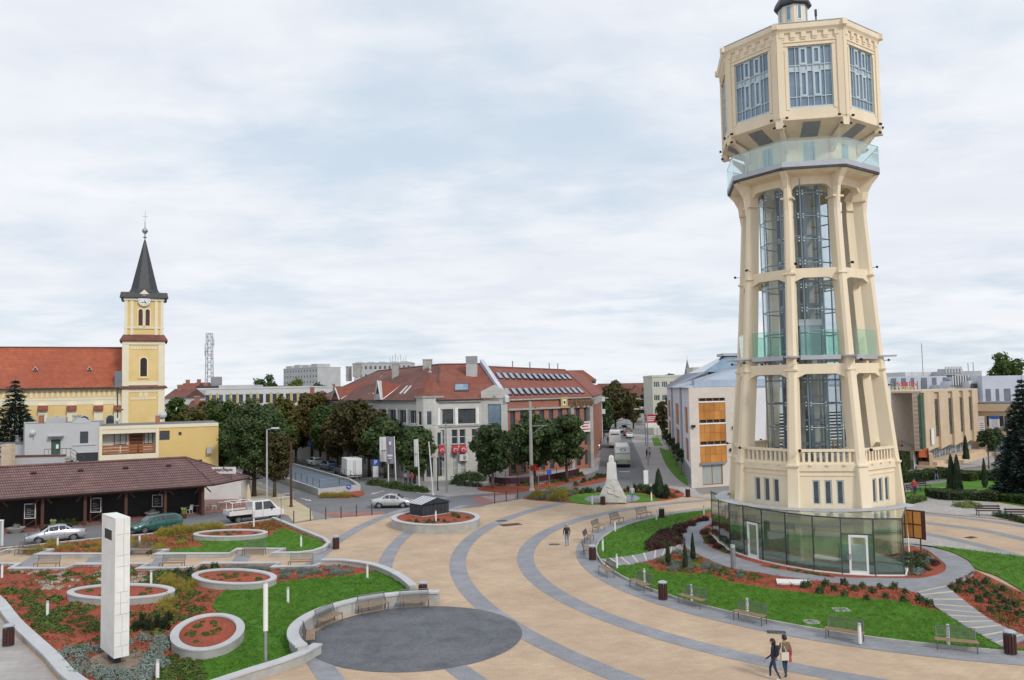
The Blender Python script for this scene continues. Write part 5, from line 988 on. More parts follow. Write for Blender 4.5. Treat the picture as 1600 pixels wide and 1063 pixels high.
for s, top, w, zh in ((.71, .42, 2.6, 2.9), (.27, .75, 4.2, 2.0)):
    b0_, b1_ = roofpt(E0, E1, Q1, Q0, s-w/2/fl_.len, .01), roofpt(E0, E1, Q1, Q0, s+w/2/fl_.len, .01); ap = (b0_+b1_)/2+Vector((0, 0, zh)); rid = roofpt(E0, E1, Q1, Q0, s+.06, top); of = Vector((fl_.n.x, fl_.n.y, 0))*.3
    m = MB(); m.add([b0_+of, b1_+of, ap+of, b0_-of, b1_-of, ap-of], [(0, 1, 2), (5, 4, 3), (1, 4, 5, 2), (0, 2, 5, 3)]); dg = m.build('dormer_gable', 'far_grey' if zh > 2.5 else 'tile_red', bk)
    k = (ap-of); m = MB(); m.add([b0_, k, rid, b1_], [(0, 1, 2), (1, 3, 2)]); m.build('dormer_roof', 'tile_red', dg)
    m = MB()
    for q in (b0_, b1_): m.tube(q+of*1.05, ap+of*1.05, .12, n=5)
    m.tube(b1_+Vector((0, 0, .1)), rid+Vector((0, 0, .12)), .1, n=5); m.build('verge', 'far_white', dg)
    m = MB(); c0 = (b0_+b1_)/2+of*1.1+Vector((0, 0, zh*.32)); tdv = (b1_-b0_).normalized()*(.7 if zh > 2.5 else 1.1); m.add([c0-tdv, c0+tdv, c0+Vector((0, 0, zh*.42))], [(0, 1, 2)]); m.build('dormer_window', 'pane', dg)
for px, y0, y1, Y_, w in ((545, 583, 572.5, 146, .9), (558, 576, 568, 145, 1.4), (618, 579, 568.5, 131, 1.05), (668, 570, 561.5, 125, 1.35)):
    q = GY(px, y0, Y_); chimney(bk, q.x, Y_, q.z-1.5, zy(px, y1, Y_), w, 'concrete')
q = GY(737, 566, 119); m = MB(); m.box(q.x-.8, q.x+.8, 118.2, 119.8, ZR_-2, zy(737, 559.5, 119)); cv = m.build('vent_stack', 'far_grey', bk); m = MB()
for k in range(4): m.box(q.x-.86, q.x+.86, 118.14, 119.86, ZR_+.0+k*.3, ZR_+.15+k*.3)
m.build('louvre', 'steel', cv)
# party wall parapet
a, b = Vector((Q2.x, Q2.y, 0)), g(793, 111.7); m = MB(); f = Face(a, b); m.add([f.p(0, ZR_+.7, .3), f.p(f.len, ZE+.2, .3), f.p(f.len, ZE-.5, .3), f.p(0, ZR_-1.0, .3), f.p(0, ZR_+.7, -.3), f.p(f.len, ZE+.2, -.3), f.p(f.len, ZE-.5, -.3), f.p(0, ZR_-1.0, -.3)], [(0, 3, 2, 1), (4, 5, 6, 7), (0, 1, 5, 4), (3, 7, 6, 2), (1, 2, 6, 5)]); m.build('fire_wall', 'panel_blue', bk)
# brick wing
nW = 9; cu = fb_.len/nW; wb = []
for i in range(nW):
    for z, h in ((6.7, 2.6), (3.6, 2.2), (.6, 2.2)): wb.append((cu*i+cu/2-.5, z, 1.0, h, 1, 1, 'steel_dark', 'pane'))
facade(bk, fb_, 0, 9.35, wb, 'bank_brick', 'brick_wall', depth=.35)
m = MB(); fbox(m, fb_, 0, fb_.len+.3, 9.35, 9.62, -.3, .3); fbox(m, fb_, 0, fb_.len+.1, 10.75, 11.0, -.3, .35); fbox(m, fb_, fb_.len-.7, fb_.len+.05, 0, 9.35, -.3, .55); fbox(m, fb_, fb_.len-5.1, fb_.len-4.5, 0, 9.35, -.3, .55); m.build('stone_trim', 'concrete', bk)
m = MB(); fbox(m, fb_, 0, fb_.len, 9.62, 10.75, -.3, .02); m.build('frieze', 'bank_brick', bk)
P5 = g(940, 181); fs = Face(P4, P5); ns = 7; cs = fs.len/ns
facade(bk, fs, 0, 9.35, [(cs*(i+.5)-.9, z, 1.8, 2.6, 1, 1, 'wood_dark', 'pane') for i in range(ns) for z in (.6, 3.6, 6.5)], 'bank_brick', 'street_wall', depth=.35)
m = MB(); fbox(m, fs, 0, fs.len, 9.35, 10.9, -.3, .15); m.build('street_frieze', 'concrete', bk)
ER0, ER1, ER2 = fb_.p(0, 11.0, .4), fb_.p(fb_.len+.3, 11.0, .4), fs.p(fs.len, 11.0, .4); ZR2 = zy(770, 573, 122)
S0, S1, S2 = g(763, 123)+Vector((0, 0, ZR2)), g(884, 138)+Vector((0, 0, zy(884, 578.5, 138))), g(912, 181)+Vector((0, 0, zy(884, 578.5, 138)))
m = MB(); m.quad(ER0, ER1, S1, S0); m.quad(ER1, ER2, S2, S1); m.quad(S0, S1, S2, S0+Vector((0, 30, -4))); rw = m.build('roof_right', 'tile_red', bk)
skylights(rw, ER0, ER1, S1, S0, [.03+.073*i for i in range(13)], .10, .29, .78)
skylights(rw, ER0, ER1, S1, S0, [.06+.073*i for i in range(13)], .60, .79, .78)
m = MB(); m.tube(S0, S1, .16, n=6); m.tube(S1, ER1, .12, n=6); m.build('ridge_tiles', 'tile_old', rw)
for s in (.3, .52, .78, .9): q = S0.lerp(S1, s); m = MB(); m.tube(q, q+Vector((0, 0, 1.1)), .1, n=5); m.build('roof_vent', 'steel', rw)
# bank lettering
def text(parent, s, p, size, rz, mat, ext=.02, name='lettering', tilt=pi/2, sp=1.):
    cu_ = bpy.data.curves.new(name, 'FONT'); cu_.body = s; cu_.size = size; cu_.extrude = ext; cu_.space_character = sp; o = bpy.data.objects.new(name, cu_); COL.objects.link(o); bpy.context.view_layer.update()
    me = bpy.data.meshes.new_from_object(o); bpy.data.objects.remove(o); me.materials.append(MT(mat)); o = put(name, me, parent, p); o.rotation_euler = (tilt, 0, rz); return o
u0 = fb_.len*.60; m = MB(); fbox(m, fb_, u0, u0+1.5, 9.4, 11.05, .3, .4); lg = m.build('logo_box', 'gold', bk); m = MB(); fbox(m, fb_, u0+.35, u0+1.15, 9.8, 10.65, .4, .43); m.build('logo_mark', 'church_cream', lg); m = MB(); fbox(m, fb_, u0+.55, u0+.95, 10.0, 10.45, .43, .45); m.build('logo_core', 'wood_brown', lg)
text(bk, 'CIB BANK', fb_.p(u0+1.8, 9.55, .5), 1.55, fb_.rz, 'bronze', .05, sp=.86)
m = MB(); fbox(m, fb_, fb_.len-3.3, fb_.len-.6, 5.6, 7.2, .45, .52); sb = m.build('white_banner', 'sign_white', bk); 
for k in range(3): m = MB(); fbox(m, fb_, fb_.len-3.0+.3*(k % 2), fb_.len-.9-.3*(k % 2), 6.85-k*.45, 7.0-k*.45, .52, .54); m.build('print_line', 'sign_red', sb)
hull(bk, [P0, P0+Vector((8, 14, 0)), P4+Vector((0, 40, 0)), P5], 0, 10.5, 'bank_stone', 'rear_wall', skip=(2,))
# terrace skirting in front of the brick wing
tr = thing('cafe_terrace', 'dark maroon boarded terrace fence under the trees by the brick wing', 'terrace'); tp_ = smooth_px([(765, 757), (790, 760), (830, 758), (870, 752), (905, 744)], n=4); pm('maroon', (.045, .012, .02), (.07, .02, .03), 3, .6)
for i in range(len(tp_)-1): f = Face(tp_[i], tp_[i+1]); m = MB(); fbox(m, f, 0.01, f.len-.01, .05, 1.05, -.05, 0); m.build('board', 'maroon', tr)
m = MB()
for p in tp_[::2]: m.tube(p, p+Vector((0, 0, 1.9)), .035, n=5)
m.build('posts', 'maroon', tr)
sheet('deck', [*tp_, G(900, 735), G(800, 742), G(765, 748)], .3, 'concrete', .28, None, tr)
# ------------------------------------------------------------------ street end
t = thing('corner_house', 'red roofed house with white balconies at the far end of the bank', 'house'); Y = 195.; f = Face(g(903, Y), g(941, Y)); zt = zy(925, 612, Y)
facade(t, f, 0, zt, grid(.8, 2.4, 2, 1, 3, 3, 1.4, 1.6), 'render_white'); m = MB(); z2_ = zy(920, 598, Y); m.hexa([f.p(-6, zt-.2, .6), f.p(f.len+.4, zt-.2, .6), f.p(f.len+.4, zt-.2, -9), f.p(-6, zt-.2, -9)], [f.p(-6, zt+1.6, -1.2), f.p(f.len-.6, zt+1.6, -1.2), f.p(f.len-.6, zt+1.6, -7), f.p(-6, zt+1.6, -7)]); m.build('lower_roof', 'tile_red', t)
f2 = Face(f.p(-1, 0, -1.5), f.p(f.len-1.5, 0, -1.5)); facade(t, f2, zt+1.2, z2_+.6, [(1.0, zt+1.9, 1.1, 1.2), (2.6, zt+1.9, 1.1, 1.2), (4.6, zt+1.9, 1.1, 1.2)], 'render_white', 'attic_wall'); zr_ = zy(905, 578.5, Y+4)
m = MB(); m.hexa([f2.p(-7, z2_+.5, .6), f2.p(f2.len+.6, z2_+.5, .6), f2.p(f2.len+.6, z2_+.5, -7), f2.p(-7, z2_+.5, -7)], [f2.p(-7, zr_, -3), f2.p(f2.len-2.5, zr_, -3), f2.p(f2.len-2.5, zr_, -3.3), f2.p(-7, zr_, -3.3)]); m.build('roof', 'tile_red', t)
for z in (zt-1.4, zt-4.4): m = MB(); fbox(m, f, f.len-3, f.len+.6, z-1.0, z+.1, -.2, 1.1); m.build('balcony', 'render_white', t)
hull(t, [f.p(0, 0), f.p(f.len, 0), f.p(f.len, 0, -8), f.p(0, 0, -8)], 0, zt, 'render_white', 'side_wall', skip=(0,))
gablehouse('far_terrace', 'long far building with brown tiled roof closing the street', 938, 1012, 622, 599, 330, 14, 'tan_render', 'tile_old', 3, 12)
t, f, zt = flatblock('balcony_house', 'pale house with stacked balconies at the end of the street', 'house', 986, 1004, 622, 262, 10, 3, 1, 'render_white', 1.0, wfrac=.6, hfrac=.55, frame='wood_dark')
for k in range(3): m = MB(); fbox(m, f, .2, f.len-.2, 3.0+k*(zt-1)/3-1.6, 3.0+k*(zt-1)/3-.6, 0, 1.2); m.build('balcony', 'render_white', t)
m = MB(); m.hexa([f.p(-.8, zt+.2, 1), f.p(f.len+.8, zt+.2, 1), f.p(f.len+.8, zt+.2, -11), f.p(-.8, zt+.2, -11)], [f.p(2.5, zt+4, -4), f.p(f.len-1.5, zt+4, -4), f.p(f.len-1.5, zt+4, -6), f.p(2.5, zt+4, -6)]); m.build('roof', 'tile_old', t)
flatblock('beige_office', 'beige flat roofed three storey office behind the wood panelled building', 'building', 1019, 1095, 589, 205, 14, 4, 6, 'office_beige', 1.0, wfrac=.72, hfrac=.42, nx=3, parapet=.5)
t = thing('far_spire', 'thin grey church spire on the skyline left of the tower', 'spire'); q = GY(1074.5, 590, 380); m = MB(); m.loft([[(q.x+a*1.6, 380+b*1.6, q.z-3) for a, b in ((-1, -1), (1, -1), (1, 1), (-1, 1))], [(q.x+a*1.5, 380+b*1.5, q.z+.2) for a, b in ((-1, -1), (1, -1), (1, 1), (-1, 1))], [(q.x+a*.06, 380+b*.06, zy(1074.5, 562, 380)) for a, b in ((-1, -1), (1, -1), (1, 1), (-1, 1))]]); m.build('spire_roof', 'panel_slate', t); m = MB(); m.box(q.x-1.5, q.x+1.5, 378.5, 381.5, 0, q.z-3); m.build('shaft', 'far_grey', t); m = MB(); zz = zy(1074.5, 562, 380); m.tube((q.x, 380, zz-.5), (q.x, 380, zz+1.4), .08, n=5); m.build('cross', 'steel', t)
flatblock('far_block', 'distant cream apartment block beside the thin spire', 'building', 1083, 1125, 575, 330, 12, 8, 8, 'office_beige', 1.0, wfrac=.5, hfrac=.5)
# ------------------------------------------------------------------ wood panelled gallery building
gb = thing('gallery_building', 'pale stone and white building with big orange wood panelled window', 'building'); C0 = g(1077, 97.5); C1 = Vector((GY(1393, 640, 108).x, 108, 0)); CL = g(1043, 168); ZT = 12.1
fF, fS = Face(C0, C1), Face(CL, C0); Ug = lambda px: (GY(px, 680, 98.3).x-C0.x)/fF.d.x
pu0, pu1 = Ug(1092), Ug(1138); pz0, pz1 = zy(1115, 724, 98.5), zy(1115, 622, 98.5); su = Ug(1160)
m = MB(); wall_open(m, fF, 0, su, 0, ZT, [(pu0, pu1, pz0, pz1), (pu0+.25, pu1-.7, .25, 2.9)], .3); m.build('stone_wall', 'lime_stone', gb)
m = MB(); wall_open(m, fF, su, fF.len, 0, ZT-.2, [(su+5.5, su+9.5, 2.2, 8.6), (su+13, su+16, 2.2, 8.6)], .3); m.build('white_wall', 'lav_white', gb)
wn_ = MB(); fbox(wn_, fF, pu0, pu1, pz0, pz1, -.32, -.26); pw = wn_.build('panel_window', 'black', gb); ph = (pz1-pz0)/3; nc = 5
for r_ in range(3):
    zb_ = pz0+r_*ph; slot = .55 
    for k in range(nc):
        for q_ in range(2):
            h_ = (ph-slot)/2; m = MB(); uw = (pu1-pu0)/nc; fbox(m, fF, pu0+uw*k+.012, pu0+uw*(k+1)-.012, zb_+h_*q_+.012, zb_+h_*(q_+1)-.012, -.22, -.08-.01*((k+q_) % 2)); m.build('wood_panel', 'panel_wood', pw)
    m = MB(); fbox(m, fF, pu0, pu1, zb_+ph-slot, zb_+ph-slot+.16, -.25, -.02); m.build('slot_sill', 'white_paint', pw)
    for k in range(4): m = MB(); u = pu0+(pu1-pu0)*(k+.1)/4; fbox(m, fF, u+(.0), u+.12, zb_+ph-slot+.16, zb_+ph, -.2, -.1); m.build('slot_post', 'wood_orange', pw)
m = MB(); fbox(m, fF, pu0-.1, pu1-.35, 2.95, pz0-.15, -.02, .25); m.build('door_canopy', 'steel_blue', gb); window(gb, fF, pu0+.25, .25, pu1-pu0-.95, 2.65, 2, 1, .2, 'wood_orange', 'pane_curtain', .12, name='glazed_door')
for a in (su+5.5, su+13):
    for k in range(16): m = MB(); fbox(m, fF, a, a+(4 if a < su+6 else 3), 2.25+k*.4, 2.42+k*.4, -.15, .1); m.build('louvre_slat', 'white_paint', gb)
    m = MB(); fbox(m, fF, a, a+4, 2.2, 8.6, -.32, -.25); m.build('dark_glazing', 'wood_dark', gb)
ws = []
for u, w in ((.86, .03), (.60, .06), (.28, .06)): pass
for px0, px1 in ((1044.2, 1047.5), (1055.5, 1060.5), (1069.5, 1074)):
    def us(px):
        r = _ray(px, 640); a_ = CL.x; # intersection of the sight line with the side wall
        k = r.x/r.y; return (k*CL.y-CL.x)/(fS.d.x-k*fS.d.y)
    ws += [(us(px0), 6.2, us(px1)-us(px0), 3.4, 4, 1, 'wood_orange', 'panel_wood'), (us(px0), 2.9-.3, us(px1)-us(px0), 3.0, 4, 1, 'wood_orange', 'panel_wood')]
ws = [w for w in ws if w[2] > 0]
facade(gb, fS, 0, ZT, ws, 'lav_white', 'street_wall', depth=.3)
for k in range(26): m = MB(); u = fS.len*(k+.3)/26; fbox(m, fS, u, u+.9, .2, 2.3, .02, .1); m.build('louvre_panel', 'steel', gb)
for px in (1051.5, 1065.5): u = us(px); m = MB(); m.tube(fS.p(u, 0, .15), fS.p(u, ZT+.1, .15), .14, n=6); m.build('downpipe', 'zinc_blue', gb)
rp = [fS.p(0, ZT+.05, .5), fS.p(fS.len, ZT+.05, .5)+Vector((-.2, -.2, 0)), fF.p(fF.len, ZT+.05, .5), fF.p(fF.len, ZT+.05, -11), fS.p(0, ZT+.05, -25)]
q1, q2 = Vector((C0.x+9, C0.y+14, ZT+2.4)), Vector((C0.x+20, C0.y+16, ZT+2.6))
m = MB(); m.quad(rp[0], rp[1], q1, q1+Vector((2, 40, 0))); m.quad(rp[1], rp[2], q2, q1); m.quad(q1, q2, q2+Vector((-3, 2, 0)), q1+Vector((2, 40, 0))); m.add([rp[2], rp[3], q2+Vector((-3, 2, 0)), q2], [(0, 1, 2, 3)]); rg = m.build('roof', 'zinc_blue', gb)
m = MB()
for k in range(38):
    s = k/38; a, b = rp[1].lerp(rp[2], s), q1.lerp(q2, s); m.tube(a+Vector((0, 0, .03)), b+Vector((0, 0, .03)), .03, n=4)
for k in range(30): s = k/30; m.tube(rp[0].lerp(rp[1], s)+Vector((0, 0, .03)), (q1+Vector((2, 40, 0))).lerp(q1, s)+Vector((0, 0, .03)), .03, n=4)
m.build('standing_seams', 'zinc', rg)
m = MB(); fbox(m, fF, 1.2, fF.len, ZT+.02, ZT+.9, -1.2, -.6); m.build('clerestory', 'zinc_blue', gb)
q = GY(1160, 575, 118); m = MB(); m.loft([[(q.x+a*6, 122+b*5, ZT+2.2) for a, b in ((-1, -1), (1, -1), (1, 1), (-1, 1))], [(q.x+a*1.6, 122+b*1.6, ZT+4.6) for a, b in ((-1, -1), (1, -1), (1, 1), (-1, 1))]]); m.build('glass_pyramid', 'pane_sky', gb); m = MB(); m.prism([(q.x+a*2.2, 122+b*2.0) for a, b in ((-1, -1), (1, -1), (1, 1), (-1, 1))], ZT+4.6, ZT+5.0); m.build('pyramid_cap', 'zinc', gb)
hull(gb, [CL, C0, C1, C1+Vector((-1, 11, 0)), CL+Vector((16, -2, 0))], 0, ZT, 'lav_white', 'rear_wall', skip=(0, 1))
for px, y in ((1081, 666), (1151, 669), (1145, 704)): p = fF.p(Ug(px), zy(px, y, 98), .15); m = MB(); m.rbox(p, (.45, .35, .3)); m.build('floodlight', 'wood_dark', gb)
# ------------------------------------------------------------------ brown culture house and grey building on the right
ct = thing('culture_house', 'tan stone culture house with tall narrow windows between fins', 'building'); K0, K1 = g(1438, 113), g(1527, 135); KL = g(1391, 140); ZK = 10.75; fK, fKL = Face(K0, K1), Face(KL, K0)
m = MB(); wall_open(m, fKL, 0, fKL.len, 2.9, ZK, []); m.build('stone_wall', 'brown_stone', ct); m = MB(); fbox(m, fKL, 0, fKL.len-1.0, 0, 2.2, -1.5, -1.0); m.build('plinth_wall', 'tan_render', ct); facade(ct, Face(fKL.p(0, 0, -.8), fKL.p(fKL.len, 0, -.8)), 2.2, 2.95, [(fKL.len*.15+k*3, 2.3, 2.2, .55, 2, 1) for k in range(int(fKL.len*.8/3))], 'render_white', 'clerestory')
m = MB(); fbox(m, fKL, fKL.len-4.5, fKL.len-.3, 1.7, 2.95, -.6, .4); m.build('orange_canopy', 'orange_box', ct)
m = MB(); fbox(m, fK, 0, 1.2, 2.9, ZK-.3, -.3, .08); m.build('ivy_strip', 'green_door', ct)
m = MB(); fbox(m, fK, 0, fK.len, 2.6, ZK, -1.0, -.12); m.build('recess_wall', 'brown_stone', ct)
nf = 5; fins = [(1.2, 6.0), (8.4, 13.0), (15.4, 19.2), (21.4, 24.6), (26.8, 30.4)]; sc_ = fK.len/30.5
for a, b in fins: m = MB(); m.hexa([fK.p(a*sc_, 2.35, .22), fK.p(b*sc_, 2.75, .22), fK.p(b*sc_, 2.75, -.3), fK.p(a*sc_, 2.35, -.3)], [fK.p(a*sc_, ZK+.05, .22), fK.p(b*sc_, ZK+.05, .22), fK.p(b*sc_, ZK+.05, -.3), fK.p(a*sc_, ZK+.05, -.3)]); m.build('fin', 'tan_render', ct)
for (a, b), (c, d_) in zip(fins, fins[1:]): u = (b+.15)*sc_; w = (c-b-.3)*sc_; window(ct, fK, u, 4.3, w, 5.4, 1, 3, .08, 'wood_dark', 'pane', .08)
m = MB(); fbox(m, fK, 0, fK.len, ZK-.02, ZK+.25, -12, .2); m.build('roof_edge', 'brown_stone', ct)
fG = Face(fK.p(0, 0, -1.2), fK.p(fK.len, 0, -1.2)); facade(ct, fG, 0, 2.7, [(1+k*2.9, .5, 2.5, 2.0, 2, 1, 'white_paint', 'pane_sky') for k in range(int(fK.len/2.9)-1)], 'render_grey', 'shopfront')
hull(ct, [KL, K0, K1, K1+Vector((10, 25, 0)), KL+Vector((10, 20, 0))], 0, ZK, 'brown_stone', 'rear_wall', skip=(0, 1)); m = MB(); fbox(m, fK, 3.0, 4.2, 3.3, 5.6, .35, .45); m.build('notice_board', 'white_paint', ct)
m = MB(); fbox(m, fK, .5, fK.len-2, 0, .5, -1, 2.2); fbox(m, fK, 1.5, fK.len-2, 0, 1.0, -1, 1.4); m.build('terrace_steps', 'tan_render', ct)
w2 = Face(K1, g(1640, 128)); facade(ct, w2, 0, 8.3, [(1.2+k*4.4, 4.6, 3.9, 1.9, 3, 1, 'white_paint', 'pane') for k in range(5)]+[(1.2+k*4.4, .4, 4.0, 2.6, 4, 1, 'white_paint', 'pane_sky') for k in range(5)], 'tan_render', 'wing_wall'); m = MB(); fbox(m, w2, -.2, w2.len, 7.2, 8.4, -9, .6); m.build('wing_cornice', 'tan_render', ct); m = MB(); fbox(m, w2, -.2, w2.len, 8.4, 8.65, -9, .5); m.build('wing_roof', 'roof_felt', ct)
for px, w, col, y0, y1 in ((1544, .9, 'white_paint', 650, 683), (1557, 1.5, 'white_paint', 650, 673)):
    u = (GY(px, 660, w2.p(3, 0).y).x-K1.x)/w2.d.x; zt_, zb_ = zy(px, y0, w2.p(u, 0).y), zy(px, y1, w2.p(u, 0).y); m = MB(); fbox(m, w2, u-w/2, u+w/2, zb_, zt_, .62, .66); bn = m.build('banner', col, ct)
    m = MB(); fbox(m, w2, u-w/2, u+w/2, zt_-.45, zt_, .66, .68); fbox(m, w2, u-w/2, u+w/2, zb_, zb_+.3, .66, .68); m.build('banner_stripe', 'sign_blue' if w > 1 else 'sign_white', bn); m = MB()
    for k in range(6): fbox(m, w2, u-w*.32, u+w*.32, zb_+.6+k*.32, zb_+.68+k*.32, .66, .67)
    m.build('banner_print', 'sign_blue', bn)
# rooftop letters of the culture house
for px, y, s, col in ((1405, 600, 'A G O R A', 'sign_red'), (1393, 609.5, 'SZINHAZ', 'panel_yellow')): pass
lt = thing('roof_lettering', 'red and yellow rooftop letters on the stone building right of the tower', 'sign'); pm('neon_red', (.5, .05, .09), (.58, .09, .12), 3, .5)
for px, y, s, col, sz in ((1400, 604.2, '* GRIFON', 'neon_red', .95), (1393, 611.8, 'ETTEREM', 'panel_yellow', 1.1)):
    q = GY(px, y, 128); text(lt, s, q, sz, -.0, col, .05, 'letters', sp=.8)
m = MB()
for k in range(9): x_ = GY(1392+k*6, 612, 128.3).x; m.tube((x_, 128.3, ZK-.5), (x_, 128.3, zy(1392, 596, 128.3)), .05, n=4)
m.build('letter_frame', 'steel_dark', lt)
gr = thing('grey_hall', 'blue grey panelled hall with dark vertical stripes behind the stone building', 'building')
def strip_block(x0, x1, yt, yb, Y_, dep, stripes, mat='panel_blue'):
    f = Face(g(x0, Y_), g(x1, Y_)); zt_ = zy((x0+x1)/2, yt, Y_); zb_ = zy((x0+x1)/2, yb, Y_); m = MB(); fbox(m, f, 0, f.len, 0, zt_, -dep, 0); b = m.build('block', mat, gr)
    for a, c, t0 in stripes: m = MB(); ua, uc = (GY(a, yb, Y_).x-f.a.x), (GY(c, yb, Y_).x-f.a.x); fbox(m, f, ua, uc, zb_-1, zt_-t0, 0, .06); m.build('stripe', 'panel_slate', b)
    return b
strip_block(1376, 1482, 588.5, 612, 172, 12, [(1379, 1383, .3), (1393, 1401, .3), (1409, 1416, .3), (1424, 1429, .3), (1440, 1449, .3), (1457, 1464, .3), (1474, 1480, .3)])
strip_block(1417, 1481, 581, 590, 186, 14, [], 'far_white'); strip_block(1481, 1537, 580, 590, 180, 12, [], 'far_grey'); strip_block(1484, 1537, 601, 625, 165, 10, [], 'far_white')
m = MB(); q0, q1 = g(1490, 164.8), g(1514, 164.8); m.box(q0.x, q1.x, 164.6, 164.9, zy(1500, 602, 164), zy(1500, 587, 164)); m.build('glass_front', 'panel_slate', gr); m = MB()
for k in range(7): x_ = q0.x+(q1.x-q0.x)*k/6; m.box(x_-.1, x_+.1, 164.4, 164.6, zy(1500, 602, 164), zy(1500, 587, 164))
m.build('mullions', 'far_white', gr)
strip_block(1516, 1537, 595, 640, 162, 10, [], 'far_white'); f = Face(g(1516, 161.8), g(1537, 161.8))
for k in range(3): window(gr, f, .4, zy(1525, 608+k*9, 161.8), f.len-.8, 1.1, 2, 1, -.05, 'steel_dark', 'pane', .1)
strip_block(1537, 1660, 586.5, 634, 160, 14, [(1541, 1549, 2.6), (1557, 1562, 2.6), (1570, 1580, 2.6), (1588, 1594, 2.6), (1604, 1612, 2.6)])
for px, h in ((1442, 6.5), (1513, 2.0), (1521, 2.2)): q = GY(px, 581, 184); m = MB(); m.tube(q-Vector((0, 0, 1)), q+Vector((0, 0, h)), .09, n=5); m.build('antenna', 'steel', gr)
m = MB(); q = GY(1486, 579, 178); m.box(q.x-2, q.x+2, 177, 180, q.z-1, q.z+.35); 
for k in range(6): m.box(q.x-1.9+k*.65, q.x-1.5+k*.65, 176.8, 177, q.z-.6, q.z+.8)
m.build('cooling_units', 'far_grey', gr)
# ================================================================== vegetation
leafmat('leaf_dark', (.020, .040, .014), (.10, .15, .054)); leafmat('leaf_green', (.026, .058, .012), (.10, .155, .034)); leafmat('leaf_olive', (.05, .058, .014), (.16, .15, .04)); leafmat('leaf_brown', (.046, .042, .012), (.165, .13, .038))
leafmat('leaf_rust', (.036, .036, .012), (.13, .112, .04)); leafmat('needle', (.016, .032, .026), (.062, .098, .08), trans=.08); leafmat('leaf_sage', (.17, .22, .19), (.33, .39, .35)); leafmat('leaf_yellow', (.22, .19, .03), (.46, .40, .09)); leafmat('leaf_lime', (.09, .14, .02), (.22, .27, .05))
leafmat('leaf_wine', (.035, .012, .012), (.11, .035, .035)); leafmat('flower_red', (.30, .02, .02), (.5, .05, .04)); leafmat('flower_white', (.45, .42, .33), (.7, .66, .55)); leafmat('leaf_bed', (.045, .085, .016), (.14, .205, .04)); leafmat('leaf_flame', (.16, .07, .02), (.36, .17, .05)); leafmat('cypress', (.010, .022, .010), (.035, .062, .025), trans=.08)
pm('bark', (.055, .042, .032), (.10, .08, .062), 5, .9, .4, 30); pm('bark_pale', (.13, .115, .10), (.2, .18, .155), 5, .9, .3, 30)
def leaf_quad(V, Fc, p, nrm, up, w, h):
    s = nrm.cross(up); s = s.normalized() if s.length > 1e-4 else Vector((1, 0, 0)); u = s.cross(nrm).normalized(); o = len(V)
    V += [p-u*h*.5, p+s*w*.5, p+u*h*.5+nrm*h*.12, p-s*w*.5]; Fc.append((o, o+1, o+2, o+3))
def rndv(r):
    while True:
        v = Vector((r.uniform(-1, 1), r.uniform(-1, 1), r.uniform(-1, 1)))
        if .05 < v.length <= 1: return v
def tree_meshes(seed, H, Wd, crown0, n, leaf, mat, barkm='bark', shape='round', lobes=34, trunk_r=.2):
    """unit: metres. crown from z=crown0*H to H, width Wd. returns (trunk mesh, crown mesh)"""
    r = random.Random(seed); m = MB(); cz = H*(crown0+1)/2; rz_ = H*(1-crown0)/2; R = Wd/2
    m.pipe([(0, 0, -.1), (.03, 0, H*crown0*.5), (0, .04, H*crown0), (.05, 0, cz), (0, 0, H*.86)], [trunk_r*1.25, trunk_r, trunk_r*.85, trunk_r*.5, trunk_r*.12], 8)
    cl = []
    for k in range(lobes):
        a = k*2.399+r.uniform(-.4, .4); t = (k+.5)/lobes
        if shape == 'cone': zz = H*crown0+(H*(1-crown0))*t**.85; rad = R*(1-t)**.75*.72
        elif shape == 'egg': zz = H*crown0+H*(1-crown0)*(.12+.78*t); rad = R*.68*sin(pi*min(1, (.18+.82*t))**1.0)**.6
        else: zz = cz+rz_*.82*(2*t-1); rad = R*.70*sqrt(max(0.02, 1-(2*t-1)**2*.9))
        rad *= r.uniform(.55, 1.18); c = Vector((rad*cos(a), rad*sin(a), zz+r.uniform(-.06, .06)*H)); q = R*r.uniform(.22, .44)*(1 if shape != 'cone' else (1.15-t*.75)); cl.append((c, q))
    cl.append((Vector((0, 0, cz)), R*.55))
    for c, q in cl:
        st = Vector((0, 0, max(H*crown0*.85, c.z-H*.22))); m.pipe([st, st.lerp(c, .5)+Vector((0, 0, -.05*H)), c], [trunk_r*.36, trunk_r*.22, trunk_r*.06], 5)
    V, Fc = [], []; tot = sum(q**2 for _, q in cl)
    for c, q in cl:
        for _ in range(int(1.25*n*q*q/tot)):
            d = rndv(r); rr = d.length**.55*r.choice((1, 1, 1, 1.25)); d.normalize(); sw = .78+.3*sin(d.x*5+c.x*3)*sin(d.y*5+c.y)*sin(d.z*4+seed); p = c+Vector((d.x*q, d.y*q, d.z*q*.82))*rr*sw
            nr = (d*.6+rndv(r)*.8+Vector((0, 0, .35))).normalized(); l = leaf*r.uniform(.7, 1.35); leaf_quad(V, Fc, p, nr, rndv(r), l*.75, l)
    me = bpy.data.meshes.new('crown'); me.from_pydata([tuple(v) for v in V], [], Fc); me.materials.append(MT(mat))
    return m.mesh('trunk', barkm, True), me
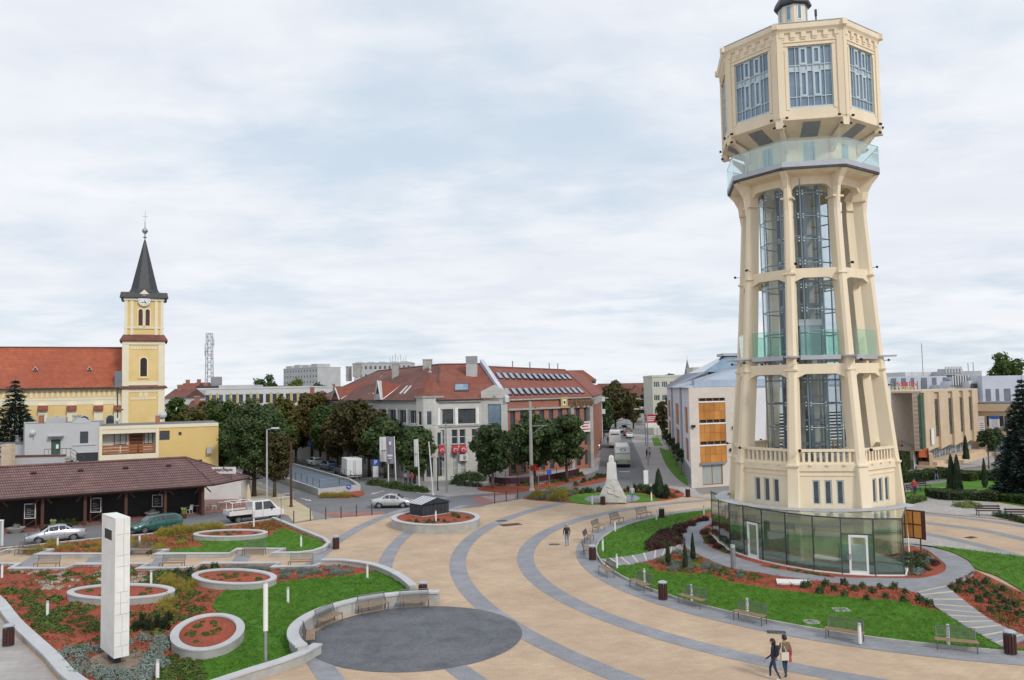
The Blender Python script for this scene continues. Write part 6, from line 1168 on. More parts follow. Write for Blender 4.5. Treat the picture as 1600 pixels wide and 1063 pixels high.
def spruce_meshes(seed, H, Wd, n, mat='needle'):
    r = random.Random(seed); m = MB(); m.pipe([(0, 0, -.1), (0, 0, H*.5), (0, 0, H*.99)], [.25, .14, .02], 8); V, Fc = [], []; lay = 26
    for k in range(lay):
        t = k/lay; z = H*(.05+.93*t); R = Wd/2*(1-t)**.8+.12; nb = max(6, int(15*(1-t)+5))
        for b in range(nb):
            a = 2*pi*b/nb+r.uniform(-.3, .3)+k; L = R*r.uniform(.75, 1.12); tip = Vector((cos(a)*L, sin(a)*L, z-L*.32)); root = Vector((0, 0, z)); m.tube(root, root.lerp(tip, .75), .03, .012, 4) if k % 2 == 0 else None
            for q in range(int(n*L/ (lay*9*R/1.6+.01)/1.0) if False else max(9, int(85*L/(Wd/2)))):
                s = r.uniform(.15, 1.0)**.7; p = root.lerp(tip, s)+Vector((0, 0, .12*L*sin(s*3)))+rndv(r)*.16*(1+L*.2); leaf_quad(V, Fc, p, (Vector((0, 0, 1))+rndv(r)*.7).normalized(), (tip-root).normalized()+rndv(r)*.4, .24, .52)
    me = bpy.data.meshes.new('crown'); me.from_pydata([tuple(v) for v in V], [], Fc); me.materials.append(MT(mat)); return m.mesh('trunk', 'bark', True), me
def plant_tree(meshes, p, label, rz=0., sc=1., name='tree', cat='tree', group=None):
    t = thing(name, label, cat, p, rz, group); t.scale = (sc, sc, sc) if not isinstance(sc, tuple) else sc; put('trunk', meshes[0], t); put('crown', meshes[1], t); return t
def tree_px(x, ybase, ytop, wpx, mat, label, seed, crown0=.25, shape='round', n=7000, leaf=None, Y=None, bark='bark', lobes=34):
    """tree standing at the ground point seen at (x, ybase) (or at distance Y), as tall and wide as it looks"""
    p = G(x, ybase) if Y is None else Vector((GY(x, ybase, Y).x, Y, 0)); H = GY(x, ytop, p.y).z; W2 = wpx/F_*p.y
    if leaf is None: leaf = .20+.0022*p.y
    return plant_tree(tree_meshes(seed, H, W2, crown0, n, leaf, mat, bark, shape, lobes, .02*H+.03), p, label, seed)
tree_px(397, 776, 620, 112, 'leaf_dark', 'tall dark green street tree right of the market hall', 11, .2, 'egg', 13000, .30)
tree_px(429, 777, 678, 66, 'leaf_rust', 'small reddish brown street tree in front of the tall dark one', 12, .3, 'round', 7000, .27)
tree_px(352, 742, 622, 80, 'leaf_green', 'leafy green tree behind the yellow house right end', 13, .15, n=7000, Y=118)
tree_px(302, 740, 634, 70, 'leaf_olive', 'olive green tree between the church tower and the yellow house', 14, .15, n=6000, Y=124)
tree_px(272, 740, 617, 46, 'leaf_green', 'green tree beside the church tower foot', 15, .15, n=5000, Y=128)
tree_px(322, 740, 622, 60, 'leaf_brown', 'brownish tree behind the yellow house', 16, .15, n=5000, Y=138)
tree_px(442, 745, 628, 74, 'leaf_olive', 'yellowish olive tree in the row left of the bank', 17, .2, n=8000, Y=140)
tree_px(487, 735, 612, 70, 'leaf_brown', 'tall brown autumn tree beside the bank left wing', 18, .28, 'egg', 9000, Y=143)
tree_px(462, 735, 640, 66, 'leaf_brown', 'brown tree behind the parked white hatchback', 19, .3, n=8000, Y=145)
tree_px(512, 740, 636, 66, 'leaf_green', 'green tree in front of the bank left wing', 20, .3, n=7500, Y=134)
tree_px(553, 742, 626, 84, 'leaf_rust', 'large dark brown chestnut tree in front of the bank left wing', 21, .3, n=11000, Y=122)
tree_px(528, 745, 648, 60, 'leaf_brown', 'brown tree behind the white box van', 22, .32, n=6500, Y=130)
tree_px(602, 748, 648, 66, 'leaf_dark', 'dark green tree behind the grey banners', 23, .25, 'egg', 7500, Y=115)
tree_px(648, 756, 667, 64, 'leaf_dark', 'round dark green tree by the bank turret', 24, .25, n=8000, Y=107.5)
tree_px(770, 763, 664, 72, 'leaf_dark', 'dark green tree left of the concrete pylon', 25, .28, n=9000, bark='bark_pale')
tree_px(835, 752, 648, 82, 'leaf_dark', 'dark green tree directly behind the concrete pylon', 26, .25, n=9000)
tree_px(886, 754, 647, 72, 'leaf_dark', 'dark green tree at the right end of the maroon terrace', 27, .28, n=9000)
tree_px(962, 672, 598, 60, 'leaf_rust', 'big reddish brown tree at the far end of the street', 28, .2, 'egg', 8000)
tree_px(944, 680, 622, 34, 'leaf_dark', 'dark green tree beside the bank street wall', 29, .15, n=4500, Y=205)
tree_px(990, 672, 612, 26, 'leaf_brown', 'brown tree beside the pale balcony house', 30, .2, n=3500, Y=240)
tree_px(1013, 675, 596, 24, 'leaf_dark', 'dark slim tree left of the beige office', 31, .15, 'egg', 4000, Y=225)
tree_px(1058, 690, 608, 40, 'leaf_brown', 'sparse brown tree in front of the beige office', 32, .3, n=2600, Y=180)
tree_px(1036, 690, 628, 22, 'leaf_rust', 'small rusty tree at the corner of the beige office', 33, .25, n=2500, Y=188)
tree_px(413, 640, 584, 58, 'leaf_green', 'round green tree on the skyline right of the mast', 34, .1, n=3500, Y=230)
tree_px(461, 640, 592, 50, 'leaf_lime', 'yellow green tree on the skyline below the apartment block', 35, .1, n=3500, Y=235)
tree_px(497, 640, 597, 44, 'leaf_dark', 'dark tree at the foot of the skyline apartment block', 36, .1, n=2500, Y=260)
tree_px(1578, 640, 552, 62, 'leaf_green', 'green tree rising over the grey hall at the right edge', 37, .2, n=5000, Y=190)
tree_px(1412, 640, 579, 9, 'leaf_dark', 'small dark treetop on the grey hall skyline', 38, .3, n=900, Y=240)
tree_px(1050, 620, 583, 30, 'leaf_green', 'low green treetop behind the beige office roof', 39, .4, n=2000, Y=250)
tree_px(375, 745, 640, 60, 'leaf_green', 'green tree behind the tall dark street tree', 43, .1, n=6000, Y=112)
tree_px(425, 745, 632, 60, 'leaf_green', 'green tree right of the tall dark street tree', 44, .15, n=6000, Y=120)
tree_px(500, 742, 652, 50, 'leaf_brown', 'lower brown tree over the parked blue estate', 45, .34, n=6000, Y=138)
tree_px(577, 742, 640, 56, 'leaf_rust', 'dark rusty tree between the chestnut and the dark green tree', 46, .3, n=6000, Y=118)
tree_px(338, 740, 632, 60, 'leaf_olive', 'olive tree left of the tall dark street tree', 47, .1, n=6000, Y=126)
for (x, yb, yt, w, lab, sd, Yd) in ((22, 720, 586, 88, 'blue green spruce at the left edge beside the church', 41, 100.), (1602, 775, 585, 88, 'large dark spruce at the right edge of the park', 42, 84.)):
    p = Vector((GY(x, 700, Yd).x, Yd, 0)); H = GY(x, yt, Yd).z; plant_tree(spruce_meshes(sd, H, w/F_*Yd*(1.3 if sd == 41 else 1.2), 9000), p, lab, .3, name='spruce')
# conical cypresses
def cypress_meshes(seed, H, R, n, leaf, mat):
    r = random.Random(seed); V, Fc = [], []; m = MB(); m.pipe([(0, 0, -.05), (0, 0, H*.5), (0, 0, H*.9)], [.05, .04, .01], 6)
    for _ in range(n):
        t = r.random()**1.3; a = r.random()*6.283; rad = R*min(1, .45+t*4)*(1-t)**.55*r.uniform(.72, 1.03)*(1+.1*sin(a*3+t*9)); p = Vector((rad*cos(a), rad*sin(a), .05+t*H*.98)); leaf_quad(V, Fc, p, (Vector((cos(a), sin(a), .3))+rndv(r)*.5).normalized(), Vector((0, 0, 1))+rndv(r)*.3, leaf*.6, leaf*1.6)
    me = bpy.data.meshes.new('crown'); me.from_pydata([tuple(v) for v in V], [], Fc); me.materials.append(MT(mat)); return m.mesh('trunk', 'bark', True), me
cyp = cypress_meshes(51, 3.0, .40, 3200, .12, 'cypress')
for (x, yb, yt, lab) in ((1044, 883, 842, 'small conical cypress beside the left stairs'), (1071, 889, 848, 'small conical cypress in the middle of the three by the path'), (1083, 876, 834, 'small conical cypress nearest the pavilion path'), (1407, 783, 720, 'dark columnar cypress just right of the tower base'), (1488, 772, 711, 'left of the twin columnar cypresses in the park'), (1497, 773, 712, 'right of the twin columnar cypresses in the park'), (1539, 762, 717, 'single conical cypress in the park lawn'), (1510, 722, 681, 'columnar cypress in front of the culture house')):
    p = G(x, yb, .05); H = GY(x, yt, p.y).z; k = H/3.0; plant_tree(cyp, p, lab, x, (k*(.8 if k < 1.3 else .95), k*(.8 if k < 1.3 else .95), k), 'cypress', 'cypress')
# ball trees
ball = tree_meshes(55, 3.6, 2.0, .52, 2600, .17, 'leaf_dark', 'bark_pale', lobes=12, trunk_r=.06)
for i, (x, yb, s) in enumerate(((1025, 668, .9), (1030, 675, .9), (1035, 683, .9), (1041, 695, .95), (1046, 705, .95), (1052, 716, 1), (1058, 729, 1), (1065, 742, 1))):
    t = plant_tree(ball, G(x, yb), 'small round topped street tree with stakes along the panelled building', i, s, 'ball_tree', 'tree', 'ball trees along the panelled building')
    m = MB()
    for a in (0, 2.1, 4.2): m.tube((.5*cos(a), .5*sin(a), 0), (.5*cos(a), .5*sin(a), 1.5), .04, n=5)
    for a in (0, 2.1, 4.2): m.tube((.5*cos(a), .5*sin(a), 1.45), (.5*cos(a+2.1), .5*sin(a+2.1), 1.45), .03, n=4)
    m.build('stakes', 'wood_slat', t)
for x, yb, lab in ((1545, 733, 'left of two round topped trees in front of the culture house wing'), (1556, 729, 'right of two round topped trees in front of the culture house wing')): plant_tree(ball, G(x, yb), lab, x, 1.55, 'ball_tree', 'tree')
sheet('street_lawn', smooth_px([(1030, 700), (1038, 722), (1052, 742), (1068, 756), (1076, 757), (1062, 728), (1050, 706)], n=3), .06, 'grass', .04); sheet('street_lawn', gpts([(1018, 684), (1022, 697), (1036, 697), (1028, 684)]), .06, 'grass', .04)
# ------------------------------------------------------------------ shrub meshes
def shrub(seed, R, Hh, n, leaf, mat, up=.3, spiky=0.):
    r = random.Random(seed); V, Fc = [], []
    for _ in range(n):
        d = rndv(r); rr = d.length**.4; d.normalize(); d.z = abs(d.z); bump_ = .75+.25*sin(d.x*6+seed)*cos(d.y*5); p = Vector((d.x*R, d.y*R, d.z*Hh))*rr*bump_+Vector((0, 0, .02))
        l = leaf*r.uniform(.7, 1.3); u = (d+Vector((0, 0, up))).normalized() if spiky else rndv(r); nr = (d+rndv(r)*.7+Vector((0, 0, .3))).normalized() if not spiky else rndv(r).normalized(); leaf_quad(V, Fc, p, nr, u, l*(.28 if spiky else .75), l*(2.2 if spiky else 1))
    me = bpy.data.meshes.new('shrub'); me.from_pydata([tuple(v) for v in V], [], Fc); me.materials.append(MT(mat)); return me
def one(name, me, p, label, cat, group=None, rz=0., sc=1.): return tag(put(name, me, None, p, rz, sc), label, cat, group)
rnd = random.Random(21)
sage = [shrub(60+k, .42, .46, 420, .075, 'leaf_sage') for k in range(3)]
laur = [shrub(70+k, .42, .75, 260, .16, 'leaf_dark', .6, 0) for k in range(3)]
lowg = [shrub(80+k, .5, .22, 200, .11, 'leaf_bed') for k in range(3)]
spir = [shrub(90+k, .75, .75, 420, .10, 'leaf_yellow', .8, 1) for k in range(2)]
wine = shrub(95, .6, .5, 420, .10, 'leaf_wine'); upr = [shrub(97+k, .36, 1.0, 380, .12, 'cypress', 1.2, 1) for k in range(2)]
grey = [shrub(100+k, .5, .4, 300, .10, 'leaf_sage', .8, 1) for k in range(2)]; flame = shrub(104, .45, .22, 180, .10, 'leaf_flame'); whitef = shrub(106, .4, .2, 150, .07, 'flower_white')
# sage cushions at the foot of the obelisk
gs = 'grey green sage cushions round the white obelisk'
SG = [(96, 1028), (108, 1020), (119, 1026), (128, 1032), (104, 1040), (116, 1044), (126, 1050), (134, 1042), (142, 1056), (150, 1050), (118, 1058), (110, 1052), (156, 1060), (164, 1054), (172, 1061), (182, 1055), (190, 1060), (198, 1056), (207, 1060), (214, 1052), (222, 1058), (230, 1050), (238, 1056), (226, 1044), (236, 1040), (244, 1046), (232, 1032), (243, 1030), (250, 1020), (240, 1014), (252, 1010), (258, 1004), (246, 1002), (250, 1036), (256, 1044), (222, 999), (228, 1001), (136, 1019), (154, 1018), (203, 1007), (261, 1014), (170, 1068), (200, 1068), (225, 1068)]
for i, (x, y) in enumerate(SG): one('sage_cushion', sage[i % 3], G(x, y, .09), 'grey green sage cushion at the foot of the white obelisk', 'shrub', gs, rnd.random()*6, rnd.uniform(.75, 1.15))
for i, (x, y) in enumerate([(211, 978), (222, 973), (233, 978), (246, 972), (257, 977), (264, 966)]): one('upright_shrub', upr[i % 2], G(x, y+8, .09), 'dark upright shrub in the mulch right of the obelisk', 'shrub', 'upright shrubs right of the obelisk', i, rnd.uniform(.6, .9))
for i, (x, y) in enumerate([(277, 893), (279, 897), (297, 894), (301, 897), (319, 888), (335, 886), (318, 891), (337, 889), (291, 906)]): one('laurel', laur[i % 3], G(x, y+4, .09), 'dark glossy laurel along the alley kerb behind the oval planter', 'shrub', 'laurels along the alley kerb', i, rnd.uniform(.6, .95))
for i in range(26): x = 352+i*3.4; one('lavender', grey[i % 2], G(x, 889+rnd.random()*2.5, .09), 'grey green lavender behind the middle oval planter', 'shrub', 'lavenders behind the middle oval planter', i, rnd.uniform(.5, .8)) if i < 22 else None
for i in range(46): x = 438+rnd.random()*118; y = 890+rnd.random()*(17-(x-438)*.095); one('lavender', grey[i % 2], G(x, y, .09), 'grey green lavender in the mulch at the tip of the large bed', 'shrub', 'lavenders at the tip of the large bed', i, rnd.uniform(.35, .8))
for i, (x, y) in enumerate([(259, 906), (268, 902), (278, 912), (288, 908), (296, 915), (284, 921), (302, 912), (272, 918), (262, 912), (292, 924), (266, 958), (258, 950), (262, 942)]): one('spirea', spir[i % 2], G(x, y+3, .09), 'yellow spirea between the oval planters', 'shrub', 'yellow spireas between the oval planters', i, rnd.uniform(.6, 1.0))
for i in range(24): x = 250+i*4.1; one('spirea', spir[i % 2], G(x, 834-i*.42+rnd.random()*4, .09), 'yellow spirea hedge clump beside the green estate car', 'shrub', 'yellow spireas beside the green estate car', i, rnd.uniform(.8, 1.15))
# low ground plants scattered in the beds
RPX = [(r_[0], r_[1]+.1, r_[2]+.1, radians(r_[3])) for r_ in RINGS]
def in_ring(p):
    for c, a, b, t in RPX:
        dx, dy = p[0]-c[0], p[1]-c[1]; u = dx*cos(t)+dy*sin(t); v = -dx*sin(t)+dy*cos(t)
        if (u/a)**2+(v/b)**2 < 1.05: return True
    return False
OBX = [(-20.2, 39.0), (-18.1, 36.3), (-17.0, 37.3), (-19.2, 39.9)]
cnt = {}
def scatter(poly, holes, n, meshes, name, label, group, z, smin, smax, dens=None, seed=1):
    r = random.Random(seed); xs = [p[0] for p in poly]; ys = [p[1] for p in poly]; k = 0; tries = 0
    while k < n and tries < n*60:
        tries += 1; p = (r.uniform(min(xs), max(xs)), r.uniform(min(ys), max(ys)))
        if not inside(p, poly) or any(inside(p, h) for h in holes) or in_ring(p) or inside(p, OBX): continue
        if dens and r.random() > dens(p): continue
        one(name, meshes[k % len(meshes)], (p[0], p[1], z), label, 'plant', group, r.random()*6, r.uniform(smin, smax)); k += 1
def nz2(p): return .5+.5*sin(p[0]*.9+1.3*sin(p[1]*.6))*sin(p[1]*1.1+.7)
BB = [G(*q) for q in [(10, 898), (100, 897), (200, 892), (300, 897), (300, 925), (262, 950), (252, 1000), (215, 985), (160, 1020), (115, 1030), (60, 1005), (10, 952)]]
scatter(BB, [LAWN_E], 130, lowg, 'ground_plant', 'low green ground cover plant in the red mulch of the large left bed', 'ground cover plants in the large left bed', .09, .6, 1.3, lambda p: .1+nz2(p), 5)
scatter([G(*q) for q in [(30, 897), (150, 895), (250, 897), (250, 912), (120, 925), (60, 925)]], [], 60, [whitef], 'white_flower', 'small pale flowering plant near the obelisk planter', 'pale flowers near the obelisk planter', .09, .6, 1.1, lambda p: nz2((p[1], p[0])), 6)
scatter([G(*q) for q in [(255, 925), (330, 932), (310, 960), (262, 990), (255, 960)]], [LAWN_E], 40, [flame, lowg[0]], 'bronze_plant', 'low bronze ground plant between lawn and oval planters', 'bronze plants by the large lawn', .09, .6, 1.1, None, 7)
scatter([G(*q) for q in [(262, 1030), (312, 1032), (318, 1075), (245, 1075), (250, 1045)]], [LAWN_E], 60, lowg, 'edging_plant', 'low green ground plant below the nearest oval planter', 'ground plants below the nearest oval planter', .09, .5, 1.0, None, 8)
AA = [G(*q) for q in [(5, 863), (150, 847), (240, 840), (330, 830), (300, 850), (255, 866), (240, 868), (200, 862), (60, 869)]]
scatter(AA, [LAWN_D], 110, [flame, lowg[1], lowg[0], spir[0]], 'bed_plant', 'low green and bronze ground plant in the upper left bed', 'ground plants in the upper left bed', .09, .5, 1.0, None, 9)
scatter([G(*q) for q in [(378, 823), (425, 816), (442, 826), (420, 832), (385, 828)]], [LAWN_D], 45, [flame], 'bronze_plant', 'orange bronze ground plant at the corner below the white pickup', 'bronze plants at the corner of the upper bed', .09, .6, 1.0, None, 10)
for k, (c, a, b, t, z1, lb_) in enumerate(RINGS):
    r = random.Random(k+30)
    for i in range(16 if k < 4 else 46):
        q = sqrt(r.random())*.85; an = r.random()*6.28; u, v = (a-.6)*q*cos(an), (b-.6)*q*sin(an); tt = radians(t); x_, y_ = c[0]+u*cos(tt)-v*sin(tt), c[1]+u*sin(tt)+v*cos(tt)
        if k == 4 and hypot(x_+8.3, y_-75.2) < 2.0: continue
        one('planter_seedling', lowg[i % 3] if k < 4 or i % 3 else laur[0], (x_, y_, z1-.12), 'small green seedling planted in the '+lb_.split(' concrete')[0]+' planter '+('below the white pickup', 'behind the obelisk', 'behind the lamp post', 'nearest the camera', 'with the hatch house')[k], 'plant', 'seedlings in planter '+('below the white pickup', 'behind the obelisk', 'behind the lamp post', 'nearest the camera', 'with the hatch house')[k], r.random()*6, r.uniform(.35, .65))
# tower garden shrubs
TG = [(1263, 913), (1290, 912), (1319, 911), (1348, 916), (1375, 916), (1397, 917), (1414, 925), (1284, 921), (1303, 920), (1335, 920), (1363, 924), (1384, 931), (1412, 938), (1320, 929), (1354, 935), (1281, 924), (1437, 938), (1452, 944), (1256, 915)]
for i, (x, y) in enumerate(TG): one('laurel', laur[i % 3], G(x, y+3, .05), 'dark young laurel in the mulch strip in front of the pavilion', 'shrub', 'laurels in front of the pavilion', i, rnd.uniform(.5, .75))
TG2 = [(1487, 917), (1497, 922), (1500, 912), (1514, 909), (1527, 913), (1517, 923), (1535, 921), (1541, 909), (1530, 937), (1543, 930), (1549, 940), (1556, 925), (1563, 934), (1572, 941), (1548, 955), (1575, 952), (1560, 948), (1586, 945), (1568, 920), (1594, 960)]
for i, (x, y) in enumerate(TG2): one('laurel', laur[i % 3], G(x, y+3, .05), 'dark young laurel in the mulch right of the wide stairs', 'shrub', 'laurels right of the wide stairs', i, rnd.uniform(.45, .7))
scatter([G(*q) for q in [(1535, 905), (1600, 935), (1600, 1000), (1570, 985)]], [], 50, [flame, lowg[2], shrub(120, .3, .3, 160, .08, 'leaf_flame')], 'border_plant', 'small orange flowering plant at the right border bed', 'border plants at the right edge', .05, .35, .7, None, 12)
for i, (x, y) in enumerate([(1421, 869), (1437, 873), (1452, 874), (1428, 880), (1441, 884), (1433, 893), (1447, 867), (1419, 882)]): one('globe_shrub', sage[i % 3] if i % 3 == 2 else shrub(130+i, .5, .7, 300, .1, 'leaf_dark'), G(x, y+4, .05), 'round shrub in the mulch at the right end of the pavilion', 'shrub', 'shrubs at the right end of the pavilion', i, rnd.uniform(.8, 1.1))
scatter([G(*q) for q in [(1440, 895), (1470, 888), (1460, 876), (1425, 862), (1418, 875), (1420, 900)]], [], 34, [lowg[0], wine, grey[0]], 'border_plant', 'low border plant at the right end of the pavilion', 'border plants at the pavilion end', .05, .4, .8, None, 13)
WB = [G(*q) for q in [(1016, 845), (1040, 832), (1065, 822), (1100, 812), (1108, 812), (1070, 828), (1062, 840), (1066, 850), (1045, 857), (1014, 862)]]
scatter(WB, [], 120, [wine, shrub(140, .5, .45, 300, .09, 'leaf_rust'), shrub(141, .45, .4, 260, .08, 'leaf_wine')], 'wine_shrub', 'wine red low shrub in the bed between lawn and pavilion path', 'wine red shrubs between lawn and pavilion path', .05, .7, 1.1, None, 14)
scatter([G(*q) for q in [(1020, 880), (1045, 868), (1070, 862), (1115, 884), (1140, 893), (1200, 905), (1150, 910), (1105, 897), (1040, 893)]], [LAWN_B], 110, [lowg[0], lowg[1], grey[1], flame], 'carpet_plant', 'low mixed ground plant round the small cypresses', 'ground plants round the small cypresses', .05, .5, .9, None, 15)
one('lime_groundcover', shrub(150, .9, .3, 500, .09, 'leaf_lime'), G(1085, 883, .05), 'bright lime ground cover patch by the small cypresses', 'plant')
scatter([G(*q) for q in [(1096, 832), (1112, 822), (1110, 842), (1140, 864), (1135, 866), (1104, 852)]], [], 40, [wine, lowg[2], lowg[0]], 'border_plant', 'low plant in the crescent bed along the pavilion glass', 'plants along the pavilion glass', .05, .4, .75, None, 16)
scatter([G(*q) for q in [(1195, 884), (1300, 902), (1298, 904), (1192, 886)]], [], 22, [lowg[2], lowg[0]], 'strip_plant', 'tiny plant in the narrow mulch strip under the pavilion windows', 'plants in the strip under the pavilion windows', .07, .25, .45, None, 17)
# ------------------------------------------------------------------ island with the monument
sheet('mulch_bed', smooth_px([(818, 780), (840, 771), (880, 768), (930, 768), (1000, 763), (1045, 763), (1070, 773), (1049, 781), (1017, 784), (960, 786), (927, 788), (887, 786)], n=3, closed=True), .05, 'mulch', .04)
LM = smooth_px([(884, 781), (900, 774), (940, 771), (985, 771), (1010, 774), (1030, 780), (1017, 784.5), (960, 787), (927, 789), (900, 787)], n=3, closed=True); sheet('lawn', LM, .08, 'grass', .04)
sheet('monument_paving', smooth_px([(913, 781), (930, 776), (985, 775), (1000, 780), (985, 786), (950, 788.5), (925, 786)], n=3, closed=True), .1, 'paver_grey', .04)
scatter([G(*q) for q in [(822, 780), (845, 771), (890, 769), (900, 774), (880, 784)]], [LM], 60, [grey[0], grey[1], spir[0], flame], 'meadow_plant', 'pale feathery plant in the bed left of the monument', 'feathery plants left of the monument', .05, .8, 1.5, None, 18)
scatter([G(*q) for q in [(972, 770), (1000, 764), (1045, 764), (1068, 773), (1045, 781), (1030, 780), (1010, 773)]], [LM], 60, [shrub(160, .5, .5, 260, .1, 'leaf_brown'), laur[0], flame, upr[0]], 'border_plant', 'brown and green border plant right of the monument', 'border plants right of the monument', .05, .7, 1.3, None, 19)
scatter([G(*q) for q in [(890, 770), (940, 768), (942, 770.5), (900, 773)]], [LM], 16, [laur[1], lowg[0]], 'border_plant', 'low shrub in the strip behind the monument lawn', 'shrubs behind the monument lawn', .05, .7, 1.1, None, 20)
p = G(1030, 778, .05); plant_tree(cyp, p, 'small dark fir in the bed right of the monument', 1, (1.6, 1.6, 1.05), 'small_fir', 'fir')
# beds in front of the bank
sheet('mulch_bed', smooth_px([(745, 765), (790, 771), (850, 764), (900, 752), (917, 744), (905, 742), (870, 753), (820, 760), (770, 758)], n=3, closed=True), .06, 'mulch', .04); sheet('mulch_bed', smooth_px([(893, 762), (920, 750), (945, 741), (949, 745), (945, 752), (925, 757)], n=3, closed=True), .06, 'mulch', .04)
scatter([G(*q) for q in [(895, 761), (925, 748), (947, 742), (946, 746)]], [], 30, [laur[0], flame, shrub(161, .5, .5, 260, .1, 'leaf_brown')], 'border_plant', 'low border plant in the red bed beside the street mouth', 'plants beside the street mouth', .06, .6, 1.0, None, 23)
scatter([G(*q) for q in [(770, 760), (820, 761), (870, 755), (912, 744), (905, 743), (850, 756), (790, 759)]], [], 50, [laur[2], lowg[0], flame], 'border_plant', 'low shrub in the bed before the maroon terrace', 'shrubs before the maroon terrace', .06, .7, 1.2, None, 24)
hd = [shrub(170+k, 1.4, 1.3, 900, .17, 'leaf_dark') for k in range(2)]
for i, (x, y, s) in enumerate(((716, 752, .9), (727, 750, 1.1), (738, 749, 1.15), (748, 752, 1.0), (710, 757, .6), (722, 759, .7), (735, 760, .7), (746, 761, .6))): one('bank_shrub', hd[i % 2], G(x, y), 'dark shrub against the bank front right of the awnings', 'shrub', 'dark shrubs against the bank front', i, s)
for i in range(16): x = 580+i*5.6; one('roadside_shrub', shrub(180, 1., .8, 600, .15, 'leaf_green') if i == 0 else bpy.data.objects['roadside_shrub'].data, G(x, 756+i*.85+rnd.random()*2, .03), 'low green shrub in the roadside bed under the banners', 'shrub', 'low shrubs under the banners', i, rnd.uniform(.8, 1.3))
# hedges in the park on the right
sheet('park_lawn', gpts([(1400, 776), (1450, 758), (1520, 748), (1680, 752), (1680, 800), (1600, 792), (1540, 782), (1480, 776), (1468, 770), (1440, 783), (1410, 786)]), .05, 'grass', .04)
sheet('park_path', smooth_px([(1400, 796), (1430, 788), (1452, 776), (1462, 764), (1480, 764), (1470, 774), (1490, 782), (1540, 785), (1600, 794), (1680, 806), (1680, 826), (1560, 812), (1450, 802)], n=3), .07, 'paver_pale', .04)
sheet('park_walk', gpts([(1400, 746), (1420, 737), (1470, 725), (1530, 712), (1640, 722), (1640, 738), (1540, 728), (1470, 738), (1420, 752)]), .06, 'paver_pale')
def hedge(px, w, h, label, mat='leaf_dark', seed=1):
    P = smooth_px(px, n=6); r = random.Random(seed); V, Fc = [], []; Lg = sum((P[i+1]-P[i]).length for i in range(len(P)-1)); n = int(Lg*w*h*150+600)
    for _ in range(min(n, 9000)):
        i = r.randrange(len(P)-1); q = P[i].lerp(P[i+1], r.random()); d = (P[i+1]-P[i]).normalized(); nn = Vector((-d.y, d.x, 0)); a = r.choice((0, 1, 2)); u = r.uniform(-1, 1); z = r.random()
        if a == 0: z = 1-.1*r.random()
        else: u = (1 if a == 1 else -1)*(1-.12*r.random())
        p = q+nn*u*w/2+Vector((0, 0, z*h*(.9+.1*sin(q.x*3)))); leaf_quad(V, Fc, p, (rndv(r)+Vector((0, 0, .5))).normalized(), rndv(r), .15, .2)
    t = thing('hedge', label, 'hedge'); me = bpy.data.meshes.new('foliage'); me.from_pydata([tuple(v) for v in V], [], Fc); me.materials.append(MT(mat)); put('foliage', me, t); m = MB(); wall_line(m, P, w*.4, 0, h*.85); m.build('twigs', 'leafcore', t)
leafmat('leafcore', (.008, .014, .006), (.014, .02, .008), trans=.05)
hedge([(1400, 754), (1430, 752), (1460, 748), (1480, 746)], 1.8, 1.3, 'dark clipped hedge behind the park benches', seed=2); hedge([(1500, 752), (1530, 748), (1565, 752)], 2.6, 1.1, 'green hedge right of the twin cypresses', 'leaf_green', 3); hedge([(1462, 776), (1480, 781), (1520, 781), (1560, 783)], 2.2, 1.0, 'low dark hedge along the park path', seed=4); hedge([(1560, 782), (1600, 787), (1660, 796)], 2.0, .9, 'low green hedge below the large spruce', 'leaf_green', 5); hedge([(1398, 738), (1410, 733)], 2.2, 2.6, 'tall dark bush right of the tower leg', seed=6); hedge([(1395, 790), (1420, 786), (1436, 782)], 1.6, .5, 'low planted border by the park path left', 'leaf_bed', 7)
one('round_box_bush', shrub(190, 1.6, .75, 1500, .12, 'leaf_lime'), G(1511, 792, .05), 'round yellow green clipped bush in the park path', 'bush'); one('dark_bush', shrub(191, 2.2, 2.2, 1800, .18, 'leaf_dark'), G(1588, 772), 'large dark round bush beside the spruce', 'bush'); one('dark_bush', shrub(192, 1.6, 1.6, 1200, .16, 'leaf_dark'), G(1563, 745), 'medium dark bush left of the spruce', 'bush')
for i in range(9): one('rose_bush', hd[i % 2], G(1560+i*7, 808+i*1.5), 'dark rose bush behind the park bench at the right edge', 'bush', 'rose bushes behind the right park bench', i, .5)

def cover(poly, holes, n, mats, name, label, seed, z=.09, size=.07, dens=None):
    r = random.Random(seed); xs = [p[0] for p in poly]; ys = [p[1] for p in poly]; V, Fc, MI = [], [], []; k = 0; tr = 0
    while k < n and tr < n*40:
        tr += 1; p = (r.uniform(min(xs), max(xs)), r.uniform(min(ys), max(ys)))
        if not inside(p, poly) or any(inside(p, h) for h in holes) or in_ring(p) or (dens and r.random() > dens(p)): continue
        k += 1; mi = r.choice(range(len(mats)))
        for _ in range(r.randint(4, 9)): q = rndv(r); leaf_quad(V, Fc, Vector((p[0]+q.x*.16, p[1]+q.y*.16, z+.02+abs(q.z)*.12)), (q+Vector((0, 0, .8))).normalized(), rndv(r), size*r.uniform(.7, 1.4), size*r.uniform(1, 2)); MI.append(mi)
    me = bpy.data.meshes.new(name); me.from_pydata([tuple(v) for v in V], [], Fc)
    for q in mats: me.materials.append(MT(q))
    me.polygons.foreach_set('material_index', MI); tag(put(name, me), label, 'ground cover', None, 'stuff')
leafmat('chip', (.20, .045, .025), (.44, .12, .065), trans=0.)
cover(BEDB, [LAWN_E, OBX], 2000, ['leaf_bed', 'leaf_green', 'chip', 'chip'], 'ground_cover', 'loose small ground cover and bark chips in the large left bed', 51, dens=lambda p: .15+nz2((p[0]*1.7, p[1]*1.3)))
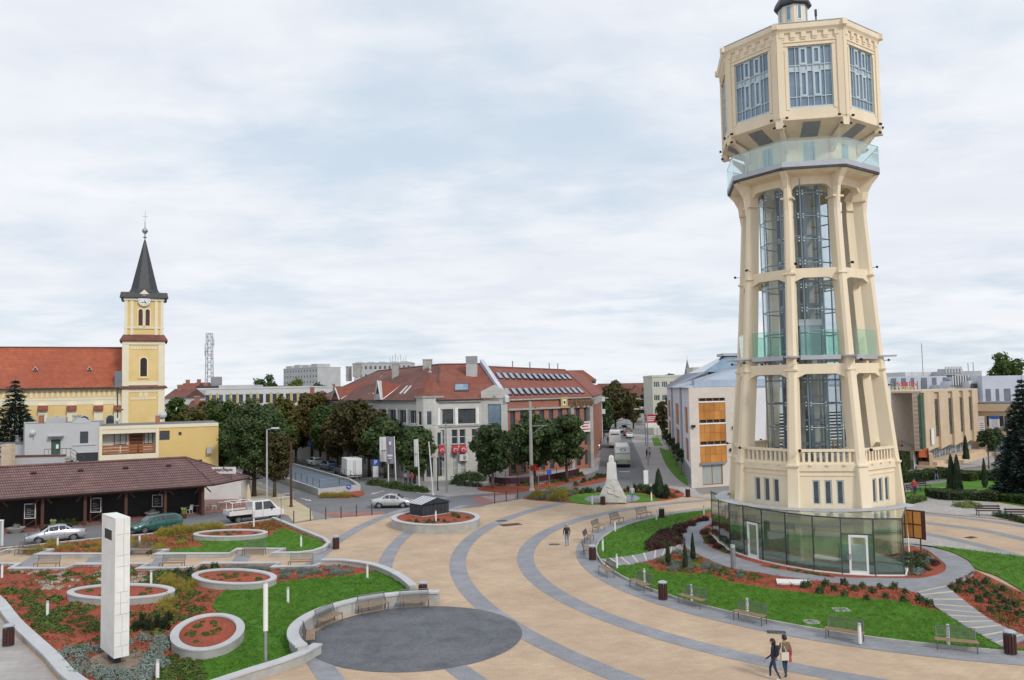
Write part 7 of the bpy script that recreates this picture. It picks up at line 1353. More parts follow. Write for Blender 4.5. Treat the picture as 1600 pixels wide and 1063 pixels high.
cover(BEDA, [LAWN_D], 1200, ['leaf_bed', 'leaf_flame', 'leaf_yellow', 'chip'], 'ground_cover', 'loose small ground cover and bark chips in the upper left bed', 52)
MB1 = gpts([(960, 888), (1150, 912), (1403, 940), (1468, 956), (1436, 932), (1403, 922), (1319, 916), (1220, 903), (1140, 891), (1085, 868), (1066, 856), (1020, 878)])
cover(MB1, [LAWN_B], 700, ['leaf_bed', 'chip', 'chip', 'chip'], 'ground_cover', 'bark chips and tiny plants in the bed before the pavilion', 53, .04)
cover(gpts([(1480, 918), (1522, 895), (1600, 932), (1640, 990), (1600, 996), (1558, 977)]), [LAWN_C], 500, ['leaf_bed', 'chip', 'chip', 'chip'], 'ground_cover', 'bark chips and tiny plants right of the wide stairs', 54, .04)

leafmat('blade', (.055, .165, .007), (.12, .28, .015), trans=.3)
for poly, n, lb_, sd in ((LAWN_E, 5000, 'mown grass blades of the large left lawn', 61), (LAWN_B, 5000, 'mown grass blades of the lower tower lawn', 62), (LAWN_A, 2200, 'mown grass blades of the round tower lawn', 63), (LAWN_D, 1600, 'mown grass blades of the upper left lawn', 64), (LAWN_C, 1500, 'mown grass blades of the right lawn', 65)): cover(poly, [], n, ['blade'], 'grass_blades', lb_, sd, .115 if sd in (61, 64) else .065, .04)
# ================================================================== furniture, vehicles, people
def carpaint(n, c, metal=.3):
    def mk(nm):
        m, nt, b = base(nm); b.inputs['Base Color'].default_value = (*c, 1); b.inputs['Metallic'].default_value = metal; b.inputs['Roughness'].default_value = .28
        b.inputs['Coat Weight'].default_value = .6; b.inputs['Coat Roughness'].default_value = .08; return m
    MDEF[n] = mk
carpaint('car_silver', (.50, .52, .56), .55); carpaint('car_silver2', (.56, .57, .58), .5); carpaint('car_teal', (.035, .13, .12), .3); carpaint('car_white', (.70, .71, .72), 0.); carpaint('car_blue', (.08, .14, .24), .4); carpaint('car_dark', (.02, .022, .025), .2); carpaint('car_red', (.28, .015, .02), .1); carpaint('bus_green', (.32, .42, .28), 0.)
pm('car_glass', (.02, .026, .03), (.035, .042, .048), 1, .05, spec=.9); pm('lamp_red', (.35, .01, .01), (.4, .02, .02), 5, .2); pm('lamp_clear', (.55, .57, .6), (.65, .67, .7), 5, .1); pm('rim', (.42, .43, .45), (.52, .53, .55), 6, .3, metal=.7); pm('grey_plastic', (.09, .092, .095), (.12, .122, .125), 5, .6)
def wheel(parent, x, y, r, w=.2, side=1):
    m = MB(); n = 20; prof = [(r*.62, -w/2), (r*.93, -w/2), (r, -w/2+.03), (r, w/2-.03), (r*.93, w/2), (r*.62, w/2)]
    m.loft([[(x+q*cos(2*pi*k/n), y+o, r+q*sin(2*pi*k/n)) for k in range(n)] for q, o in prof], False); t = m.build('wheel', 'rubber', parent, True)
    m = MB(); yo = y+side*(w/2-.02); m.add([(x+r*.63*cos(2*pi*k/n), yo-side*.03, r+r*.63*sin(2*pi*k/n)) for k in range(n)], [tuple(range(n))]); m.build('brake', 'black', t)
    m = MB()
    for k in range(5): a = 2*pi*k/5+.3; m.rbox((x+r*.33*cos(a), yo, r+r*.33*sin(a)), (r*.58, .03, r*.2), 0, 0, -a)
    m.lathe([(.05, -.01), (.05, .01)], 8, (x, yo, r)) if False else None
    m.loft([[(x+q*cos(2*pi*k/n), yo, r+q*sin(2*pi*k/n)) for k in range(n)] for q in (r*.54, r*.64)], False); m.build('rim', 'rim', t)
def car(name, label, paint, kind, a_px, b_px, wb=2.6, L=4.4, Wd=1.74, Hh=1.46, group=None):
    """a_px = rear wheel contact on the near side, b_px = front wheel contact (photo points)"""
    a, b = G(*a_px), G(*b_px); d = (b-a); d.z = 0; d.normalize(); n = Vector((-d.y, d.x, 0)); mid = (a+b)/2
    side = 1 if n.y > 0 else -1; ctr = mid+n*side*(Wd/2-.1); t = thing(name, label, 'car', (ctr.x, ctr.y, .018), atan2(d.y, d.x), group); return car_body(t, paint, kind, wb, L, Wd, Hh)
def car_body(t, paint, kind, wb=2.6, L=4.4, Wd=1.74, Hh=1.46):
    h = L/2; hw = Wd/2; k = Hh/1.46
    # stations: x, bottom z, belt z, half width at belt, roof z, half width roof
    if kind == 'sedan': S = [(-h, .42, .72, .62, .72, .6), (-h+.06, .30, .92, .74, .93, .70), (-h+.55, .22, 1.0, .84, 1.02, .72), (-h+1.0, .2, 1.0, .87, 1.06, .66), (-h+1.55, .2, .98, .87, 1.40, .58), (-.2, .2, .96, .87, 1.46, .60), (.55, .2, .94, .87, 1.38, .60), (1.2, .2, .92, .87, .97, .70), (h-.55, .22, .82, .84, .84, .74), (h-.1, .28, .68, .74, .69, .68), (h, .36, .56, .6, .57, .58)]
    elif kind == 'estate': S = [(-h, .42, .72, .66, .74, .6), (-h+.05, .30, .95, .78, .98, .70), (-h+.2, .22, .98, .84, 1.18, .66), (-h+.55, .2, .98, .87, 1.43, .60), (-.6, .2, .97, .87, 1.47, .61), (-.1, .2, .96, .87, 1.46, .61), (.55, .2, .94, .87, 1.38, .60), (1.2, .2, .92, .87, .97, .70), (h-.55, .22, .82, .84, .84, .74), (h-.1, .28, .68, .74, .69, .68), (h, .36, .56, .6, .57, .58)]
    else: S = [(-h, .42, .74, .68, .78, .6), (-h+.05, .30, .96, .78, 1.05, .70), (-h+.18, .22, .98, .84, 1.28, .64), (-h+.5, .2, .98, .86, 1.46, .60), (-.5, .2, .97, .86, 1.5, .6), (-.1, .2, .96, .86, 1.49, .6), (.4, .2, .94, .86, 1.42, .6), (1.1, .2, .93, .86, 1.0, .7), (h-.45, .22, .84, .83, .86, .74), (h-.1, .28, .7, .74, .71, .68), (h, .36, .56, .6, .57, .58)]
    S = [(x, zb, ze*k, w*hw/.87, zr*k, wr*hw/.87) for x, zb, ze, w, zr, wr in S]
    def sec(s):
        x, zb, ze, w, zr, wr = s; pr_ = [(w*.86, zb), (w*.98, zb+(ze-zb)*.25), (w*1.0, zb+(ze-zb)*.6), (w*.96, ze), (wr, zr-.03 if zr-ze > .1 else zr), (wr*.72, zr+.0), ]
        return [(x, -y, z) for y, z in pr_]+[(x, y, z) for y, z in pr_[::-1]]
    m = MB(); m.loft([sec(s) for s in S]); bd = m.build('body', paint, t, True)
    # glass: quads just proud of the greenhouse
    def gp2(s, f, sd): x, zb, ze, w, zr, wr = s; y = w*.96+(wr-w*.96)*f; z = ze+(zr-.03-ze)*f; return Vector((x, sd*(y+.012), z))
    cab = [s for s in S if s[4]-s[2] > .25]
    i0, i1 = S.index(cab[0]), S.index(cab[-1]); names = []
    for sd in (-1, 1):
        segs = [(S[j], S[j+1]) for j in range(i0, i1)]
        for q, (s0, s1) in enumerate(segs):
            e0, e1 = .06, .06
            def it(f, e): a = gp2(s0, f, sd); b = gp2(s1, f, sd); return a.lerp(b, e)
            m = MB(); m.quad(it(.1, e0), it(.1, 1-e1), it(.88, 1-e1), it(.88, e0)); m.build('side_window', 'car_glass', bd)
        # front/rear quarter triangles
        for s0, s1, rev in ((S[i1], S[i1+1], 0), (S[i0], S[i0-1], 1)):
            a, b, c = gp2(s0, .1, sd), gp2(s0, .86, sd), gp2(s1, .1, sd).lerp(gp2(s0, .1, sd), .45); m = MB(); m.add([a.lerp(c, .08), c, b.lerp(c, .1)], [(0, 1, 2)]); m.build('side_window', 'car_glass', bd)
        hd_ = MB(); hd_.rbox((.2, sd*(hw*1.0+.005), .86*k), (.2, .02, .035)); hd_.build('door_handle', 'grey_plastic', bd)
        m = MB(); m.rbox((.86, sd*(hw+.09), 1.0*k), (.1, .2, .13)); m.build('mirror', paint, bd)
        m = MB(); m.rbox((h-.19, sd*hw*.74, .64*k), (.24, .34, .14), sd*-.35); m.build('headlight', 'lamp_clear', bd); m = MB(); m.rbox((-h+.07, sd*hw*.74, .80*k), (.08, .22, .15), sd*.25); m.build('tail_light', 'lamp_red', bd)
        for dx in (-.62, .38): m = MB(); m.rbox((dx, sd*(hw*1.0+.0), .62*k), (.012, .012, .6)); m.build('door_seam', 'black', bd)
        for x_ in (-wb/2, wb/2):
            m = MB(); n = 12; m.add([(x_+(.39)*cos(pi*q/n), sd*(hw*.985+.004), .31+.39*sin(pi*q/n)) for q in range(n+1)]+[(x_+.40, sd*(hw*.97), .2), (x_-.40, sd*hw*.97, .2)][:2], [tuple(range(n+3))]); m.build('wheel_arch', 'black', bd)
            wheel(t, x_, sd*(hw-.085), .315, .2, sd)
    def cr(s, f=1.0): x, zb, ze, w, zr, wr = s; return x, zr, wr
    for s0, s1, nm, up in ((S[i1], S[i1+1], 'windscreen', 1), (S[i0], S[i0-1], 'rear_window', 1)):
        x0, z0, w0 = cr(s0); x1, z1, w1 = cr(s1); off = Vector((.012 if nm == 'windscreen' else -.012, 0, .02)); A = lambda f, g_: Vector((x0+(x1-x0)*f, (w0+(w1-w0)*f)*g_, z0+(z1-z0)*f))+off
        m = MB(); m.quad(A(.08, -.9), A(.08, .9), A(.95, .92), A(.95, -.92)); m.build(nm, 'car_glass', bd)
    m = MB(); m.rbox((h-.04, 0, .42), (.1, 1.1, .16)); m.build('grille', 'black', bd); m = MB(); m.rbox((-h+.02, 0, .62), (.06, .5, .12)); m.build('number_plate', 'white_paint', bd); m = MB(); m.rbox((0, 0, .24), (L*.8, Wd*.93, .12)); m.build('underbody', 'black', t)
    return t
car('silver_sedan', 'silver four door saloon parked by the bed left of the obelisk', 'car_silver', 'sedan', (116.7, 845.5), (58, 851.5), 2.58, 4.55)
car('teal_estate', 'dark teal estate car parked behind the yellow spirea hedge', 'car_teal', 'estate', (278, 827), (219, 835.5), 2.65, 4.5)
car('silver_saloon', 'silver saloon driving past the round planter', 'car_silver2', 'sedan', (591, 795), (631, 794.3), 2.51, 4.38)
car('white_hatchback', 'white hatchback parked farthest along the road under the trees', 'car_white', 'hatch', (492, 730), (476.5, 726.5), 2.5, 4.1)
car('blue_estate', 'blue estate car parked between the white hatchback and the black car', 'car_blue', 'estate', (513, 736.5), (498, 732.8), 2.6, 4.5)
car('black_hatchback', 'black hatchback parked just ahead of the white box van', 'car_dark', 'hatch', (533, 743.5), (522, 740), 2.5, 4.2)
car('silver_hatchback', 'silver hatchback at the kerb beside the bank street wall', 'car_silver2', 'hatch', (936.5, 706), (938.5, 700), 2.5, 4.1)
car('white_saloon', 'white car driving away on the right of the far street', 'car_white', 'sedan', (991, 688.5), (987, 681), 2.6, 4.4)
car('red_hatchback', 'small red car ahead of the white one in the far street', 'car_red', 'hatch', (985.5, 683.5), (983.5, 679), 2.5, 4.0)
for i, (x, y, c, lb_) in enumerate(((936, 676, 'car_dark', 'dark car leftmost in the row parked across the street end'), (946, 675, 'car_blue', 'blue grey car second in the row across the street end'), (956, 676.5, 'car_dark', 'dark car third in the row across the street end'), (966, 675, 'car_silver', 'grey car fourth in the row across the street end'), (977, 676.5, 'car_dark', 'dark van like car rightmost in the row across the street end'), (971, 671.5, 'car_dark', 'black car in the second row at the street end'))): car('parked_car', lb_, c, 'hatch', (x-4, y), (x+3, y+1.5), 2.5, 4.2)
# white box van
p, q = G(554, 751), G(536, 742.5); d = (q-p).normalized(); t = thing('box_van', 'white box van parked behind the black hatchback seen from the rear', 'van', p+d*2.9+Vector((0, 0, .018)), atan2(d.y, d.x)); m = MB(); m.box(-2.9, .9, -1.05, 1.05, .75, 3.0); bx = m.build('cargo_box', 'white_paint', t)
for s in (-1, 1): m = MB(); m.box(-2.935, -2.905, min(s*.03, s*1.0), max(s*.03, s*1.0), .85, 2.9); dr = m.build('rear_door', 'car_white', bx); m = MB(); m.box(-2.97, -2.935, s*.1-.03, s*.1+.03, 1.0, 2.75); m.build('lock_bar', 'steel', dr)
m = MB(); m.loft([[(x, -.95, z0), (x, .95, z0), (x, w, z1), (x, -w, z1)] for x, z0, z1, w in ((.95, .5, 2.2, .85), (1.7, .45, 2.15, .82), (2.4, .4, 1.3, .88), (2.95, .4, 1.05, .85), (3.05, .5, .9, .8))]); cb = m.build('cab', 'car_white', t, True); m = MB(); m.quad((1.74, -.8, 2.08), (1.74, .8, 2.08), (2.4, .84, 1.34), (2.4, -.84, 1.34)); m.build('windscreen', 'car_glass', cb)
m = MB(); m.box(-2.9, 2.6, -.8, .8, .4, .74); m.build('chassis', 'black', t); m = MB(); m.box(-3.0, -2.85, -1.0, 1.0, .45, .62); m.build('bumper', 'steel', t)
for s in (-1, 1):
    wheel(t, -1.7, s*.9, .34, .22, s); wheel(t, 2.0, s*.9, .34, .22, s); m = MB(); m.box(-2.96, -2.9, s*.9-.1, s*.9+.1, .5, .72); m.build('tail_light', 'lamp_red', t); m = MB(); m.rbox((1.2, s*.93, 1.6), (.8, .02, .6)); m.build('side_window', 'car_glass', cb)
# white pickup
a, b = G(372, 818.5), G(433, 811.5); d = (b-a).normalized(); n_ = Vector((-d.y, d.x, 0)); c = (a+b)/2+n_*.75; t = thing('pickup_truck', 'white double cab pickup with an open dropside bed', 'truck', (c.x, c.y, .018), atan2(d.y, d.x)); wbp = (b-a).length/2; sc_ = wbp*2/3.1
m = MB(); st = [(-.55, .5, 1.95, .78), (-.45, .42, 2.0, .80), (1.0, .42, 2.0, .80), (1.25, .42, 1.92, .8), (2.0, .42, 1.15, .86), (2.45, .45, .95, .84), (2.55, .5, .85, .8)]; m.loft([[(x, -.9, z0), (x, .9, z0), (x, .92, 1.05 if z1 > 1.05 else z1), (x, w, z1), (x, -w, z1), (x, -.92, 1.05 if z1 > 1.05 else z1)] for x, z0, z1, w in st]); cb = m.build('cab', 'car_white', t)
for s in (-1, 1):
    for x0, x1, x2, x3 in ((-.3, .38, .38, -.3), (.5, 1.75, 1.2, .5)): m = MB(); m.quad((x0, s*.925, 1.12), (x1, s*.925, 1.12), (x2, s*.845, 1.86), (x3, s*.845, 1.86)); m.build('side_window', 'car_glass', cb)
    for dx in (.44, -.42): m = MB(); m.rbox((dx, s*.925, .85), (.014, .02, .8)); m.build('door_seam', 'grey_plastic', cb)
    m = MB(); m.rbox((2.48, s*.66, .8), (.1, .3, .2)); m.build('headlight', 'lamp_clear', cb); m = MB(); m.rbox((1.3, s*1.02, 1.2), (.12, .16, .26)); m.build('mirror', 'black', cb)
    wheel(t, -wbp, s*.8, .33, .2, s); wheel(t, wbp, s*.8, .33, .2, s)
m = MB(); m.quad((1.3, -.78, 1.88), (1.3, .78, 1.88), (1.98, .82, 1.2), (1.98, -.82, 1.2)); m.build('windscreen', 'car_glass', cb); bd = MB(); bd.box(-2.75, -.62, -.98, .98, .78, .86); be = bd.build('load_bed', 'concrete', t)
for y0, y1 in ((-1.0, -.96), (.96, 1.0)): m = MB(); m.box(-2.75, -.62, y0, y1, .8, 1.22); m.build('drop_side', 'render_white', be)
m = MB(); m.box(-2.79, -2.75, -1, 1, .8, 1.22); m.build('tail_gate', 'render_white', be); m = MB()
for y in (-.9, .9):
    m.tube((-2.5, y, .86), (-2.5, y, 2.0), .035, n=5); m.tube((-2.7, y, 2.0), (-.6, y, 2.0), .035, n=5)
m.tube((-2.5, -.9, 2.0), (-2.5, .9, 2.0), .035, n=5); m.build('rack', 'white_paint', t); m = MB(); m.box(-2.6, 2.3, -.55, .55, .42, .75); m.build('chassis', 'black', t); m = MB(); m.rbox((-1.6, .1, .98), (1.5, 1.2, .25)); m.build('cargo', 'soil', t)
# bus and lorry in the street
def boxy(name, label, px, L, Wd, Hh, mat, stripe, cat, head):
    p = G(*px); d = (G(*head)-p).normalized(); t = thing(name, label, cat, p+d*L/2+Vector((0, 0, .018)), atan2(d.y, d.x)); m = MB(); w = Wd/2; m.loft([[(x, -w, .4), (x, w, .4), (x, w, Hh-.25), (x, w-.2, Hh), (x, -w+.2, Hh), (x, -w, Hh-.25)] for x in (-L/2, L/2)]); b = m.build('body', mat, t); m = MB(); m.box(-L/2-.02, L/2+.02, -w-.01, w+.01, .7, 1.25); m.box(-L/2-.02, L/2+.02, -w-.01, w+.01, 2.05, 2.2); m.build('stripe', stripe, b)
    if cat == 'bus':
        m = MB(); m.box(-L/2-.03, -L/2, -w+.2, w-.2, 2.25, Hh-.45); m.build('rear_panel', 'white_paint', b); m = MB(); m.loft([[(-L/2-.04, .45*cos(2*pi*k/16)*q-.1, 2.7+.22*sin(2*pi*k/16)*q) for k in range(16)] for q in (1., .72)], False); m.build('emblem', 'black', b)
        for s in (-1, 1): m = MB(); m.box(-L/2+.4, L/2-.4, s*w-.01 if s > 0 else -w-.015, s*w+.015 if s > 0 else -w+.01, 1.5, Hh-.5); m.build('side_window', 'car_glass', b)
    else: m = MB(); m.box(-L/2-.03, -L/2, -w+.1, w-.1, 1.0, Hh-.15); m.build('rear_door', 'car_white', b); m = MB(); m.box(-L/2-.04, -L/2-.03, -w+.35, w-.35, Hh-.75, Hh-.5); m.build('print_band', 'steel_dark', b)
    for s in (-1, 1):
        for x in (-L/2+1.4, L/2-1.6): wheel(t, x, s*(w-.15), .45, .28, s)
        m = MB(); m.box(-L/2-.04, -L/2, s*(w-.25)-.12, s*(w-.25)+.12, .75, 1.0); m.build('tail_light', 'lamp_red', b)
    m = MB(); m.box(-L/2-.06, -L/2+.2, -w, w, .35, .6); m.build('bumper', 'steel_dark', t); m = MB(); m.box(-L/2+.3, L/2-.3, -w+.3, w-.3, .3, .42); m.build('chassis', 'black', t)
boxy('city_bus', 'white and green bus seen from behind in the street mouth', (973, 731), 9.0, 2.35, 3.2, 'render_white', 'bus_green', 'bus', (969, 712)); boxy('white_lorry', 'white box lorry in front of the bus in the street', (961, 700.5), 6.5, 2.3, 3.4, 'white_paint', 'render_white', 'lorry', (961, 690))
# ------------------------------------------------------------------ benches
def bench_proto():
    t = thing('bench', 'x', 'bench'); m = MB()
    for x in (-.8, .8):
        m2 = MB(); m2.pipe([(x, -.26, 0), (x, -.26, .40), (x, .2, .43), (x, .27, .62), (x, .36, .92)], .028, 6); m2.tube((x, .2, .42), (x, .24, 0), .028, n=6); m2.build('frame', 'steel_bench', t)
    for k in range(4): m2 = MB(); m2.box(-.88, .88, -.25+k*.115, -.155+k*.115, .43, .465); m2.build('seat_slat', 'wood_slat', t)
    m2 = MB()
    for k in range(26): x = -.8+k*.064; m2.rbox((x, .30, .74), (.012, .012, .4), 0, -.22)
    for z in (.54, .94): m2.tube((-.82, .24+(z-.54)*.28, z), (.82, .24+(z-.54)*.28, z), .02, n=5)
    for k in range(4): z = .62+k*.08; m2.tube((-.8, .25+(z-.54)*.28, z), (.8, .25+(z-.54)*.28, z), .006, n=4)
    m2.build('mesh_back', 'steel_bench', t); return t
bp = bench_proto(); first = [True]
def bench(x, y, rz, label, z=.03, s=1.0):
    global bp
    if first[0]: first[0] = False; t = bp; t.location = G(x, y, z); t.rotation_euler = (0, 0, rz); t['label'] = label
    else: t = copy_tree(bp, None, G(x, y, z), rz, label)
    t['group'] = 'steel and wood benches'; t.scale = (s, s, s)
def tang(x, y, out):           # along the bench path; out=1: the seat looks outwards to the plaza
    p = G(x, y); a = atan2(p.y-TC.y, p.x-TC.x); return a+pi/2 if out else a-pi/2
for i, (x, y, o_) in enumerate(((1006, 809, 0), (964, 818, 0), (935, 830, 0), (920, 847, 0), (917, 866, 0))): bench(x, y, tang(x, y, o_), ('bench at the far end of the bench path left of the brown bin', 'second bench from the far end of the bench path', 'third bench from the far end of the bench path', 'bench just above the brown bin at the left end of the bench path', 'leftmost bench on the bench path beside the brown bin')[i])
for i, (x, y) in enumerate(((948, 899), (1001, 921), (1082, 946), (1172, 972), (1320, 1000), (1495, 1016))): bench(x, y, tang(x, y, 1), ('bench just below the narrow stairs', 'bench left of the bin on the lower bench path', 'bench right of the bin on the lower bench path', 'bench above and left of the two women', 'bench right of the two women', 'bench nearest the wide stairs and the right bin')[i])
for i, (x, y, lb_) in enumerate(((42, 868, 'bench in the leftmost niche of the upper kerb'), (219, 868.5, 'bench in the niche right of the obelisk on the upper kerb'), (397, 868, 'bench in the niche below the upper lawn'), (73, 891, 'bench in the leftmost niche of the lower kerb'), (269, 890.5, 'bench in the niche of the lower kerb right of the obelisk'), (470, 888.5, 'bench in the niche near the tip of the lower bed'))): bench(x, y-1, -.02, lb_)
for i, (a, lb_) in enumerate(((98, 'bench against the right end of the curved wall'), (124, 'second bench from the right along the curved wall'), (158, 'third bench from the right along the curved wall'), (193, 'lowest bench along the curved wall'))):
    p = (DC[0]+5.2*cos(radians(a)), DC[1]+5.2*sin(radians(a))); t = copy_tree(bp, None, (p[0], p[1], .03), radians(a)-pi/2, lb_, 'steel and wood benches')
# ------------------------------------------------------------------ bins
def bin_(x, y, label):
    t = thing('litter_bin', label, 'bin', G(x, y, .02), .5, 'brown slatted litter bins'); m = MB(); m.lathe([(.22, .05), (.22, .82)], 12); m.build('liner', 'black', t)
    if 'slat' not in _W:
        m = MB(); m.box(.235, .26, -.055, .055, .04, .84); _W['slat'] = m.mesh('slat', 'maroon_wood')
    for k in range(12): put('slat', _W['slat'], t, None, 2*pi*k/12)
    m = MB(); m.lathe([(.27, .96), (.28, 1.0), (.2, 1.05), (.0, 1.06)], 16); m.build('lid', 'zinc', t); m = MB()
    for a in (0, 2.1, 4.2): m.tube((.22*cos(a), .22*sin(a), .82), (.24*cos(a), .24*sin(a), .97), .02, n=5)
    m.build('lid_posts', 'steel', t); m = MB(); m.lathe([(.2, 0), (.2, .05)], 12); m.build('foot', 'steel', t)
pm('maroon_wood', (.045, .016, .014), (.075, .028, .022), 4, .6, stretch=(4, 4, .5))
for x, y, lb_ in ((525, 858, 'bin at the tip of the upper left bed'), (661, 937, 'bin at the end of the curved wall'), (1034, 810, 'bin at the far end of the bench path'), (1036, 937, 'bin between two benches on the lower path'), (926, 875, 'bin at the leftmost bend of the bench path'), (942, 789, 'bin in front of the monument'), (1579, 1022, 'bin at the foot of the wide stairs'), (13, 1009, 'bin outside the lower left kerb wall'), (1075, 777, 'bin in front of the panelled building corner')): bin_(x, y, 'brown slatted '+lb_)
# ------------------------------------------------------------------ bollard lights
def post(x, y, z, label, h=.95, r=.075, mat='white_paint', grp='white bollard lights'):
    t = thing('bollard_light', label, 'bollard', G(x, y, z), 0, grp)
    if ('post', h, r, mat) not in _W:
        m = MB(); m.lathe([(r, 0), (r, h-.16)], 12); a = m.mesh('post', mat); m = MB(); m.lathe([(r*.9, h-.16), (r*.9, h-.06)], 12); b = m.mesh('lamp_ring', 'lamp_clear'); m = MB(); m.lathe([(r, h-.06), (r, h-.01), (r*.8, h)], 12); _W[('post', h, r, mat)] = (a, b, m.mesh('cap', 'zinc'))
    a, b, c = _W[('post', h, r, mat)]; put('post', a, t); put('lamp_ring', b, t); put('cap', c, t)
for x, y, lb_ in ((90, 857, 'by the silver saloon in the upper bed'), (218, 853, 'right of the obelisk in the upper bed'), (3, 903, 'at the left edge beside the alley kerb'), (74, 966, 'in the middle of the large bed left of the obelisk'), (236, 915, 'between the obelisk and the yellow spireas'), (246, 1066, 'among the sage cushions at the bottom edge'), (396.5, 825, 'at the corner below the white pickup'), (470.5, 856, 'on the upper left lawn'), (450, 943.5, 'on the large lawn right of the lamp post'), (574, 905, 'near the tip of the large lawn'), (1018, 783, 'right of the man by the monument'), (925.6, 788.5, 'left of the bin by the monument'), (1026, 813, 'at the far end of the round lawn'), (961, 831, 'behind the second bench of the bench path'), (942, 862, 'on the round lawn beside the left bin'), (964, 888, 'at the foot of the narrow stairs'), (1007, 913, 'behind the first lower bench'), (1080.5, 940, 'behind the second lower bench'), (1168, 963, 'behind the third lower bench'), (1100, 806, 'left of the far pavilion corner'), (1344, 1006, 'behind the bench right of the women'), (1482, 1008, 'behind the bench near the wide stairs')): post(x, y, .08, 'white bollard light '+lb_)
post(681, 815, .7, 'white bollard light in the large round planter'); post(1146, 888, .06, 'dark grey column light on the pavilion path', 1.55, .17, 'steel', None)
# thin dark bollards along the road
for i, (x, y) in enumerate(((459, 818), (485, 814.5), (509, 812), (533, 810), (557, 807.5), (581, 805.5), (773, 787), (791, 784), (809, 781))):
    t = thing('road_bollard', 'thin dark steel bollard between plaza and road '+('left of the planter' if i < 6 else 'by the crossing'), 'bollard', G(x, y), 0, 'thin steel bollards '+('left of the planter' if i < 6 else 'by the crossing')); m = MB(); m.lathe([(.055, 0), (.055, 1.15), (.03, 1.2)], 8); m.build('post', 'steel_dark', t); m = MB(); m.lathe([(.09, 0), (.09, .03)], 10); m.build('foot_plate', 'steel', t)
# ------------------------------------------------------------------ obelisk
L0, N0, R0 = Vector((-19.72, 38.68, 0)), Vector((-18.26, 37.03, 0)), Vector((-17.78, 37.45, 0)); B0 = L0+R0-N0
ob = thing('obelisk', 'tall white stone clad obelisk with a dark slot in the left bed', 'obelisk'); z0, z1 = .48, 6.72; Pf = [L0, N0, R0, B0]; m = MB(); ctr = sum(Pf, Vector())/4
m.prism([p.lerp(ctr, .03) for p in Pf], z0+.02, z1-.03); core_ = m.build('core', 'steel', ob); rr = random.Random(9)
for fi in range(4):
    f = Face(Pf[fi], Pf[(fi+1) % 4]); z = z0
    narrow = f.len < 1
    if not narrow and fi == 0:       # the broad smooth face with the slot
        sl = (.45, 1.65, z1-1.04, z1-.58); zs = [z0, 1.7, 2.9, 4.3, z1-1.04, z1-.58, z1]
        for za, zb_ in zip(zs, zs[1:]):
            cols_ = [(0, f.len)] if za != sl[2] else [(0, sl[0]), (sl[1], f.len)]
            for ua, ub in cols_: m = MB(); fbox(m, f, ua+.002, ub-.002, za+.003, zb_-.003, -.05, .0); m.build('slab', 'white_stone', ob)
        m = MB(); fbox(m, f, sl[0], sl[1], sl[2], sl[3], -.026, -.008); m.build('slot', 'black', ob)
    else:
        while z < z1-.01:
            h_ = min(z1-z, rr.choice((.62, .95, .8, .5, 1.15))); h_ = z1-z if z1-z-h_ < .3 else h_; s = rr.uniform(.35, .65)*f.len
            for ua, ub in ((0, s), (s, f.len)): m = MB(); fbox(m, f, ua+.006, ub-.006, z+.007, z+h_-.007, -.05, .0+.004*rr.random()); m.build('slab', 'white_stone', ob)
            z += h_
m = MB(); m.prism(Pf, z1-.02, z1+.03); m.build('top_slab', 'white_stone', ob); m = MB(); m.prism([p.lerp(ctr, .55) for p in Pf], .05, z0+.03); m.build('foot', 'steel_dark', ob)
sheet('soil_patch', smooth_px([(140, 1035), (165, 1022), (205, 1018), (232, 1022), (228, 1040), (200, 1050), (165, 1052)], n=3, closed=True), .1, 'soil')
# lamp post on the lawn
t = thing('lamp_post', 'white topped cylindrical lamp post on the large lawn', 'lamp', G(415, 1047, .1)); H = GY(415, 909, G(415, 1047).y).z; m = MB(); m.lathe([(.07, 0), (.07, H*.44)], 12); m.build('lower_tube', 'steel', t); m = MB(); m.lathe([(.105, H*.44), (.105, H-.1)], 14); m.build('white_tube', 'white_paint', t); m = MB(); m.lathe([(.11, H-.1), (.1, H)], 14); m.build('cap', 'zinc', t); m = MB(); m.lathe([(.12, 0), (.12, .06)], 12); m.build('foot', 'steel', t)
# street lamps and poles
def pole(x, yb, yt, label, name='street_lamp', cat='street lamp', r=.09, arm=0., mat='zinc', lean=0., armz=0., Y=None):
    p = G(x, yb) if Y is None else Vector((GY(x, yb, Y).x, Y, 0)); H = GY(x, yt, p.y).z; t = thing(name, label, cat, p); m = MB(); m.pipe([(0, 0, 0), (lean*.5, 0, H*.5), (lean, 0, H)], [r*1.2, r, r*.75], 8); m.build('pole', mat, t); m = MB(); m.lathe([(r*2, 0), (r*2, .04), (r*1.3, .3)], 10); m.build('foot', mat, t)
    if arm: m = MB(); m.tube((lean, 0, H-.05), (lean+arm, -.2, H+.12), .045, n=6); a = m.build('arm', mat, t); m = MB(); m.rbox((lean+arm+.25*(1 if arm > 0 else -1), -.25, H+.12), (.75, .3, .14)); m.build('lamp_head', 'far_white', a)
    return t, H
pole(417, 802, 671, 'grey street lamp with a white head beside the white pickup', arm=.7)
t, H = pole(831, 767, 627, 'tall concrete pylon with a red flower basket by the crossing', 'pylon', 'pole', .2, mat='concrete'); one('flower_basket', shrub(200, .75, .9, 700, .12, 'flower_red'), GY(835, 735, G(831, 767).y-.3), 'hanging basket of red flowers on the concrete pylon', 'flowers')
m = MB(); m.tube((-.2, 0, H*.72), (2.0, .1, H*.72), .04, n=5); m.tube((0, 0, H*.62), (1.6, .1, H*.72), .03, n=5); m.build('bracket', 'steel', t)
t, H = pole(698, 771, 660, 'thin grey pole in front of the bank awnings', 'wire_pole', 'pole', .09, mat='steel'); m = MB(); m.tube((-4.5, 0, H*.96), (5.5, .5, H*.95), .035, n=5); m.build('wire_arm', 'steel', t)
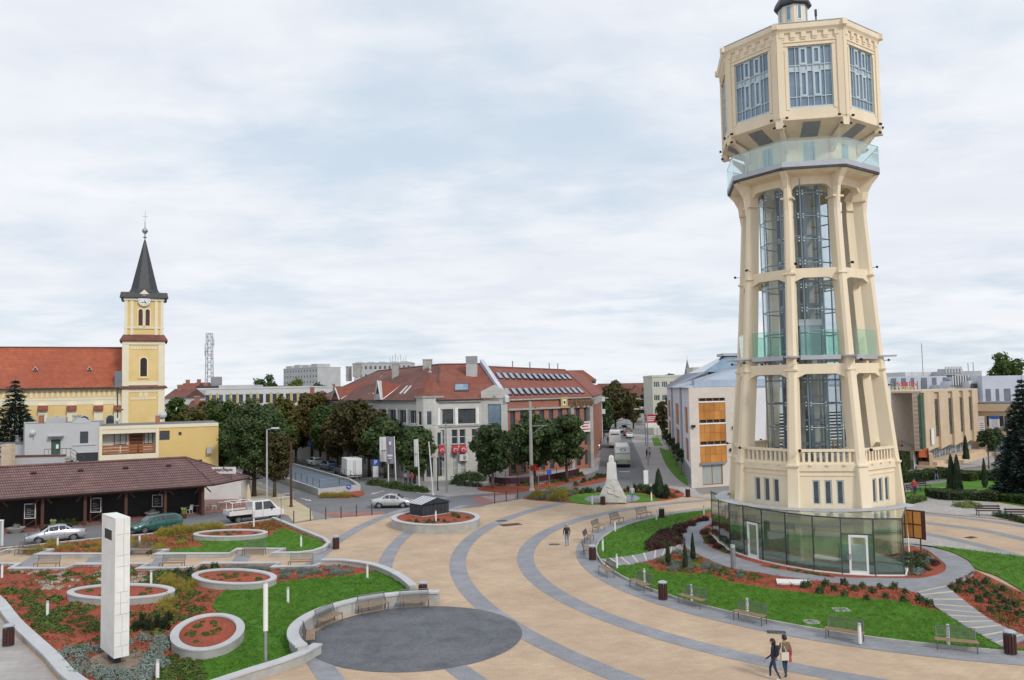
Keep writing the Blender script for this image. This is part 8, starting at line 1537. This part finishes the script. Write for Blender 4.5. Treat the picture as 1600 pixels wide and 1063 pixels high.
for x, yb, yt, lb_, Yd, ar in ((1013, 728, 640, 'street lamp on the right pavement of the street nearer the bus', None, -1.4), (1009, 697, 624, 'street lamp farther up the right pavement of the street', None, -1.2), (941, 690, 623, 'street lamp beside the bank street wall', None, 1.0)): pole(x, yb, yt, lb_, arm=ar)
pole(1404.5, 766, 690, 'thin brown lamp pole in the park behind the tower', r=.07, mat='wood_brown'); pole(455, 797, 690, 'rusty brown ornamental pole behind the white pickup cab', 'rusty_pole', 'pole', .12, mat='wood_brown', Y=88)
t, H = pole(684, 767, 715, 'black double headed lantern in front of the bank turret', r=.07, mat='steel_dark'); m = MB()
for s in (-1, 1): m.pipe([(0, 0, H-.2), (s*.35, 0, H+.1), (s*.7, 0, H-.05)], .03, 5); m.lathe([(.08, -.45), (.2, -.3), (.22, -.1), (.05, .05)], 8, (s*.7, 0, H))
m.build('lanterns', 'steel_dark', t)
# flag poles with long banners
pm('banner_grey', (.20, .19, .24), (.24, .23, .28), 1, .8); pm('banner_white', (.60, .59, .60), (.66, .65, .66), 1, .8)
for x, yb, yt, ban, lb_, ln in ((607, 757, 682, ('banner_white', -1.15, 3.3), 'white flagpole with a white banner leftmost of the four', 0.), (619, 760, 682, ('banner_grey', -1.1, 3.5), 'white flagpole with a purple grey banner', -.2), (655.5, 766, 686, ('banner_white', -.5, 3.4), 'white flagpole with a narrow half furled banner', -.15), (677, 774, 690, None, 'bare leaning white flagpole nearest the road', -.45)):
    t, H = pole(x, yb, yt, lb_, 'flagpole', 'flagpole', .075, mat='white_paint', lean=ln)
    if ban:
        mt, w, hh = ban; m = MB(); n = 10; A = [(ln+w*k/5, .06*sin(k*1.7), H-.05) for k in range(6)]; B = [(ln*.6+w*k/5, .1*sin(k*1.7+.6), H-.05-hh) for k in range(6)]; m.add(A+B, [(k, k+1, 7+k, 6+k) for k in range(5)]); b_ = m.build('banner', mt, t)
        m = MB()
        if mt == 'banner_grey': m.box(ln+w*.62, ln+w*.35, -.14, -.12, H-1.1, H-.65); m.box(ln+w*.8, ln+w*.2, -.14, -.12, H-2.6, H-2.35); m.box(ln+w*.75, ln+w*.3, -.14, -.12, H-2.9, H-2.75)
        else: m.box(ln+w*.8, ln+w*.2, -.14, -.12, H-1.9, H-1.8)
        m.build('print', 'banner_white' if mt == 'banner_grey' else 'banner_grey', b_)
# traffic signs
def sign(x, yb, yt, label, shape, mat, r=.32, extra=None):
    p = G(x, yb); H = GY(x, yt, p.y).z; t = thing('traffic_sign', label, 'sign', p); m = MB(); m.tube((0, .06, 0), (0, .06, H), .035, n=6); m.build('post', 'steel', t); m = MB()
    if shape == 'round': m.loft([[(r*cos(2*pi*k/18), y, H-r+r*sin(2*pi*k/18)) for k in range(18)] for y in (.02, -.01)])
    else: m.box(-r, r, -.01, .02, H-2*r, H)
    pl = m.build('plate', mat, t); m = MB()
    if extra == 'P': text(pl, 'P', Vector((-r*.45, -.02, H-1.65*r)), r*1.9, 0, 'white_paint', .004, 'letter'); m.box(-r*.9, r*.9, -.012, .015, H-2*r-1.6, H-2*r-.1); m.build('info_plate', 'white_paint', t)
    elif extra == 'arrow': m.rbox((0, -.02, H-r), (r*1.1, .01, r*.3), 0, 0, .8); m.rbox((r*.3, -.02, H-r-r*.3), (r*.6, .01, r*.25), 0, 0, 0); m.rbox((r*.3, -.02, H-r-r*.1), (r*.25, .01, r*.6), 0, 0, 0); m.build('arrow', 'white_paint', pl)
    elif extra == 'bar': m.rbox((0, -.02, H-r), (r*1.5, .01, r*.25), 0, 0, .78); m.build('bar', 'sign_red', pl)
    return t
sign(587, 752, 718, 'blue parking sign with a white plate under it behind the box van', 'square', 'sign_blue', .42, 'P'); sign(485, 728, 690, 'blue sign under the trees above the white hatchback', 'square', 'sign_blue', .35); sign(545, 772, 757, 'round blue keep right sign in the underpass flower bed', 'round', 'sign_blue', .32, 'arrow'); sign(858.5, 763, 734, 'purple blue tall sign by the bed left of the monument', 'square', 'sign_blue', .3)
sign(842, 779, 740, 'thin grey sign post at the crossing', 'square', 'steel', .1); sign(439, 822, 780, 'thin grey sign post at the corner of the upper bed', 'square', 'steel', .08)
t = thing('red_board', 'red and white advertising board at the right pavement of the street', 'sign', G(1020, 684)); m = MB()
for s in (-1.1, 1.1): m.tube((s, 0, 0), (s, 0, 3.2), .07, n=6)
m.build('posts', 'steel', t); m = MB(); m.box(-1.7, 1.7, -.12, .0, 3.6, 5.6); m.build('red_panel', 'sign_red', t); m = MB(); m.box(-1.7, 1.7, -.12, .0, 2.4, 3.58); m.build('white_panel', 'white_paint', t)
for k in range(3): m = MB(); m.box(-1.2, .9-.3*k, -.14, -.12, 4.9-k*.45, 5.1-k*.45); m.build('print_line', 'white_paint', t)
t = thing('white_pillar', 'white rectangular information pillar at the street mouth', 'pillar', G(1009.5, 757)); m = MB(); m.box(-.28, .28, -.12, .12, 0, 1.75); m.build('pillar', 'white_paint', t); m = MB(); m.box(.3, .55, -.1, .12, 0, 1.7); m.build('grey_side', 'steel', t)
t = thing('menu_stand', 'white framed glass stand cut by the left picture edge', 'stand', G(-1, 853)); m = MB(); m.box(-.6, .22, -.06, .06, .0, 2.05); m.build('panel', 'pane_curtain', t); m = MB(); m.box(-.65, .3, -.1, .1, 2.05, 2.15); m.box(.22, .28, -.08, .08, 0, 2.05); m.build('frame', 'white_paint', t)
# ------------------------------------------------------------------ market hall furnishings
def board(x, yb, yt, label, plain=False):
    p = G(x, yb); H = GY(x, yt, p.y).z; t = thing('menu_board', label, 'menu board', p, .12); m = MB()
    for s in (-.52, .52): m.box(s-.06, s+.06, -.06, .06, 0, H)
    m.rbox((0, 0, H*.25), (1.25, .06, .08), 0, 0, -.6); m.build('legs', 'wood_brown', t); m = MB(); m.box(-.5, .5, -.1, -.07, H*.42, H); m.build('frame', 'white_paint', t); m = MB(); m.box(-.43, .43, -.115, -.1, H*.45, H-.07); b = m.build('slate_panel', 'black', t)
    for k in range(5): m = MB(); m.box(-.3, .1+.2*((k*3) % 2), -.12, -.115, H*.5+k*.17, H*.5+k*.17+.03); m.build('chalk_line', 'render_grey', b)
board(47, 827, 787, 'chalk menu board on wooden legs left of the silver saloon'); board(150, 817, 778, 'wooden menu stand above the obelisk top'); board(246, 806, 773, 'chalk menu board on wooden legs behind the teal estate')
for x, y, lb_ in ((25, 833, 'white bowl planter left of the menu board'), (238, 808, 'white bowl planter behind the teal estate')):
    t = thing('bowl_planter', lb_, 'planter', G(x, y)); m = MB(); m.lathe([(.35, 0), (.42, .08), (.72, .42), (.75, .5), (.62, .5), (.5, .3)], 20); m.build('bowl', 'concrete', t); put('plant', sage[0], t, (0, 0, .42), 0, 1.1)
t = thing('closed_parasol', 'closed beige parasol at the market hall corner', 'parasol', G(388, 803)); m = MB(); m.tube((0, 0, 0), (0, 0, 3.1), .04); m.build('pole', 'wood_slat', t); m = MB(); m.lathe([(.32, .75), (.36, 1.2), (.24, 2.0), (.12, 2.75), (.03, 3.05)], 10); m.build('folded_canopy', 'tan_render', t)
def chair(x, y, rz, label):
    t = thing('garden_chair', label, 'chair', G(x, y), rz, 'white plastic garden chairs'); m = MB(); m.box(-.24, .24, -.24, .24, .42, .46); m.build('seat', 'white_paint', t); m = MB(); m.rbox((0, .25, .7), (.46, .04, .5), 0, -.15); m.build('backrest', 'white_paint', t)
    for a, b in ((-.2, -.2), (.2, -.2), (-.2, .2), (.2, .2)): m = MB(); m.tube((a, b, 0), (a, b, .43), .025, n=5); m.build('leg', 'white_paint', t)
for i, (x, y) in enumerate(((316, 799), (322, 797), (334, 797), (338, 795), (296, 803), (372, 790))): chair(x, y, i*1.1, 'white plastic chair under the right end of the market roof')
for i, (x, y, lb_) in enumerate(((308, 801, 'small table left of the white chairs'), (345, 796, 'small table at the market hall corner'), (288, 804, 'small table with a green cloth under the market roof'))):
    t = thing('cafe_table', lb_, 'table', G(x, y)); m = MB(); m.lathe([(.45, .72), (.45, .75)], 14); m.build('top', ('white_paint', 'pane_teal', 'leaf_lime')[i], t); m = MB(); m.lathe([(.25, 0), (.22, .03), (.03, .06), (.03, .72)], 10); m.build('stem', 'steel', t)
for i, (x, y) in enumerate(((97, 823), (107, 822), (116, 821), (86, 823))): one('potted_plant', shrub(210+i, .55, .9, 260, .13, 'leaf_green'), G(x, y), 'leafy plant in the dark market hall behind the silver saloon', 'plant', 'leafy plants in the market hall', i)
for x, y, c in ((83, 822, 'leaf_lime'), (287, 803, 'leaf_lime')): t = thing('green_pot', 'lime green tub by the market posts '+('left' if x < 100 else 'right')+' of the obelisk', 'tub', G(x, y, .5)); m = MB(); m.lathe([(.2, 0), (.26, .5), (.22, .5)], 12); m.build('tub', c, t); m = MB(); m.box(-.2, .2, -.2, .2, -.5, 0); m.build('stand', 'wood_brown', t); put('plant', whitef, t, (0, 0, .45))
# hatch house on the round planter
p = G(666, 806, .68); t = thing('hatch_house', 'dark navy pitched roof hatch house on the large round planter', 'hatch', (p.x+.2, p.y+.9, .66), .72); pm('navy', (.022, .028, .042), (.035, .042, .058), 2, .5); m = MB(); m.box(-1.55, 1.55, -1.0, 1.0, .1, 1.15); m.build('box', 'navy', t); m = MB(); m.add([(-1.75, -1.2, 1.15), (1.75, -1.2, 1.15), (1.75, 1.2, 1.15), (-1.75, 1.2, 1.15), (0.1, -1.2, 1.65), (0.1, 1.2, 1.65)], [(0, 4, 5, 3), (4, 1, 2, 5), (0, 1, 4), (3, 5, 2), (0, 3, 2, 1)]); rf_ = m.build('roof', 'navy', t)
for k in range(5): m = MB(); y0 = -1.1+k*.46; m.add([(-1.7, y0, 1.18), (-1.7, y0+.3, 1.18), (.05, y0+.3, 1.66), (.05, y0, 1.66)], [(3, 2, 1, 0)]); m.build('roof_strip', 'lamp_clear', rf_)
for k in range(7): m = MB(); m.box(-1.4+k*.44, -1.3+k*.44, -1.012, -1.0, .15, 1.1); m.build('side_batten', 'steel_dark', t)
m = MB(); m.box(-1.6, 1.6, -1.05, 1.05, 0, .1); m.build('plinth', 'concrete', t)
# monument
t = thing('monument', 'white stone war monument with flared relief base and square pillar', 'monument', G(957, 784.5, .1), -.12)
def sq2(w, d_, z, ox=0): return [(-w/2+ox, -d_/2, z), (w/2+ox, -d_/2, z), (w/2+ox, d_/2, z), (-w/2+ox, d_/2, z)]
m = MB(); m.loft([sq2(2.2, 1.9, 0, .35), sq2(2.2, 1.9, .5, .35)]); m.build('plinth', 'white_stone', t); pm('old_stone', (.56, .54, .50), (.66, .64, .60), 1.5, .85, .4, 8, c3=(.42, .41, .385), scale3=.9, m3=.6)
m = MB(); m.loft([sq2(2.9, 2.2, .1), sq2(2.75, 2.1, .55), sq2(2.2, 1.8, 1.2), sq2(1.6, 1.5, 1.75), sq2(1.25, 1.25, 2.2), sq2(1.12, 1.12, 2.5)]); fb2 = m.build('flared_base', 'old_stone', t)
m = MB(); m.loft([sq2(1.12, 1.1, 2.5), sq2(.95, .95, 4.0), sq2(.9, .9, 4.15)]); m.build('pillar', 'white_stone', t); m = MB(); m.loft([sq2(.62, .62, 4.15), sq2(.55, .55, 4.75), sq2(.3, .3, 4.95)]); m.build('pillar_top', 'white_stone', t)
rr = random.Random(12)
for k in range(14): m = MB(); x = rr.uniform(-.7, .7); z = rr.uniform(.7, 2.1); m.rbox((x*(2.4-z)/1.7, -1.1+.38*(z-.5)/1.0*.75, z), (rr.uniform(.2, .6), .22, rr.uniform(.12, .3)), 0, -.4, rr.uniform(-1, 1)); m.build('relief', 'old_stone', fb2)
# underpass canopy with railing in the road island
uw = thing('underpass_roof', 'low walled underpass with a blue grey roof and railings in the road island', 'underpass'); pts = gpts([(424, 748), (499, 775), (561, 768), (548, 759), (460, 733), (440, 730)]); m = MB(); wall_line(m, [*pts], .16, 0, .85, True); m.build('parapet', 'far_grey', uw); pm('slate_blue', (.10, .14, .19), (.14, .18, .235), .8, .5); o_ = sheet('blue_roof', gpts([(430, 748), (500, 772), (552, 766), (540, 760), (460, 736), (442, 733)]), .72, 'slate_blue', .1, None, uw)
m = MB(); loop = [p for p in pts]
for i in range(len(loop)):
    a, b = loop[i], loop[(i+1) % len(loop)]; n = max(2, int((b-a).length/2.4))
    for k in range(n): q = a.lerp(b, k/n); mm = MB(); mm.tube((q.x, q.y, 1.0), (q.x, q.y, 1.95), .04, n=5); mm.build('rail_post', 'steel_dark', uw)
    for z in (1.5, 1.92): m.tube((a.x, a.y, z), (b.x, b.y, z), .022, n=4)
m.build('rail', 'steel', uw)
sheet('island_bed', smooth_px([(498, 776), (530, 779), (560, 776), (570, 772), (562, 768), (540, 770), (500, 773.5)], n=3, closed=True), .1, 'mulch', .08)
for i in range(26): x = 503+i*2.3; one('island_plant', spir[i % 2] if i < 18 else flame, G(x, 775+rnd.random()*2.2, .1), 'yellow green plant in the small bed before the underpass', 'plant', 'plants in the underpass bed', i, rnd.uniform(.5, .9))
for i, (x, y) in enumerate(((440, 783), (446, 782), (452, 781))):
    t = thing('bike_rack', 'grey tubular bike rack on the yellow pavement', 'bike rack', G(x, y), .4, 'bike racks on the yellow pavement'); m = MB(); m.pipe([(-.5, 0, 0), (-.5, 0, .75), (.5, 0, .75), (.5, 0, 0)], .03, 5); m.build('hoop', 'steel', t); m = MB(); m.tube((-.5, 0, .4), (.5, 0, .4), .02, n=5); m.build('crossbar', 'steel', t)
# park benches
def pbench(x, y, rz, label):
    t = thing('park_bench', label, 'bench', G(x, y, .07), rz, 'dark park benches')
    for s in (-.9, .9): m = MB(); m.pipe([(s, -.3, 0), (s, -.28, .44), (s, .2, .44), (s, .32, .95)], .04, 5); m.tube((s, .2, .44), (s, .3, 0), .04, n=5); m.build('leg', 'steel_dark', t)
    for k in range(3): m = MB(); m.box(-1.05, 1.05, -.28+k*.17, -.14+k*.17, .44, .48); m.build('seat_slat', 'wood_dark', t)
    for k in range(2): m = MB(); m.rbox((0, .27+k*.07, .62+k*.2), (2.1, .04, .14), 0, -.25); m.build('back_slat', 'wood_dark', t)
for x, y, rz, lb_ in ((1545, 806, -.2, 'dark wooden park bench left of the rose bushes'), (1592, 812, -.2, 'dark wooden park bench at the right picture edge'), (1513, 779, -.1, 'dark park bench under the low hedge'), (1442, 765, .5, 'dark park bench where people sit by the path'), (1428, 770, .6, 'dark park bench left of the seated people')): pbench(x, y, rz, lb_)
# ------------------------------------------------------------------ people
def person(p, rz, label, top, legs, hair='hair_dark', skin='skin', stride=.18, h=1.72, shoes='black', swing=.25, hairlen=0., extra=None, sit=False):
    k = h/1.75; t = thing('person', label, 'person', p, rz)
    J = {'pel': (0, 0, .95, .135), 'wai': (0, .0, 1.1, .12), 'che': (0, .01, 1.33, .15), 'nek': (0, .02, 1.5, .06), 'hd0': (0, .035, 1.6, .085), 'hd1': (0, .04, 1.68, .098), 'hd2': (0, .03, 1.75, .06)}
    E = [('pel', 'wai'), ('wai', 'che'), ('che', 'nek'), ('nek', 'hd0'), ('hd0', 'hd1'), ('hd1', 'hd2')]
    for s, n in ((-1, 'L'), (1, 'R')):
        f = s*stride
        J.update({'hip'+n: (s*.095, 0, .9, .095), 'kne'+n: (s*.10, f*.55+.05, .5, .062), 'ank'+n: (s*.10, f-.05, .09, .042), 'toe'+n: (s*.115, f+.13, .04, .036),
                  'sho'+n: (s*.19, 0, 1.42, .062), 'elb'+n: (s*.25, -s*swing*.25-.02, 1.14, .045), 'wri'+n: (s*.235, -s*swing*.8+.1, .92, .032), 'pal'+n: (s*.23, -s*swing*.9+.13, .84, .032)})
        E += [('pel', 'hip'+n), ('hip'+n, 'kne'+n), ('kne'+n, 'ank'+n), ('ank'+n, 'toe'+n), ('che', 'sho'+n), ('sho'+n, 'elb'+n), ('elb'+n, 'wri'+n), ('wri'+n, 'pal'+n)]
        px_, py_, pz_, _ = J['pal'+n]
        for q in range(5):
            fx = px_+(q-1.5)*.0*s; fy = py_+(q-1.6)*.02; J['f%d%s' % (q, n)] = (fx+(.0 if q else -s*.03), fy+(.0 if q else .035), pz_-(.085, .08, .09, .085, .07)[q]*(.55 if q == 0 else 1), .0095); E.append(('pal'+n, 'f%d%s' % (q, n)))
    ks = list(J); me = bpy.data.meshes.new('body'); me.from_pydata([(J[q][0]*k, J[q][1]*k, J[q][2]*k) for q in ks], [(ks.index(a), ks.index(b)) for a, b in E], []); o = bpy.data.objects.new('body', me); COL.objects.link(o)
    sk = o.modifiers.new('s', 'SKIN'); ss = o.modifiers.new('u', 'SUBSURF'); ss.levels = 1; ss.render_levels = 1
    for i, q in enumerate(ks): me.skin_vertices[0].data[i].radius = (J[q][3]*k*(1.25 if q in ('che', 'wai', 'pel') else 1), J[q][3]*k); 
    me.skin_vertices[0].data[0].use_root = True
    dg = bpy.context.evaluated_depsgraph_get(); nm = bpy.data.meshes.new_from_object(o.evaluated_get(dg)); bpy.data.objects.remove(o); nm.name = 'body'; nm.materials.clear()
    for q in (skin, top, legs, shoes): nm.materials.append(MT(q))
    for pl in nm.polygons:
        c = pl.center/k; arm = abs(c.x) > .185 and c.z > .7
        pl.material_index = 0 if c.z > 1.49 or (arm and c.z < .93) else (1 if c.z > .93 or arm else (2 if c.z > .10 else 3)); pl.use_smooth = True
    put('body', nm, t); m = MB(); hr = .108*k
    m.loft([[(hr*q*cos(2*pi*i/10), .025*k+hr*q*1.08*sin(2*pi*i/10)-(.018 if z < 1.72 else 0), (z if i in (5, 6, 7, 8, 9) else max(z, 1.685))*k) for i in range(10)] for q, z in ((1.0, 1.60-hairlen*.6), (1.06, 1.66), (1.0, 1.72), (.75, 1.775), (.2, 1.80))]); m.build('hair', hair, t, True)
    if hairlen: m = MB(); m.loft([[(w*cos(2*pi*i/8)*k, (-.085+.03*sin(2*pi*i/8)+y)*k, z*k) for i in range(8)] for w, y, z in ((.05, -.0, 1.68-hairlen-.05), (.09, .0, 1.5), (.095, .02, 1.62), (.08, .05, 1.74))]); m.build('long_hair', hair, t, True)
    if hairlen == 0 or True:
        m = MB(); m.add([(.0, .16*k, 1.645*k), (.018, .135*k, 1.625*k), (-.018, .135*k, 1.625*k), (0, .13*k, 1.69*k)], [(0, 1, 3), (0, 3, 2), (0, 2, 1)]); m.build('nose', skin, t); m = MB()
        for s in (-1, 1): m.rbox((s*.035, .132*k, 1.69*k), (.022, .012, .012))
        m.build('eyes', 'black', t); m = MB(); m.rbox((0, .128*k, 1.595*k), (.05, .01, .012)); m.build('mouth', 'flower_red', t); m = MB()
        for s in (-1, 1): m.rbox((s*.1*k, .03*k, 1.66*k), (.02, .04, .06))
        m.build('ears', skin, t)
    return t
pm('skin', (.42, .25, .18), (.48, .30, .22), 5, .6); pm('hair_dark', (.012, .010, .009), (.022, .018, .015), 8, .5); pm('hair_grey', (.28, .27, .26), (.36, .35, .34), 8, .6); pm('jeans', (.10, .17, .30), (.16, .24, .38), 5, .8); pm('jeans_dark', (.02, .035, .075), (.035, .05, .1), 5, .8); pm('jacket_grey', (.36, .38, .40), (.42, .44, .46), 5, .8); pm('jacket_olive', (.13, .10, .06), (.18, .14, .09), 5, .8); pm('jacket_navy', (.012, .014, .025), (.022, .025, .04), 5, .8); pm('tote', (.55, .52, .45), (.62, .59, .52), 4, .8); pm('red_cloth', (.45, .04, .06), (.52, .06, .08), 4, .8); pm('shirt_white', (.6, .6, .62), (.66, .66, .68), 4, .8)
person(G(886, 853.5, .02), 0.05, 'man in a black jacket and blue jeans walking away across the plaza', 'black', 'jeans', 'hair_grey', stride=.1, swing=.1)
w1 = person(G(1210, 1062, .02), 1.75-pi/2+.9, 'woman in dark navy jacket and jeans with long black hair and white shoes', 'jacket_navy', 'jeans_dark', 'hair_dark', stride=.24, h=1.64, shoes='white_paint', hairlen=.28)
m = MB(); m.rbox((0, -.16, 1.2), (.28, .12, .36)); m.build('backpack', 'jacket_navy', w1)
w2_ = person(G(1228, 1057, .02), .15, 'woman in an olive jacket carrying a white shoulder bag', 'jacket_olive', 'jeans_dark', 'hair_dark', stride=.2, h=1.68)
bg_ = thing('tote_bag', 'off white shoulder bag carried by the woman in the olive jacket', 'bag', G(1228, 1057, .02), .15); m = MB(); m.loft([[(x*.17-.12, -.2+y*.05, z) for x, y in ((-1, -1), (1, -1), (1, 1), (-1, 1))] for z in (.74, .78, 1.05)]); m.build('bag', 'tote', bg_); m = MB(); m.pipe([(-.26, -.2, 1.05), (-.2, -.1, 1.4), (-.12, .02, 1.47), (-.02, -.17, 1.05)], .014, 5); m.build('strap', 'tote', bg_)
sc2 = thing('red_scarf', 'red cloth hanging from the bag of the woman in olive', 'cloth', G(1228, 1057, .02), .15); m = MB(); m.loft([[(.2+x*.05, -.06+y*.03, z) for x, y in ((-1, -1), (1, -1), (1, 1), (-1, 1))] for z in (.6, .95, 1.25)]); m.build('cloth', 'red_cloth', sc2)
person(G(988, 784, .1), .1, 'man in a light grey jacket and jeans standing by the monument', 'jacket_grey', 'jeans', 'hair_grey', stride=.08, swing=.1)
for i, (x, y, tp_c, lg, lb_) in enumerate(((634, 757, 'shirt_white', 'black', 'person in white at the left of the group by the bank corner'), (641, 756, 'tote', 'jeans_dark', 'person in beige in the group by the bank corner'), (644, 758.5, 'red_cloth', 'jeans_dark', 'person in red in the group by the bank corner'), (662, 752, 'jacket_navy', 'black', 'person in dark clothes right of the half furled banner'), (673, 750, 'black', 'black', 'person in black beside the bank entrance'), (950, 694.5, 'black', 'black', 'dark figure left of the white lorry'), (943.5, 690.5, 'jacket_navy', 'jeans', 'person on the bank pavement left of the lorry'), (939.5, 689.5, 'shirt_white', 'jeans', 'person in white on the bank pavement farther up'), (981, 684, 'black', 'black', 'dark figure in the roadway behind the red car'), (1011, 718, 'black', 'jeans_dark', 'person in black on the right pavement by the street lamp'), (1015.5, 715, 'shirt_white', 'black', 'person in white on the right pavement by the street lamp'), (1464, 752, 'jacket_navy', 'jeans', 'person standing behind the park bench'), (1429, 773, 'red_cloth', 'jeans_dark', 'person in red by the park bench'))): person(G(x, y, .03), i*1.3, lb_, tp_c, lg, 'hair_dark', stride=.12+.04*(i % 3))
